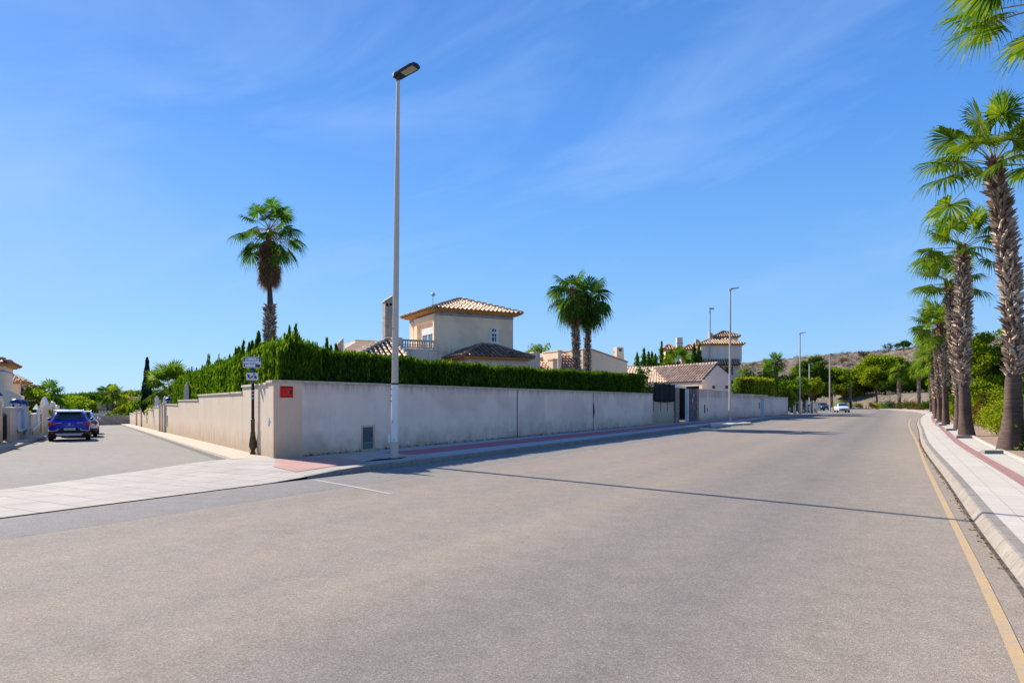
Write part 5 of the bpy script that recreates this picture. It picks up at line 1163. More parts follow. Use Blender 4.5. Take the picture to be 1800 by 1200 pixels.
T(163, 120, 703, 20, 'green tree left of the small brick house', 'pine', 506, leaf=.18, dens=120, th=1)
T(128, 200, 699, 30, 'far green tree under the blue hill', 'pine', 507, leaf=.32, dens=60, th=1)
T(152, 260, 697, 26, 'far dark tree under the blue hill', 'pine_dark', 508, leaf=.4, dens=50, th=1)
T(214, 104, 694, 16, 'dark tree right of the small brick house', 'bush_dark', 509, leaf=.18, dens=130, th=1)
T(206, 140, 691, 20, 'tall dark tree behind the small brick house', 'pine_dark', 510, leaf=.2, dens=130, th=1)
T(226, 102, 686, 17, 'frondy yellow green tree left of the pointed cypress', 'bush_yellow', 511, leaf=.18, dens=130, th=.8)
T(243, 86, 690, 13, 'frondy green tree touching the pointed cypress on its left', 'bush', 512, leaf=.18, dens=130, th=.8)
T(218, 98, 706, 13, 'leafy shrub above the bottom of the cream wall', 'bush_yellow', 513, 'shrub', leaf=.12, th=.3)
T(236, 92, 708, 15, 'leafy shrub over the lower cream wall', 'bush', 514, 'shrub', leaf=.12, th=.3)
T(268, 60, 704, 13, 'yellow green shrub at the foot of the pointed cypress', 'bush_yellow', 515, 'shrub', leaf=.10, th=.3)
T(228, 94, 719, 10, 'round dark green shrub on the lower wall', 'bush_dark', 516, 'shrub', leaf=.1, th=.2)
T(322, 44, 672, 14, 'dense green shrub between fan palm and tall hedge', 'bush', 517, 'shrub', leaf=.08, th=.5)
T(206, 92, 721, 12, 'low flowering shrub on top of the end wall', 'bush_yellow', 518, 'shrub', leaf=.12, th=.2, zb=-1.2)
T(190, 92, 723, 10, 'second low flowering shrub on top of the end wall', 'bush', 519, 'shrub', leaf=.12, th=.2, zb=-1.2)
# box hedge behind the gates
x, y, z = D(289, 708, 50.5)
hedge('box_hedge', [tuple(st(38.5, .9)), tuple(st(33.2, .9))], .9, 2.0, .9, 'small clipped dark hedge behind the two white gates', M['hedge'], 13, dens=300, side=1)
# pointed cypress
x, y, z = D(258.5, 710, 64); r = empty('cypress_tree', (x, y, z - .9), 0, 'tall narrow dark pointed cypress beyond the stepped wall', 'cypress'); rng = rnd(90); n = 15000; top = CAMZ + (HZ - 630) / F * 64 - (z - .9)
v = rng.random(n); wv = np.interp(v, [0, .1, .3, .55, .75, .9, .94, 1], [.30, .44, .43, .34, .22, .10, .12, .02]); a = rng.random(n) * 6.283; lump = 1 + .22 * np.sin(v * 30 + a * 2) * np.sin(a * 3 + v * 9)
rr_ = wv * lump * np.sqrt(.35 + .65 * rng.random(n)); p = np.stack([np.cos(a) * rr_, np.sin(a) * rr_, v * top], -1); A = unit(np.array((0, 0, 1.3)) + rng.normal(size=(n, 3)) * .35); s = .13 * (.5 + rng.random(n)); quad_mesh('foliage', diamonds(p, A, s, s * .35, rng), M['cypress'], r)
b = MB(); b.tube([(0, 0, -.3), (0, 0, top * .9)], [.13, .02], 6); b.build('trunk', M['bark'], r)
# trees around the villas
T(944, 62, 600, 22, 'light green tree behind the villa roof and the low house', 'bush', 520, leaf=.10, dens=330, k=26, th=4.2)
T(962, 64, 607, 16, 'second part of greenery right of the villa roof, a small rounded tree', 'bush', 521, leaf=.10, th=4)
for k, (px, Y, top, w, mm) in enumerate(((1120, 78, 620, 6, 'hedge_tip'), (1132, 78, 612, 6, 'hedge_tip'), (1140, 79, 618, 6, 'hedge_tip'), (1152, 79, 622, 7, 'hedge_tip'), (1163, 80, 600, 5, 'hedge_tip'), (1172, 80, 618, 6, 'bush'), (1220, 74, 604, 6, 'bush_dark'), (1229, 74, 606, 6, 'pine_dark'), (1146, 80, 618, 5, 'hedge_tip'))):
    x, y, z = D(px, top, Y); zb = 2.2; r = empty('cypress_shoot', (x, y, zb), 0, ['ragged cypress shoot left of the garage roof, first in its cluster', 'taller cypress shoot in the cluster left of the garage roof', 'third cypress shoot of the cluster at the garage roof corner', 'cypress shoot above the left end of the garage roof', 'tallest thin cypress shoot above the garage roof', 'leafy shoot below the tallest thin one over the garage roof', 'dark sprawling conifer left of the far villa wall', 'second dark conifer touching the far villa wall', 'small cypress shoot just left of the tallest thin one'][k], 'cypress', 'cypress shoots around the garage')
    rng = rnd(600 + k); H_ = z - zb; n = 3200; v = rng.random(n) ** .9; wv = w / F * Y * (.15 + 4.4 * (1 - v) ** 1.1) * .55 * (.6 + .6 * np.sin(v * 23 + k) ** 2); p = np.stack([rng.normal(size=n) * wv * .8, rng.normal(size=n) * wv * .8, v * H_], -1); A = unit(np.array((0, 0, 1.0)) + rng.normal(size=(n, 3)) * .5); s = .10 * (.5 + rng.random(n)); quad_mesh('foliage', diamonds(p, A, s, s * .4, rng), M[mm], r)
    b = MB(); b.tube([(0, 0, -2), (0, 0, H_ * .85)], [.05, .01], 5); b.build('stem', M['bark'], r)
T(1183, 78, 628, 14, 'yellowish shrub behind the garage roof', 'bush_yellow', 530, 'shrub', th=2.8)
T(1207, 80, 632, 16, 'green shrub right of the palm over the garage roof', 'bush', 531, 'shrub', th=2.8)
T(1128, 51, 640, 22, 'dark green shrub mass at the right end of the long hedge', 'bush_dark', 532, 'shrub', th=1.5)
T(1310, 84, 643, 27, 'loose light green tree above the clipped yellow hedge', 'bush', 533, leaf=.12, k=30, dens=260, th=1.2)
T(1346, 86, 648, 30, 'loose green tree right of the light one above the clipped hedge', 'bush', 534, leaf=.12, k=30, dens=260, th=1.2)
T(1294, 80, 655, 13, 'green tree hugging the far villa wall', 'bush', 535, leaf=.12, th=1.2)
T(1376, 94, 656, 22, 'dark green tree left of the third lamp', 'bush_dark', 536, leaf=.13, th=1.2)
hl = [(25.0, 70.3), (27.2, 73.6), (29.5, 76.6)]
hedge('clipped_hedge', hl, 1.6, 4.05, 1.6, 'thick clipped yellow green hedge bulging over the far wall', M['bush_yellow'], 14, dens=170, leaf=.10, side=1, zvar=.12, col=1.3, colamp=.1)
T(1384, 84, 680, 17, 'low green bush spilling over the end of the far wall', 'bush_yellow', 537, 'shrub', leaf=.11, th=.8)
GT = 'round clipped street trees behind the fence posts'
for k, (px, Y, top, w) in enumerate(((1384, 92, 666, 21), (1406, 95, 661, 22), (1427, 98, 664, 20), (1398, 90, 672, 19))):
    T(px, Y, top, w, ['dark clipped street tree nearest the wall end, behind the first fence posts', 'tallest clipped street tree, crossed by the third lamp post', 'right-hand clipped street tree next to the dark parked car', 'front clipped street tree over the first fence posts'][k], 'bush' if k != 2 else 'bush_yellow', 540 + k, leaf=.11, dens=360, k=34, name='street_tree', group=GT, th=2.4, trunk_r=.14, flat=.7, low=.1)
# ================================================================== HOUSES
class Fr:
    def __init__(s, px, Y, ang): s.o = np.array(((px - 900) / F * Y, Y)); s.a = ang; s.e1 = np.array((math.cos(ang), math.sin(ang))); s.e2 = np.array((-math.sin(ang), math.cos(ang)))
    def ony(s, px, py, y0=0.0):
        k = (px - 900) / F; o = s.o + s.e2 * y0; t = (k * o[1] - o[0]) / (s.e1[0] - k * s.e1[1]); Y = o[1] + s.e1[1] * t; return t, CAMZ + (HZ - py) / F * Y
    def onx(s, px, py, x0=0.0):
        k = (px - 900) / F; o = s.o + s.e1 * x0; t = (k * o[1] - o[0]) / (s.e2[0] - k * s.e2[1]); Y = o[1] + s.e2[1] * t; return t, CAMZ + (HZ - py) / F * Y
    def root(s, name, label, cat_='house', group=None): return empty(name, (s.o[0], s.o[1], 0), s.a, label, cat_, group)
def roof_slope(mb, A, B, Cc, Dd, sp=.30, r=.088, row=.42, seg=5, lift=.0):
    """barrel tiles on a slope: eave A->B, top Dd->Cc (A below Dd, B below Cc); quads or triangles"""
    A, B, Cc, Dd = map(lambda v: np.array(v, float), (A, B, Cc, Dd)); ev = B - A; L = np.linalg.norm(ev); ev /= L
    top = ((Cc + Dd) / 2 - A); up = top - ev * (top @ ev); Hh = np.linalg.norm(up); up /= Hh; nn = np.cross(ev, up); nn = nn if nn[2] > 0 else -nn
    dA = (Dd - A) @ ev; dh = (Dd - A) @ up; cA = (Cc - A) @ ev; ch = (Cc - A) @ up
    n = max(2, int(L / sp))
    lo, hi = min(0, dA), max(L, cA); n = int((hi - lo) / sp)
    for i in range(n):
        u = lo + (i + .5) * (hi - lo) / n
        # height available at this eave coordinate
        h = Hh
        if dA > 0 and u < dA: h = dh * u / dA
        if cA < L and u > cA: h = min(h, ch * (L - u) / (L - cA))
        h0 = 0.0
        if u < 0: h0 = Hh * u / dA
        if u > L: h0 = Hh * (u - L) / (cA - L)
        if h - h0 < .15: continue
        k = max(1, round((h - h0) / row))
        for j in range(k):
            a = h0 + (h - h0) * j / k - (.03 if j else .05); b_ = h0 + (h - h0) * (j + 1) / k; vs = []
            jit = random.uniform(-.008, .008)
            for hh, rr, l in ((a, r * 1.08, .035), (b_, r * .9, .012)):
                for q in range(seg):
                    w = math.pi * q / (seg - 1); vs.append(A + ev * (u + jit + math.cos(w) * rr) + up * hh + nn * (math.sin(w) * rr + l + lift))
            fs = [(q, q + 1, seg + q + 1, seg + q) for q in range(seg - 1)] + [tuple(range(seg))]
            mb.add(vs, fs)
def ridge(mb, a, b, r=.11):
    a, b = Vector(a), Vector(b); L = (b - a).length; n = max(1, int(L / .42))
    for i in range(n): mb.tube([a.lerp(b, i / n), a.lerp(b, (i + 1.06) / n)], [r, r * .86], 7, cap=True)
def hip_roof(root, x0, x1, y0, y1, z0, z1, ov, rx0, rx1, ry, m='tile', name='roof', sof=True, sofh=.16, sides='fblr'):
    """hip roof over a box; ridge from (rx0,ry) to (rx1,ry)"""
    a, b, c, d = (x0 - ov, y0 - ov, z0), (x1 + ov, y0 - ov, z0), (x1 + ov, y1 + ov, z0), (x0 - ov, y1 + ov, z0); p, q = (rx0, ry, z1), (rx1, ry, z1)
    base = MB(); base.add([a, b, c, d, p, q], [(0, 1, 5, 4), (1, 2, 5), (2, 3, 4, 5), (3, 0, 4), (3, 2, 1, 0)]); ro = base.build(name, M['cover'], root)
    t = MB()
    if 'f' in sides: roof_slope(t, a, b, q, p)
    if 'r' in sides: roof_slope(t, b, c, q, q)
    if 'b' in sides: roof_slope(t, c, d, p, q)
    if 'l' in sides: roof_slope(t, d, a, p, p)
    t.build('roof_tiles', M[m], ro, fix=False, smooth=True)
    t = MB()
    for e in (a, d): ridge(t, tuple(np.array(e) + (0, 0, .06)), (p[0], p[1], p[2] + .07))
    for e in (b, c): ridge(t, tuple(np.array(e) + (0, 0, .06)), (q[0], q[1], q[2] + .07))
    if rx1 - rx0 > .2: ridge(t, (p[0], p[1], p[2] + .07), (q[0], q[1], q[2] + .07))
    t.build('ridge_tiles', M[m], ro, smooth=True)
    if sof:
        s = MB(); s.box(x0 - ov + .06, x1 + ov - .06, y0 - ov + .06, y1 + ov - .06, z0 - sofh * .5, z0 - .003); s.box(x0 - ov * .55, x1 + ov * .55, y0 - ov * .55, y1 + ov * .55, z0 - sofh, z0 - sofh * .5); s.build('eave', M['soffit'], root)
    return ro
# ---------------- main villa
A28 = R(28.5)
v = Fr(768, 42, A28); vr = v.root('villa', 'ochre plastered villa with tower, hipped tile roof and balcony, behind the dark hedge')
tw, zc = v.ony(902, 557); ld, _ = v.onx(720, 565)
zE = v.ony(768, 545)[1]
b = MB(); b.box(0, tw, 0, ld, 2.9, zE - .05); tower = b.build('tower_wall', M['villa_tower'], vr)
b = MB(); b.box(-.012, tw + .012, -.012, ld + .012, zE - .30, zE - .10); b.build('frieze', M['frieze'], vr)
apx = CAMZ + (HZ - 527) / F * (42 + .477 * tw / 2 + .879 * ld / 2)
hip_roof(vr, 0, tw, 0, ld, zE + .08, apx, .48, tw / 2 - .15, tw / 2 + .15, ld / 2)
# lower storey in the same plane and the annex
xl = v.ony(699, 612)[0]; zb_ = v.ony(720, 612)[1]
b = MB(); b.box(xl, 7.4, .02, ld + 2, -.2, zb_); b.build('lower_wall', M['villa_lo'], vr)
# balcony: balusters
bz0, bz1 = v.ony(735, 611)[1], v.ony(735, 597)[1]; bx0, bx1 = v.ony(707, 600)[0], v.ony(762, 600)[0]
bal = MB(); bal.box(bx0, bx1, .0, .2, bz1 - .10, bz1); bal.box(bx0, bx1, .0, .2, bz0 - .02, bz0 + .05); bo = bal.build('balcony_rail', M['cap'], vr)
for i in range(13):
    x = bx0 + (bx1 - bx0) * (i + .5) / 13; t = MB(); hh = bz1 - .1 - bz0 - .05
    t.lathe([(.035, 0), (.045, .05), (.07, hh * .32), (.05, hh * .55), (.03, hh * .8), (.045, hh)], 8, (x, .1, bz0 + .05)); t.build('baluster', M['cap'], bo, smooth=True)
t = MB(); t.box(bx0 - .45, bx0, -.05, .3, zb_ - .4, bz1 + .08); t.box(bx1, 0.02, -.03, .25, zb_ - .1, bz1 + .02); t.build('balcony_pier', M['villa_lo'], vr)
# left face window with shutter box and raised surround
wy0, wz0 = v.onx(765, 612); wy1, wz1 = v.onx(743, 579)
wf = MB(); wf.box(-.16, 0.0, .08, .30, 5.0, wz1 + .75); wf.box(-.16, 0, .30, ld * .74, wz1 + .35, wz1 + .75); wf.box(-.16, 0, ld * .62, ld * .74, 4.6, wz1 + .35); wf.build('window_surround', M['villa'], vr)
w = MB(); w.box(-.03, -.002, wy0 + .25, wy1, 4.4, wz1); wo_ = w.build('window', M['paneglass'], vr)
w = MB(); w.box(-.07, -.031, wy0 + .2, wy1, wz1 - .42, wz1); w.box(-.06, -.031, wy0 + .2, wy0 + .3, 4.4, wz1 - .42); w.box(-.06, -.031, (wy0 + wy1) / 2 - .04, (wy0 + wy1) / 2 + .04, 4.4, wz1 - .42); w.box(-.06, -.031, wy1 - .1, wy1, 4.4, wz1 - .42); w.build('shutter_box', M['white'], wo_)
t = MB(); t.tube([(-.06, ld * .80, 4.5), (-.06, ld * .80, zE - .6)], .035, 6); t.build('downpipe', M['villa_lo'], vr)
# arched window on the right face
ax0, az0 = v.ony(860.5, 604); ax1, az1 = v.ony(875.5, 573.5)
def arch_poly(x0, x1, z0, z1, n=9):
    rr = (x1 - x0) / 2; return [(x0, z0), (x1, z0)] + [(x0 + rr + rr * math.cos(a), z1 - rr + rr * math.sin(a)) for a in np.linspace(0, math.pi, n)]
w = MB(); w.prism(arch_poly(ax0, ax1, az0, az1), 'y', -.05, -.002); wo_ = w.build('window_frame', M['white'], vr)
w = MB(); w.prism(arch_poly(ax0 + .16, ax1 - .17, az0 + .16, az1 - .15), 'y', -.058, -.05); w.build('pane', M['glass'], wo_)
xm = (ax0 + ax1) / 2; w = MB(); w.box(xm - .03, xm + .03, -.068, -.058, az0 + .15, az1 - .15); w.box(ax0 + .15, ax1 - .16, -.0665, -.058, (az0 + az1) / 2 + .08, (az0 + az1) / 2 + .2); w.box(ax0 + .15, ax1 - .16, -.066, -.058, az0 + .42, az0 + .46); w.build('glazing_bars', M['white'], wo_)
w = MB(); w.box(ax0 - .08, ax1 + .12, -.12, 0, az0 - .08, az0); w.build('sill', M['white'], wo_)
# annex; its hip roof tiles are darkened to paint in the shade
fa = -2.6
def at_y(px, py, y0): return v.ony(px, py, y0)
x0a, ze = at_y(820, 626, fa); x1a, _ = at_y(924, 630, fa); 
b = MB(); b.box(x0a, x1a, fa, .5, -.2, ze - .06); b.build('annex_wall', M['villa_lo'], vr)
apxx, apz = at_y(845, 607, fa + 1.5); apx2, _ = at_y(868, 607, fa + 1.5)
hip_roof(vr, x0a, x1a, fa, .4, ze, apz, .42, apxx, apx2, fa + 1.5, m='tile_dark', name='annex_roof', sides='flr')
# sooty stain area stays in plaster; left low tiled roof
fl = -1.6; lx0, lz = at_y(632, 624, fl); lx1, _ = at_y(716, 626, fl); rx_, rz_ = at_y(686, 597, fl + 2.0)
b = MB(); b.box(lx0 + .3, lx1 - .3, fl + .3, 2, -.2, lz - .08); b.build('side_wing_wall', M['villa_lo'], vr)
hip_roof(vr, lx0 + .3, lx1 - .3, fl + .3, 2.4, lz, rz_, .35, rx_ - .1, rx_ + .1, fl + 2.2, m='tile', name='side_wing_roof', sides='flr')
# stone chimney with slanted top
cx0, cz0 = at_y(677, 600, 1.2); cx1, _ = at_y(691, 600, 1.2); ctop = at_y(691, 521, 1.2)[1]
b = MB(); b.prism([(cx0, 3.2), (cx1, 3.2), (cx1, ctop), (cx0, ctop - .38)], 'y', 1.2, 1.75); ch = b.build('chimney', M['stone'], vr)
b = MB(); b.add([(cx0 - .04, 1.15, ctop - .36), (cx1 + .03, 1.15, ctop + .03), (cx1 + .03, 1.8, ctop + .03), (cx0 - .04, 1.8, ctop - .36), (cx0 - .04, 1.15, ctop - .30), (cx1 + .03, 1.15, ctop + .09), (cx1 + .03, 1.8, ctop + .09), (cx0 - .04, 1.8, ctop - .30)], [(0, 1, 2, 3), (7, 6, 5, 4), (0, 4, 5, 1), (1, 5, 6, 2), (2, 6, 7, 3), (3, 7, 4, 0)]); b.build('chimney_cap', M['cap'], ch)
b = MB(); b.box(cx1 - .45, cx1 - .3, 1.19, 1.202, ctop - .62, ctop - .45); b.box(cx1 - .22, cx1 - .07, 1.19, 1.202, ctop - .58, ctop - .42); b.build('smoke_slots', M['dark'], ch)
# roof aerial
x_, z_ = at_y(761, 537, .6); b = MB(); b.tube([(x_, .6, z_ - .2), (x_, .6, z_ + .65)], .02, 6); b.lathe([(.001, .5), (.12, .5), (.13, .55), (.001, .58)], 12, (x_, 0, z_ + .68), 'y'); b.build('roof_aerial', M['greymetal'], vr)
# rear parapets at left
b = MB(); q0 = D(625, 612, 50); 
fr2 = Fr(625, 52, A28); rr_ = fr2.root('rear_house', 'cream parapet walls and small pointed chimney seen left of the tiled villa wing'); x1_, z1_ = fr2.ony(676, 601); b.box(0, x1_, 0, 3, -.2, z1_); b.build('parapet_wall', M['villa'], rr_)
b = MB(); b.box(-.04, x1_ + .04, -.05, .2, z1_, z1_ + .07); b.build('coping', M['cap'], rr_)
x2, z2 = fr2.ony(608, 607); b = MB(); b.prism([(x2, 2), (0, 2), (0, z1_ - .1), (x2, z1_ - .55)], 'y', .01, .4); b.build('sloping_wall', M['villa'], rr_)
x3, z3 = fr2.ony(594, 600); x4, _ = fr2.ony(604, 595); b = MB(); b.prism([(x3, 2), (x4, 2), (x4, z3 + .3), (x3, z3 - .15)], 'y', 0, .5); b.build('chimney', M['stone'], rr_)

# ---------------- low house B
h2 = Fr(1040, 56, A28); hr = h2.root('low_house', 'low beige house with a long sloping gable and terracotta tiles behind the palm pair')
xa, za = h2.ony(1034, 614); xb, zb2 = h2.ony(1103, 637); xk, zk = h2.ony(1108, 660)
b = MB(); b.prism([(xa - .1, -.2), (xb, -.2), (xb, zb2), (xa + .2, za + .02), (xa - .1, za)], 'y', 0, 5.5); b.build('gable_wall', M['villa'], hr)
b = MB(); b.prism([(xa - .2, za + .02), (xa + .2, za + .04), (xb + .05, zb2 + .02), (xb + .05, zb2 + .10), (xa + .2, za + .12), (xa - .2, za + .10)], 'y', -.08, 5.6); b.build('verge', M['cap'], hr)
cx0, cz_ = h2.ony(1084, 634, .8); cx1, _ = h2.ony(1097, 634, .8); ct = h2.ony(1090, 610, .8)[1]
b = MB(); b.prism([(cx0, 2.5), (cx1 + .12, 2.5), (cx1 + .08, 3.9), (cx1 - .06, ct), (cx0 + .02, ct)], 'y', .8, 1.3); b.build('chimney', M['villa'], hr)
b = MB(); b.box(cx0 + .2, cx1 - .25, .79, .802, ct - .35, ct - .12); b.build('chimney_vent', M['boxgrey'], hr)
xt, zt_ = h2.ony(1079, 616, .8); b = MB(); b.tube([(xt, .8, 3.5), (xt, .8, zt_)], .018, 5); b.box(xt - .15, xt + .15, .79, .81, zt_ - .15, zt_ - .12); b.build('aerial', M['greymetal'], hr)
# terracotta slope facing the road, steep, between parapets
def slopeB(px0, px1, pyt, pyb, y_, dy, m, nm):
    xa_, zt2 = h2.ony(px0, pyt, y_ + dy); xb_, _ = h2.ony(px1, pyt, y_ + dy); xa0, zb0 = h2.ony(px0, pyb, y_); xb0, _ = h2.ony(px1, pyb, y_)
    b = MB(); A_, B_, C_, D_ = (xa0, y_, zb0), (xb0, y_, zb0), (xb0, y_ + dy, zt2), (xa0, y_ + dy, zt2); b.add([A_, B_, C_, D_, (xa0, y_ + dy, zb0 - .5), (xb0, y_ + dy, zb0 - .5)], [(0, 1, 2, 3), (0, 3, 4), (1, 5, 2), (0, 4, 5, 1)]); ro = b.build(nm, M['cover'], hr)
    t = MB(); roof_slope(t, A_, B_, C_, D_, sp=.3, r=.1); t.build('roof_tiles', M[m], ro, fix=False, smooth=True)
    return xa0, xb0, zb0
slopeB(985, 1024, 621, 650, -.4, 2.2, 'tile_red', 'roof')
slopeB(935, 976, 635, 650, -.6, 1.5, 'tile_red', 'porch_roof')
b = MB(); xg0, zg = h2.ony(945, 634, 1.2); xg1, zg1 = h2.ony(982, 617, 1.2); xg2, zg2 = h2.ony(1010, 616, 1.2); b.prism([(xg0, -.2), (xg2, -.2), (xg2, zg2), (xg1, zg1), (xg0, zg)], 'y', 2.2, 5); b.build('rear_gable', plain('grey brown plaster', (.40, .34, .30), .9), hr)
def para(px0, px1, py, y_, nm='parapet_pier', m='villa', d=.5, z0=-.2):
    xa_, zt2 = h2.ony(px0, py, y_); xb_, _ = h2.ony(px1, py, y_); b = MB(); b.box(xa_, xb_, y_, y_ + d, z0, zt2); b.box(xa_ - .05, xb_ + .05, y_ - .05, y_ + d + .05, zt2, zt2 + .08); b.build(nm, M[m], hr)
para(1024.5, 1033, 614, -.5, d=2.6); para(981, 987, 617, -.3, d=2.3); para(972, 980, 632, -.7, d=.8); para(938, 947, 620, -.2, d=.5); para(924, 930, 640, -.7, d=1.0); para(931, 937, 634, -.72, d=1.0)
b = MB(); x_, z_ = h2.ony(924, 652, -.55); x2_, _ = h2.ony(1036, 652, -.55); b.box(x_, x2_, -.35, 3, -.2, z_); b.build('front_wall', M['villa'], hr)

# ---------------- garage C
gr_ = Fr(1237, 66, A28); rg = gr_.root('garage', 'garage with pale tiled roof, gabled side wall and dark opening behind the stone gate')
zE2 = gr_.ony(1237, 665)[1]; s1, zr = gr_.ony(1261, 638.5); s2, zr2 = gr_.ony(1283, 657)
b = MB(); b.prism([(0, -.2), (s2, -.2), (s2, zr2 - .12), (s1, zr - .14), (0, zE2 - .12)], 'y', 0, .25); b.build('gable_wall', M['pinkwall'], rg)
L2 = 4.9; b = MB(); b.box(-3.2, s2, L2 + 3.7, L2 + 6, -.2, zE2 - .1); b.box(s2 - .25, s2, .25, L2 + 3, -.2, zr2 - .2); b.build('rear_wall', M['pinkwall'], rg)
rb = MB(); X0 = -.35
sl_ = (zr - zE2) / s1; zEo = zE2 + X0 * sl_
rb.add([(X0, -.1, zEo), (X0, L2, zEo), (s1, L2 + 4.8, zr), (s1, -.1, zr), (s2 + .2, -.1, zr2 - .15), (s2 + .2, L2 + 4.8, zr2 - .15)], [(0, 3, 2, 1), (3, 4, 5, 2)]); rf = rb.build('roof', M['cover'], rg)
t = MB(); roof_slope(t, (X0, L2, zEo), (X0, -.1, zEo), (s1, -.1, zr), (s1, L2 + 4.8, zr), sp=.38, r=.125); t.build('roof_tiles', M['tile'], rf, fix=False, smooth=True)
t = MB(); A_, B_ = (-6.2, L2 - .0, zEo), (X0, L2, zEo); D_, C_ = (-6.2, L2 + 4.8, zr), (s1, L2 + 4.8, zr); roof_slope(t, A_, B_, C_, D_, sp=.38, r=.125); bb = MB(); bb.add([A_, B_, C_, D_], [(0, 1, 2, 3)]); rf2 = bb.build('wing_roof', M['cover'], rg); t.build('roof_tiles', M['tile'], rf2, fix=False, smooth=True)
t = MB(); ridge(t, (s1, -.12, zr + .06), (s1, L2 + 4.8, zr + .06)); ridge(t, (-6.2, L2 + 4.8, zr + .05), (s1, L2 + 4.8, zr + .05)); t.build('ridge_tiles', M['tile'], rf, smooth=True)
b = MB(); b.box(X0 + .05, X0 + .3, 0, L2, zEo - .42, zEo - .03); b.box(-6.2, X0 + .3, L2 + .05, L2 + .3, zEo - .42, zEo - .03); b.build('fascia', M['fascia'], rg)
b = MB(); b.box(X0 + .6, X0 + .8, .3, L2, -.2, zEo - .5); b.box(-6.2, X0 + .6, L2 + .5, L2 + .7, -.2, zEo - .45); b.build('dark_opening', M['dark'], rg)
b = MB(); b.box(X0 + .05, .3, -.1, .3, -.2, zE2 - .1); b.build('corner_post', M['villa'], rg)
for px in (1252, 1275):
    x_, z_ = gr_.ony(px, 681); b = MB(); b.box(x_, x_ + .38, -.02, 0, z_ - .1, z_ + .2); b.build('vent_opening', M['signbrown'], rg)
# ---------------- far villa D
fd = Fr(1232, 88, R(-4)); rd_ = fd.root('far_villa', 'pink plastered three level villa with stacked tile roofs and chimneys beyond the garage')
x1, zt1 = fd.ony(1304, 605); zm = fd.ony(1260, 632)[1]
b = MB(); b.box(0, x1, 0, 6, zm - .2, zt1); b.build('upper_wall', M['pinkwall'], rd_)
b = MB(); b.box(.3, x1 - .15, .0 + .35, 6, -.2, zm - .2); b.build('lower_wall', M['pinkwall'], rd_)
zp = fd.ony(1262, 594, 3)[1]; hip_roof(rd_, 0, x1, 0, 6, zt1 + .05, zp, .35, x1 * .42, x1 * .6, 3, m='tile', sides='flr', sofh=.2)
x2a, z2a = fd.ony(1258, 592, 3); x2b, _ = fd.ony(1297, 592, 3); b = MB(); b.box(x2a, x2b, 3, 6, zp - .6, z2a); b.build('tower_wall', M['pinkwall'], rd_); z2p = fd.ony(1276, 583, 4.5)[1]
hip_roof(rd_, x2a, x2b, 3, 6, z2a + .03, z2p, .3, (x2a + x2b) / 2 - .2, (x2a + x2b) / 2 + .2, 4.5, m='tile_dark', name='tower_roof', sides='flr')
xa_, z5 = fd.ony(1239, 640, -.9); xb_, _ = fd.ony(1303, 640, -.9); z6 = fd.ony(1270, 631)[1]
b = MB(); b.add([(xa_, -.9, z5), (xb_, -.9, z5), (xb_, 0, z6), (xa_, 0, z6), (xa_, .3, z5 - .1), (xb_, .3, z5 - .1)], [(0, 1, 2, 3), (0, 4, 5, 1), (0, 3, 4), (1, 5, 2)]); lr = b.build('lean_to_roof', M['cover'], rd_)
t = MB(); roof_slope(t, (xa_, -.9, z5), (xb_, -.9, z5), (xb_, 0, z6), (xa_, 0, z6)); t.build('roof_tiles', M['tile'], lr, fix=False, smooth=True)
wx0, wz0_ = fd.ony(1275, 658, .35); wx1, wz1_ = fd.ony(1288, 645, .35); b = MB(); b.box(wx0, wx1, .32, .345, wz0_, wz1_); b.build('window', M['glass'], rd_)
wx0, wz0_ = fd.ony(1285.5, 686, .35); wx1, wz1_ = fd.ony(1289, 668, .35); b = MB(); b.box(wx0, wx1, .32, .345, wz0_, wz1_); b.build('window', M['glass'], rd_)
def chim(px0, px1, pyt, pyb, y_, m='pinkwall', sl=0, par=rd_, fr_=fd):
    xa_, zt2 = fr_.ony(px0, pyt, y_); xb_, zb2 = fr_.ony(px1, pyb, y_); b = MB(); b.prism([(xa_, zb2 - .6), (xb_, zb2 - .6), (xb_, zt2 - sl), (xa_, zt2)], 'y', y_, y_ + .8); c_ = b.build('chimney', M[m], par)
    b = MB(); b.box(xa_ - .06, xb_ + .06, y_ - .06, y_ + .86, zt2 - .75 - sl, zt2 - .66 - sl); b.build('chimney_band', M['cap'], c_)
chim(1190, 1200, 593, 622, -1); chim(1223, 1230.5, 595, 608, 1.5, 'stone', .3); chim(1247, 1254, 582, 598, 2.6, 'stone', .4)
x_, z_ = fd.ony(1248, 600, -.2); z7 = fd.ony(1248, 542, -.2)[1]; b = MB(); b.tube([(x_, -.2, z_ - 2.4), (x_, -.2, z7)], .09, 6); b.box(x_ - .1, x_ + .5, -.25, -.15, z7 - .15, z7 + .1); b.box(x_ - .2, x_ + .1, -.3, -.1, z7 - .45, z7 - .38); b.build('antenna_mast', M['greymetal'], rd_)
for (p0, p1, pa, pe, nm) in ((1167, 1190, 607, 614, 'west_roof'), (1201, 1232, 607, 614, 'middle_roof')):
    xa_, z5 = fd.ony(p0, pe, .5); xb_, _ = fd.ony(p1, pe, .5); z6 = fd.ony((p0 + p1) / 2, pa, 2)[1]; b = MB(); b.box(xa_ + .2, xb_ - .2, .6, 4, -.2, z5 - .05); b.build('wing_wall', M['villa'] if nm[0] == 'w' else M['pinkwall'], rd_)
    hip_roof(rd_, xa_ + .2, xb_ - .2, .7, 3.6, z5, z6, .25, (xa_ + xb_) / 2 - .2, (xa_ + xb_) / 2 + .2, 2.1, m='tile_red', name='wing_roof', sides='flr')
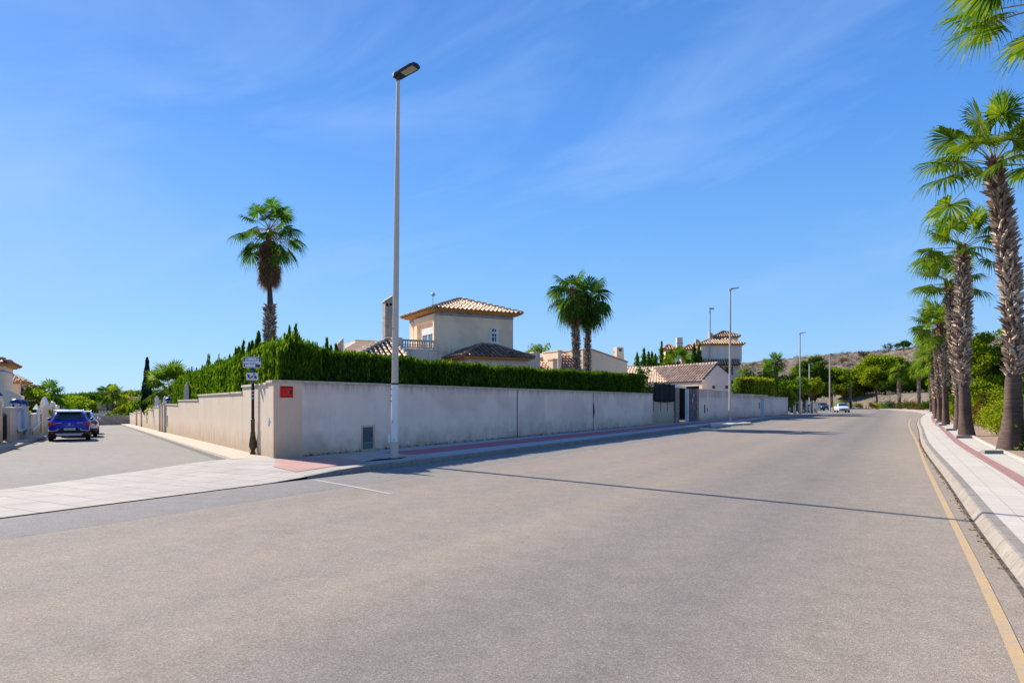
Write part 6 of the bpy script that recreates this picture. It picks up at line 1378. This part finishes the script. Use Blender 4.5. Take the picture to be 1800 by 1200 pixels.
# ---------------- houses on the left
hl_ = Fr(7, 38, R(31.5)); rl = hl_.root('left_house', 'tall cream house cut by the left edge, tiled eave with blue band')
zz1 = hl_.ony(6, 640)[1]; b = MB(); b.box(-6, 0, 0, 5, -.6, zz1); b.build('wall', M['villa'], rl); b = MB(); b.box(-6, .01, -.01, 5.01, zz1 - .42, zz1 - .30); b.build('frieze', M['frieze'], rl)
hip_roof(rl, -6, 0, 0, 5, zz1 + .05, zz1 + 1.5, .38, -4, -3, 2.5, m='tile_red', sides='fr', sofh=.14)
h3 = Fr(36, 47, R(31.5)); r3 = h3.root('terrace_house', 'cream terrace house with low pale tiled roofs behind the broad green tree')
x_, z_ = h3.ony(7, 676); b = MB(); b.box(x_ - 4, 0, 0, 5, -.6, h3.ony(30, 672)[1]); b.build('wall', M['villa'], r3); hip_roof(r3, x_ - 4, 0, 0, 5, h3.ony(30, 671)[1], h3.ony(10, 660, 2)[1], .3, x_ - 3, x_ + .4, 2.5, m='tile', sides='fr', sofh=.12)
h4 = Fr(70, 60, R(31.5)); r4 = h4.root('terrace_house', 'farther cream terrace house with a dark tiled roof edge above the green tree')
b = MB(); b.box(-8, 0, 0, 5, -.6, h4.ony(60, 682)[1]); b.build('wall', M['villa'], r4); hip_roof(r4, -8, 0, 0, 5, h4.ony(60, 681)[1], h4.ony(36, 671, 2.5)[1], .3, -7, -3, 2.5, m='tile_dark', sides='fr', sofh=.12)
h5 = Fr(32, 38, R(31.5)); r5 = h5.root('garden_annex', 'plain ochre flat-topped annex with sloping top behind the arched gate wall', 'building')
xz, zz2 = h5.ony(0, 684); b = MB(); b.prism([(-7, -.6), (0, -.6), (0, h5.ony(32, 696)[1]), (xz, zz2), (-7, zz2 + .6)], 'y', 0, 4); b.build('wall', M['villa'], r5)
b = MB(); b.box(.0, .7, .5, 1.5, h5.ony(36, 702)[1] - .08, h5.ony(36, 702)[1]); b.build('canopy', M['tile_red'], r5)
# small house at the bottom of the street
h6 = Fr(175, 112, R(6)); r6 = h6.root('small_house', 'small far house with grey gable roof and brown columns beyond the side street')
x6, z6 = h6.ony(202, 709); zpk = h6.ony(187, 701.5)[1]; zbm = h6.ony(180, 735)[1]
b = MB(); b.box(0, x6, 0, 5, zbm, z6); b.build('wall', M['stone'], r6)
b = MB(); b.prism([(-.3, z6), (x6 + .3, z6), (x6 * .45, zpk)], 'y', -.4, 5.2); b.build('roof', plain('pale grey roofing', (.45, .44, .44), .8), r6)
for k in range(3): x_ = h6.ony(188 + 4.5 * k, 712)[0]; b = MB(); b.box(x_, x_ + .28, -.02, 0, h6.ony(185, 721)[1], z6 - .15); b.build('window', M['glass'] if k else M['signbrown'], r6)
b = MB(); x_ = h6.ony(176, 712)[0]; b.box(0, x6, -.3, -.05, zbm, h6.ony(185, 722)[1]); b.build('terrace_wall', M['pinkwall'], r6)
h7 = Fr(126, 150, R(4)); r7 = h7.root('distant_house', 'tiny far house with reddish roof showing above the parked cars')
x7, z7 = h7.ony(146, 714); b = MB(); b.box(0, x7, 0, 6, -3, z7); b.build('wall', M['white'], r7); b = MB(); b.prism([(-.5, z7), (x7 + .5, z7), (x7 * .4, h7.ony(134, 709)[1])], 'y', -.4, 6); b.build('roof', M['tile_red'], r7)
e = D(158, 727, 100); r = empty('gate_wall', (e[0], e[1], -2.2), R(6), 'pale wall with dark railing behind the parked cars at the street end', 'wall'); b = MB(); b.box(0, 5.2, 0, .2, 0, 2.2); b.build('wall_face', M['pinkwall'], r); b = MB(); 
for k in range(12): b.box(.2 + k * .42, .24 + k * .42, .05, .1, 2.2, 2.75)
b.box(.1, 5, .05, .1, 2.75, 2.8); b.build('railing', M['black'], r)
# ================================================================== STREET FURNITURE
def lamp(label, loc, h, base_w, top_w, lean=0.0, dirn=None, white_to=0, main=False, group='tall street lamps', head=1.0, m='pole', name='street_lamp'):
    dirn = dirn if dirn is not None else math.atan2(NR[1], NR[0]); r = empty(name, loc, dirn, label, 'street lamp', group)
    b = MB(); lx = lean * math.cos(-dirn); ly = lean * math.sin(-dirn)
    N = 8; zz = [-.1, .35, .36, 1.2, h * .3, h * .6, h]; rr = [base_w * .5, base_w * .5, base_w * .47, base_w * .46, base_w * .40, (base_w * .5 + top_w * .5) * .5, top_w * .5]
    b.tube([(lx * z / h, ly * z / h, z) for z in zz], rr, 12 if main else 8); b.build('pole', M[m], r, smooth=False)
    if white_to:
        b = MB(); b.tube([(lx * z / h, ly * z / h, z) for z in (.45, white_to)], [base_w * .478, base_w * .452], 12); b.build('white_paint_band', M['pole_white'], r)
        b = MB(); z = white_to; b.tube([(lx * z / h, ly * z / h, z), (lx * z / h, ly * z / h, z + .045)], base_w * .458, 12); b.build('black_strap', M['black'], r)
        b = MB(); 
        for k, (zz_, w_, an) in enumerate(((white_to - .12, .018, 3.6), (white_to - .28, .018, 3.6), (white_to - .42, .02, 3.6), (white_to - .98, .012, 4.4), (1.0, .012, 4.6), (.5, .012, 4.8), (3.4, .012, 4.5), (2.6, .014, 4.3))):
            a = an - dirn; rad_ = base_w * .47; x, y = rad_ * math.cos(a), rad_ * math.sin(a); b.box(x - w_, x + w_, y - w_, y + w_, zz_ - w_, zz_ + w_)
        b.build('stickers', M['cyan'], r)
        b = MB(); a = math.pi - dirn; x, y = base_w * .49 * math.cos(a), base_w * .49 * math.sin(a); b.box(x - .03, x + .03, y - .05, y + .05, .42, .62); b.build('junction_box', M['pole_white'], r)
        b = MB(); b.tube([(0, 0, -.0), (0, 0, .03)], [base_w * .9, base_w * .9], 4); b.build('base_plate', M['signbrown'], r)
    else:
        b = MB(); b.lathe([(base_w * .6, 0), (base_w * .6, .12), (base_w * .5, .16)], 8); b.build('base_collar', M[m], r)
    s = head; ti = R(13)
    def hp(x, y, z): return (lx + (x * math.cos(ti) - z * math.sin(ti)) * s, ly + y * s, h + (x * math.sin(ti) + z * math.cos(ti)) * s)
    out = [(-.10, -.09), (-.02, -.15), (.52, -.17), (.64, -.13), (.67, 0), (.64, .13), (.52, .17), (-.02, .15), (-.10, .09)]
    b = MB(); vs = [hp(x, y, .0) for x, y in out] + [hp(x, y, .05) for x, y in out] + [hp(.02 + (x - .02) * .86, y * .72, .115 - .03 * (x > .4)) for x, y in out]; n = len(out)
    b.add(vs, [tuple(range(n))[::-1], tuple(range(2 * n, 3 * n))] + [(i + k * n, (i + 1) % n + k * n, (i + 1) % n + (k + 1) * n, i + (k + 1) * n) for k in (0, 1) for i in range(n)]); b.build('lamp_head', M['darkmetal'] if main else M['greymetal'], r)
    b = MB(); b.add([hp(.18, -.11, -.004), hp(.56, -.12, -.004), hp(.56, .12, -.004), hp(.18, .11, -.004), hp(.18, -.11, .01), hp(.56, -.12, .01), hp(.56, .12, .01), hp(.18, .11, .01)], [(3, 2, 1, 0), (4, 5, 6, 7), (0, 1, 5, 4), (1, 2, 6, 5), (2, 3, 7, 6), (3, 0, 4, 7)]); b.build('lamp_glass', M['glasslamp'], r)
    b = MB(); b.tube([hp(-.03, 0, -.10), hp(-.01, 0, .01)], [top_w * .62, top_w * .75], 8); b.build('neck', M['signbrown'] if main else M['greymetal'], r)
    return r
x, y, z = P(693, 806, .13)
lamp('tallest nearest street lamp with white lower pole and black strap, by the meter cupboard', (x, y, z), 9.95, .205, .085, lean=.10, white_to=1.93, main=True)
x, y, z = P(1283, 741, .13); lamp('second street lamp standing on the small kerb island beyond the stone gate', (x, y, z), 10.0, .21, .11, lean=.03, dirn=R(-5))
x, y, z = P(1406, 728.2, .13); lamp('third street lamp rising through the clipped street trees', (x, y, z), 9.8, .21, .13, lean=.02, dirn=R(-5), head=1.1)
x, y, z = P(1458.5, 723.6, .0); lamp('fourth street lamp between the dark parked car and the white car', (x, y, z), 9.0, .25, .16, dirn=R(-10), head=1.2)
x, y, z = G(1422.5, 150); lamp('short pale lamp post behind the street trees in front of the pines', (x, y, z), 9.9, .22, .18, dirn=R(-5), m='pole_white', head=1.3)
# manhole-like small cover near the lamp and pavement slabs
q = [ab(3.5, -.75), ab(4.6, -.55), ab(5.2, -.75), ab(4.2, -1.0)]; local_poly('drain_cover', [tuple(p) for p in q], .1395, M['dark'], K0, RZ)
q = [st(4.6, -.75), st(4.6, -.35), st(5.9, -.35), st(5.9, -.75)]; o = local_poly('service_cover', [tuple(p) for p in q], .138 - .016 * 5.0, M['stopc'], S0, SZ); o.rotation_euler = (-.016, 0, SZ)

# street name post
x, y, z = P(444.5, 796, .13); sp_ = empty('street_sign', (x, y, z - .03), 0, 'black iron street name post with bronze vase foot and two white plates', 'street sign')
b = MB(); b.lathe([(.075, 0), (.09, .03), (.055, .08), (.065, .12), (.105, .21), (.11, .27), (.095, .40), (.07, .56), (.066, .60), (.076, .62), (.058, .64), (.056, .98), (.066, 1.0), (.043, 1.02)], 14); b.build('base', M['bronze'], sp_, smooth=True)
b = MB(); b.tube([(0, 0, 1.0), (0, 0, 2.75)], .043, 10); b.build('post', M['black'], sp_, smooth=True)
for z_, mm, hh in ((1.83, 'cyan', .03), (1.73, 'pinksticker', .025), (1.62, 'cyan', .035), (2.12, 'boxgrey', .08), (2.24, 'cyan', .03)):
    b = MB(); b.tube([(0, 0, z_ - hh), (0, 0, z_ + hh)], .0455, 10); b.build('sticker', M[mm], sp_)
sa = math.atan2(-x, y) * 0 ; RS = (R(90), 0, 0)
zp = CAMZ + (HZ - 637) / F * y - (z - .03); 
b = MB(); out = [(-.25, -.15), (-.14, -.17), (0, -.16), (.14, -.17), (.25, -.15), (.265, 0), (.25, .15), (.0, .165), (-.25, .15), (-.265, 0)]; b.prism([(px_, zp + pz_) for px_, pz_ in out], 'y', -.065, -.045); b.build('name_plate', M['signwhite'], sp_)
b = MB()
for sx in (-1, 1):
    b.box(sx * .225 - .022, sx * .225 + .022, -.0685, -.065, zp + .02, zp + .135); b.box(min(sx * .12, sx * .225), max(sx * .12, sx * .225), -.0683, -.065, zp + .118, zp + .138)
b.box(-.20, .22, -.0686, -.065, zp - .155, zp - .137); b.build('blue_border', M['signblue'], sp_)
b = MB(); b.box(.10, .235, -.0688, -.065, zp - .13, zp - .06); b.box(-.235, -.20, -.0684, -.065, zp - .13, zp - .02); b.box(-.1, .1, -.0684, -.065, zp + .135, zp + .15); b.build('brown_ornament', M['signbrown'], sp_)
b = MB()
for sx in (-.135, .135):
    b.tube([(sx + .022 * math.cos(a), -.067, zp + .07 + .022 * math.sin(a)) for a in np.linspace(0, 6.28, 9)], .006, 4)
b.build('rosettes', M['signblue'], sp_)
textob('CALLE', .075, M['signblue'], sp_, (0, -.0665, zp + .045), RS)
textob('DEL SEGURA', .068, M['signblue'], sp_, (-.01, -.0665, zp - .045), RS, xs=.92)
b = MB(); zb2_ = CAMZ + (HZ - 651) / F * y - (z - .03); b.box(-.05, .05, -.05, .05, zb2_ - .06, zb2_ + .02); b.build('bracket', plain('blue bracket', (.05, .12, .24), .5, .3), sp_)
zq = CAMZ + (HZ - 661.5) / F * y - (z - .03)
b = MB(); b.box(-.165, .175, -.063, -.045, zq - .105, zq + .105); b.build('lower_plate', M['signwhite'], sp_, bevel=.003)
b = MB(); pts_ = [(-.14, .05), (-.09, .02), (-.1, -.04), (-.04, -.06), (.0, -.01), (.05, .04), (.03, .07), (.09, .08), (.08, .01), (.13, -.01), (.13, -.05)]
b.tube([(a_, -.066, zq + c_) for a_, c_ in pts_], .011, 4); b.tube([(-.13 + .26 * k / 8, -.067, zq - .02 + .03 * math.sin(k * 2.2)) for k in range(9)], .007, 4); b.build('scribbled_stickers', M['signblue'], sp_)
b = MB(); b.box(-.13, -.07, -.0655, -.063, zq - .02, zq + .05); b.build('dark_sticker', M['signbrown'], sp_)
b = MB(); b.box(.07, .12, -.0655, -.063, zq - .07, zq + .01); b.build('dark_sticker', M['signbrown'], sp_)
b = MB()
for k in range(5): b.tube([(.0, -.03, zp + .16), (-.09 + .045 * k, -.03, zp + .21 + .02 * (k % 2))], .008, 4)
b.build('scroll_top', M['black'], sp_)

# fence posts at the junction
for k, (px, pyt, pyb, w, mm) in enumerate(((1388.5, 710, 727.5, 1.0, 'white'), (1396.5, 702, 727.5, 3.8, 'villa'), (1409, 702, 727, 2.6, 'villa'), (1418.3, 702.5, 726.5, 3.2, 'fascia'), (1424.5, 705, 726, 2.0, 'fascia'), (1430, 704, 725, 2.6, 'white'), (1435.5, 704, 725, 2.4, 'villa'))):
    Y = 1.5 * F / (pyb - HZ); x, y, z = ((px - 900) / F * Y, Y, .13); h = (pyb - pyt) / F * Y; w_ = w / F * Y
    r = empty('fence_post', (x, y, z), R(-30), ['slim white stake left of the fence posts', 'first and broadest ochre fence post after the wall end', 'ochre fence post just right of the third lamp', 'tall pale fence post in the middle of the row', 'narrow pale fence post right of the middle', 'white fence post near the dark parked car', 'last ochre fence post beside the dark parked car'][k], 'post', 'fence posts at the junction')
    b = MB(); b.box(-w_ / 2, w_ / 2, -w_ / 2, w_ / 2, -.1, h * .9); b.build('shaft', M[mm], r)
    b = MB(); q_ = w_ * .62; b.add([(-q_, -q_, h * .9), (q_, -q_, h * .9), (q_, q_, h * .9), (-q_, q_, h * .9), (0, 0, h)], [(3, 2, 1, 0), (0, 1, 4), (1, 2, 4), (2, 3, 4), (3, 0, 4)]); b.build('cap', M['fascia'], r)
# kerb stones at the tree pits on the right
for k, (px, py, w, lb) in enumerate(((1744, 794.5, 34, 'nearest'), (1693, 768, 29, 'second'), (1671, 755, 19, 'third'), (1656, 746.5, 14, 'fourth'), (1649, 741, 11, 'fifth'))):
    Y = 1.43 * F / (py - HZ); x = (px - 900) / F * Y; w_ = w / F * Y; r = empty('pit_kerb_stone', (x, Y, .131), 0, lb + ' dark concrete kerb stone across the tree pits of the right pavement', 'kerb stone', 'kerb stones of the tree pits')
    b = MB(); b.box(-w_ / 2, w_ / 2, -.09, .09, -.02, .10, top=.97); b.build('stone', M['stopc'], r, bevel=.012)
    b = MB(); b.box(-w_ / 2 - .02, w_ / 2 + .02, .1, .75, -.02, .006); b.build('pit_soil', M['gravel'], r)
# a few dry leaves in the gutter
rng = rnd(3); n = 500; a_ = rng.uniform(6.5, 30, n); X_ = np.interp(a_, RKS[:, 1], RKS[:, 0]) - .03 - np.abs(rng.normal(size=n)) * .04; pc = np.stack([X_, a_, np.full(n, .012)], -1)
o = quad_mesh('gutter_leaves', diamonds(pc, unit(rng.normal(size=(n, 3)) * np.array((1, 1, .25))), .02, .009, rng), M['deadfrond']); tag(o, kind='stuff')

# ================================================================== CARS
def loft(mb, stations, mi=0):
    n = len(stations[0]); vs = [p for s in stations for p in s]; m = len(stations)
    fs = [(i * n + k, i * n + (k + 1) % n, (i + 1) * n + (k + 1) % n, (i + 1) * n + k) for i in range(m - 1) for k in range(n)] + [tuple(range(n))[::-1], tuple((m - 1) * n + k for k in range(n))]
    return mb.add(vs, fs, mi)
def ring(x, w, zb, zbelt, wr, zt, wm_=None):
    wm_ = wm_ or w; h = [(w * .82, zb), (w * .97, zb + .05), (wm_, zb + (zbelt - zb) * .40), (wm_ * .995, zb + (zbelt - zb) * .75), (w * .955, zbelt), (wr + .05, zt - (zt - zbelt) * .12 - .015), (wr - .06, zt - .012), (wr * .5, zt + .012)]
    return [(x, a, z) for a, z in h] + [(x, -a, z) for a, z in h[::-1]]
def car(name, label, loc, rz, paint, kind='suv', plate=None, group=None, wordmark=None, rearp=True, roofm=None):
    r = empty(name, loc, rz, label, 'car', group)
    if kind == 'suv':
        S = [(-2.12, .74, .50, .98, .60, 1.02), (-2.08, .82, .34, 1.00, .66, 1.05), (-1.98, .87, .30, 1.02, .62, 1.16), (-1.72, .89, .28, 1.02, .60, 1.46), (-1.45, .90, .27, 1.02, .61, 1.545), (-.6, .90, .26, 1.0, .62, 1.575), (.3, .90, .26, .99, .60, 1.555), (.75, .90, .26, .98, .62, 1.36), (1.15, .89, .26, .97, .70, 1.06), (1.7, .87, .27, .88, .70, .96), (2.0, .82, .30, .74, .62, .82), (2.11, .70, .40, .62, .5, .66)]
        wx, wr_ = (-1.30, 1.30), .345
    elif kind == 'sedan':
        S = [(-2.30, .72, .42, .88, .62, .92), (-2.24, .82, .30, .90, .68, .97), (-1.85, .88, .25, .93, .66, 1.05), (-1.35, .90, .23, .94, .60, 1.28), (-.85, .91, .22, .94, .60, 1.44), (-.2, .91, .22, .93, .61, 1.47), (.35, .91, .22, .93, .60, 1.43), (.85, .90, .22, .93, .63, 1.18), (1.2, .90, .22, .92, .72, .98), (1.75, .88, .23, .82, .72, .88), (2.15, .82, .26, .66, .64, .74), (2.30, .70, .32, .55, .5, .58)]
        wx, wr_ = (-1.38, 1.38), .325
    b = MB(); loft(b, [ring(*s) for s in S]); bo = b.build('body', M[paint], r, smooth=True); bo.modifiers.new('s', 'SUBSURF').levels = 1; bo.modifiers['s'].render_levels = 1
    Sx = [s[0] for s in S]
    def at(x):
        return [float(np.interp(x, Sx, [s[k] for s in S])) for k in range(1, 6)]
    def sidepanel(xs0, xs1, u0, u1, m, nm, sgn, par=r, n=4, off=.012):
        w = MB(); vs = []
        for i in range(n + 1):
            t = i / n
            for u, a, c in ((u0, xs0[0], xs0[1]), (u1, xs1[0], xs1[1])):
                x = a + (c - a) * t; wd, zb, zbt, wr, zt = at(x); lo = (wd * .955, zbt); hi = (wr + .05, zt - (zt - zbt) * .12 - .015)
                vs.append((x, sgn * (lo[0] + (hi[0] - lo[0]) * u + off), lo[1] + (hi[1] - lo[1]) * u))
        w.add(vs, [(2 * i, 2 * i + 2, 2 * i + 3, 2 * i + 1) for i in range(n)]); o = w.build(nm, M[m], par, fix=False); o.modifiers.new('t', 'SOLIDIFY').thickness = .012; return o
    suv = kind == 'suv'
    for sgn in (-1, 1):
        sidepanel((-.42, .75) if suv else (-.3, .95), (-.40, .35) if suv else (-.28, .42), .10, .92, 'glass', 'side_window', sgn)
        sidepanel((-1.55, -.48) if suv else (-1.45, -.36), (-1.38, -.46) if suv else (-1.0, -.34), .12, .90, 'glass', 'side_window', sgn)
    def endpanel(xlo, xhi, ulo, uhi, m, nm, off, wl_=.96):
        w = MB(); vs = []
        for t in np.linspace(0, 1, 5):
            x = xlo + (xhi - xlo) * t; wd, zb, zbt, wr, zt = at(x); ww = (wr - .02) * wl_
            for s in np.linspace(-1, 1, 5): vs.append((x + off[0], s * ww, zt + .02 + off[1] - .012 * s * s))
        w.add(vs, [(i * 5 + k, i * 5 + k + 1, (i + 1) * 5 + k + 1, (i + 1) * 5 + k) for i in range(4) for k in range(4)]); o = w.build(nm, M[m], r, fix=False, smooth=True); o.modifiers.new('t', 'SOLIDIFY').thickness = .01; return o
    if suv:
        endpanel(-2.03, -1.56, 0, 1, 'glass', 'rear_window', (-.012, .0)); endpanel(.42, 1.08, 0, 1, 'glass', 'windscreen', (.01, .0))
    else:
        endpanel(-1.75, -.95, 0, 1, 'glass', 'rear_window', (-.01, 0)); endpanel(.42, 1.15, 0, 1, 'glass', 'windscreen', (.012, .0))
    if roofm:
        endpanel(-1.5, .3, 0, 1, roofm, 'sunlit_roof', (0, .006), 1.0)  # pale panel over the roof, sunlight put into its colour
    for i, xw in enumerate(wx):
        for sgn in (-1, 1):
            a = MB(); a.lathe([(.001, .0), (wr_ + .07, .0), (wr_ + .07, .035), (wr_ + .02, .045), (.001, .045)], 24, (xw, sgn * .868 - .0225, wr_ + .01), 'y'); a.build('wheel_arch', M['carplastic'] if suv else M['dark'], r)
            t = MB(); y0 = sgn * .80; t.lathe([(.18, y0 - .11), (wr_ - .02, y0 - .11), (wr_, y0 - .09), (wr_, y0 + .09), (wr_ - .02, y0 + .11), (.18, y0 + .11)], 24, (xw, 0, wr_), 'y'); wo = t.build('wheel', M['rubber'], r, smooth=False)
            q = MB(); ys = sgn * .915; q.lathe([(.001, ys - .004), (.06, ys), (.20, ys - .01 * sgn), (.225, ys), (.225, ys + .004)], 20, (xw, 0, wr_), 'y')
            q.build('rim', M['rim'], wo)
            q = MB()
            for k in range(5):
                aa = k * 2 * math.pi / 5 + .3; q.prism([(xw + .21 * math.cos(aa + e), wr_ + .21 * math.sin(aa + e)) for e in (-.28, .28)] + [(xw + .08 * math.cos(aa + .2), wr_ + .08 * math.sin(aa + .2)), (xw + .08 * math.cos(aa - .2), wr_ + .08 * math.sin(aa - .2))], 'y', ys + sgn * .004, ys + sgn * .009)
            q.build('rim_gaps', M['rubber'], wo)
    for sgn in (-1, 1):
        mxx = .62 if suv else .72; wd, zb, zbt, wr, zt = at(mxx); mm_ = MB(); mm_.box(mxx - .06, mxx + .10, min(sgn * .90, sgn * 1.03), max(sgn * .90, sgn * 1.03), zbt + .02, zbt + .17); o = mm_.build('mirror', M[paint], r, bevel=.03)
        if suv: # cladding sill
            c = MB(); c.box(-.95, .95, min(sgn * .86, sgn * .905), max(sgn * .86, sgn * .905), .27, .42); c.build('sill_cladding', M['carplastic'], r, bevel=.01)
    if suv:
        xr = -2.125
        b = MB(); loft(b, [ring(-2.135, .70, .33, .50, .66, .53), ring(-2.10, .84, .27, .55, .80, .58), ring(-1.95, .905, .25, .56, .86, .6)]); b.build('rear_bumper', M['carplastic'], r, smooth=True)
        b = MB(); b.prism([(-.50, .30), (.50, .30), (.56, .36), (.60, .45), (.50, .43), (-.50, .43), (-.60, .45), (-.56, .36)], 'x', -2.165, -2.12); b.build('skid_plate', M['carsilver'], r, bevel=.01)
        for sgn in (-1, 1):
            def pl(poly, x0, x1, m_, nm, par=r): q = MB(); q.prism([(sgn * y_, z_) for y_, z_ in poly], 'x', x0, x1); return q.build(nm, M[m_], par)
            lt = pl([(.56, .86), (.60, .98), (.80, 1.02), (.885, .98), (.89, .82), (.84, .72), (.78, .84)], -2.13, -1.86, 'taillight', 'tail_light')
            pl([(.30, .945), (.58, .945), (.58, .97), (.32, .972)], -2.14, -2.10, 'headlight', 'light_strip', lt); pl([(.60, .90), (.78, .90), (.86, .76), (.88, .79), (.80, .93), (.6, .93)], -2.145, -2.11, 'amber', 'light_signature', lt)
            pl([(.50, .56), (.80, .53), (.85, .56), (.56, .59), (.47, .68), (.44, .67)], -2.155, -2.09, 'carsilver', 'bumper_trim')
            pl([(.66, .42), (.84, .44), (.84, .48), (.66, .47)], -2.15, -2.05, 'amber', 'reflector')
        b = MB(); b.prism([(-.34, .53), (.34, .53), (.40, .62), (.30, .72), (-.30, .72), (-.40, .62)], 'x', -2.15, -2.10); b.build('plate_recess', M['carplastic'], r)
        b = MB(); b.box(-2.165, -2.152, -.26, .26, .585, .695); pt = b.build('licence_plate', M['signwhite'], r); b = MB(); b.box(-2.167, -2.152, .225, .2601, .586, .694); b.build('plate_band', M['signblue'], pt)
        textob(plate or '6864 LML', .095, M['black'], pt, (-2.1665, -.015, .64), (R(90), 0, R(-90)), xs=.92, ext=.001)
        if wordmark: textob(wordmark, .062, M['carsilver'], r, (-2.125, 0, .805), (R(90), 0, R(-90)), xs=1.7, ext=.006, name='wordmark')
        em = MB(); 
        for k_ in (1.0, ): 
            o_ = [(0, .085), (.06, 0), (0, -.085), (-.06, 0)]; i_ = [(0, .045), (.03, 0), (0, -.045), (-.03, 0)]
            vs = [(-2.145, a_, .895 + c_) for a_, c_ in o_] + [(-2.145, a_, .895 + c_) for a_, c_ in i_]; vs += [(-2.10, a_, c_) for _, a_, c_ in vs]
            em.add(vs, [(i, (i + 1) % 4, 4 + (i + 1) % 4, 4 + i) for i in range(4)] + [(i, 8 + i, 8 + (i + 1) % 4, (i + 1) % 4) for i in range(4)])
        if wordmark: em.build('emblem', M['carsilver'], r)
        b = MB(); b.tube([(-1.9, -.28, 1.16), (-1.97, .1, 1.16)], .012, 5); b.build('rear_wiper', M['black'], r)
        b = MB(); b.prism([(-1.55, 1.575), (-1.32, 1.59), (-1.47, 1.66)], 'y', -.018, .018); b.build('roof_fin', M['cardark'] , r)
        b = MB(); b.prism([(-1.86, 1.50), (-1.5, 1.565), (-1.5, 1.59), (-1.84, 1.545)], 'y', -.58, .58); b.build('spoiler', M[roofm or paint], r, bevel=.01)
        for sgn in (-1, 1): b = MB(); b.tube([(-1.4, sgn * .60, 1.57), (-1.2, sgn * .60, 1.615), (0.1, sgn * .59, 1.61), (.25, sgn * .59, 1.57)], .018, 5); b.build('roof_rail', M['carsilver'], r)
    xf = 2.11 if suv else 2.30
    for sgn in (-1, 1):
        q = MB(); z0 = .70 if suv else .60; q.prism([(sgn * .42, z0 - .02), (sgn * .80, z0 + .06), (sgn * .80, z0 + .16), (sgn * .46, z0 + .07)], 'x', xf - .34, xf - .045); q.build('headlight', M['headlight'], r)
        q = MB(); q.prism([(sgn * .5, .34), (sgn * .72, .34), (sgn * .72, .42), (sgn * .5, .42)], 'x', xf - .2, xf - .02); q.build('fog_lamp_recess', M['carplastic'], r)
    q = MB(); z0 = .60 if suv else .54; q.prism([(-.36, z0 - .06), (.36, z0 - .06), (.42, z0 + .06), (-.42, z0 + .06)], 'x', xf - .2, xf + .005); q.build('grille', M['carplastic'], r)
    q = MB(); q.prism([(-.5, .30), (.5, .30), (.44, .42), (-.44, .42)], 'x', xf - .2, xf + .004); q.build('lower_intake', M['carplastic'], r)
    q = MB(); q.box(xf - .1, xf + .015, -.26, .26, .43, .50); q.build('front_licence_plate', M['signwhite'], r)
    if not suv:
        for sgn in (-1, 1): q = MB(); q.prism([(sgn * .5, .74), (sgn * .82, .76), (sgn * .82, .88), (sgn * .5, .86)], 'x', -2.31, -2.1); q.build('tail_light', M['taillight'], r)
    return r
DA = math.atan2(DS[1], DS[0])
def carpos(px, py, Z=None):
    Y = Z; x = (px - 900) / F * Y; return (x, Y, zst(x, Y) + .008)
# blue SUV: rear axle row measured at 34 m
cx, cy, cz_ = carpos(124, 770, 36.2)
ctr = np.array((cx, cy)) + DS * 0
car('parked_car', 'blue small SUV with black cladding seen from behind, nearest parked car on the side street', (cx, cy, zst(cx, cy) + .01), DA, 'carblue', 'suv', plate='6864 LML', wordmark='CAPTUR', roofm='carwhite')  # white roof and spoiler paint in the sunlit look of the blue roof
p = np.array((cx, cy)) + DS * 6.3 + QS * .32; car('parked_car', 'white SUV parked directly ahead of the blue car, its right flank showing', (p[0], p[1], zst(*p) + .01), DA, 'carwhite', 'suv', plate='4213 KBT')
p = np.array((cx, cy)) + DS * 13.2 + QS * .45; car('parked_car', 'pale saloon third in the row of cars on the side street', (p[0], p[1], zst(*p) + .01), DA, 'carwhite', 'sedan')
p = (52.3, 108.3); car('moving_car', 'white hatchback driving toward the camera on the main road bend', (p[0], p[1], .01), R(-90) - R(17), 'carwhite', 'sedan')
p = (59.5, 131.0); car('parked_car', 'dark blue car parked behind the fourth lamp post at the junction', (p[0], p[1], .01), R(-90) - R(4), 'cardark', 'suv', roofm=None)
p = ((1393 - 900) / F * 103, 103); car('parked_car', 'dark car hidden behind the fence posts under the clipped trees', (p[0], p[1], .0 + Hs(*p)), R(170), 'cardark', 'suv')
p = ((1410 - 900) / F * 106, 106); car('parked_car', 'white car glimpsed between the fence posts under the clipped trees', (p[0], p[1], Hs(*p)), R(170), 'carwhite', 'sedan')
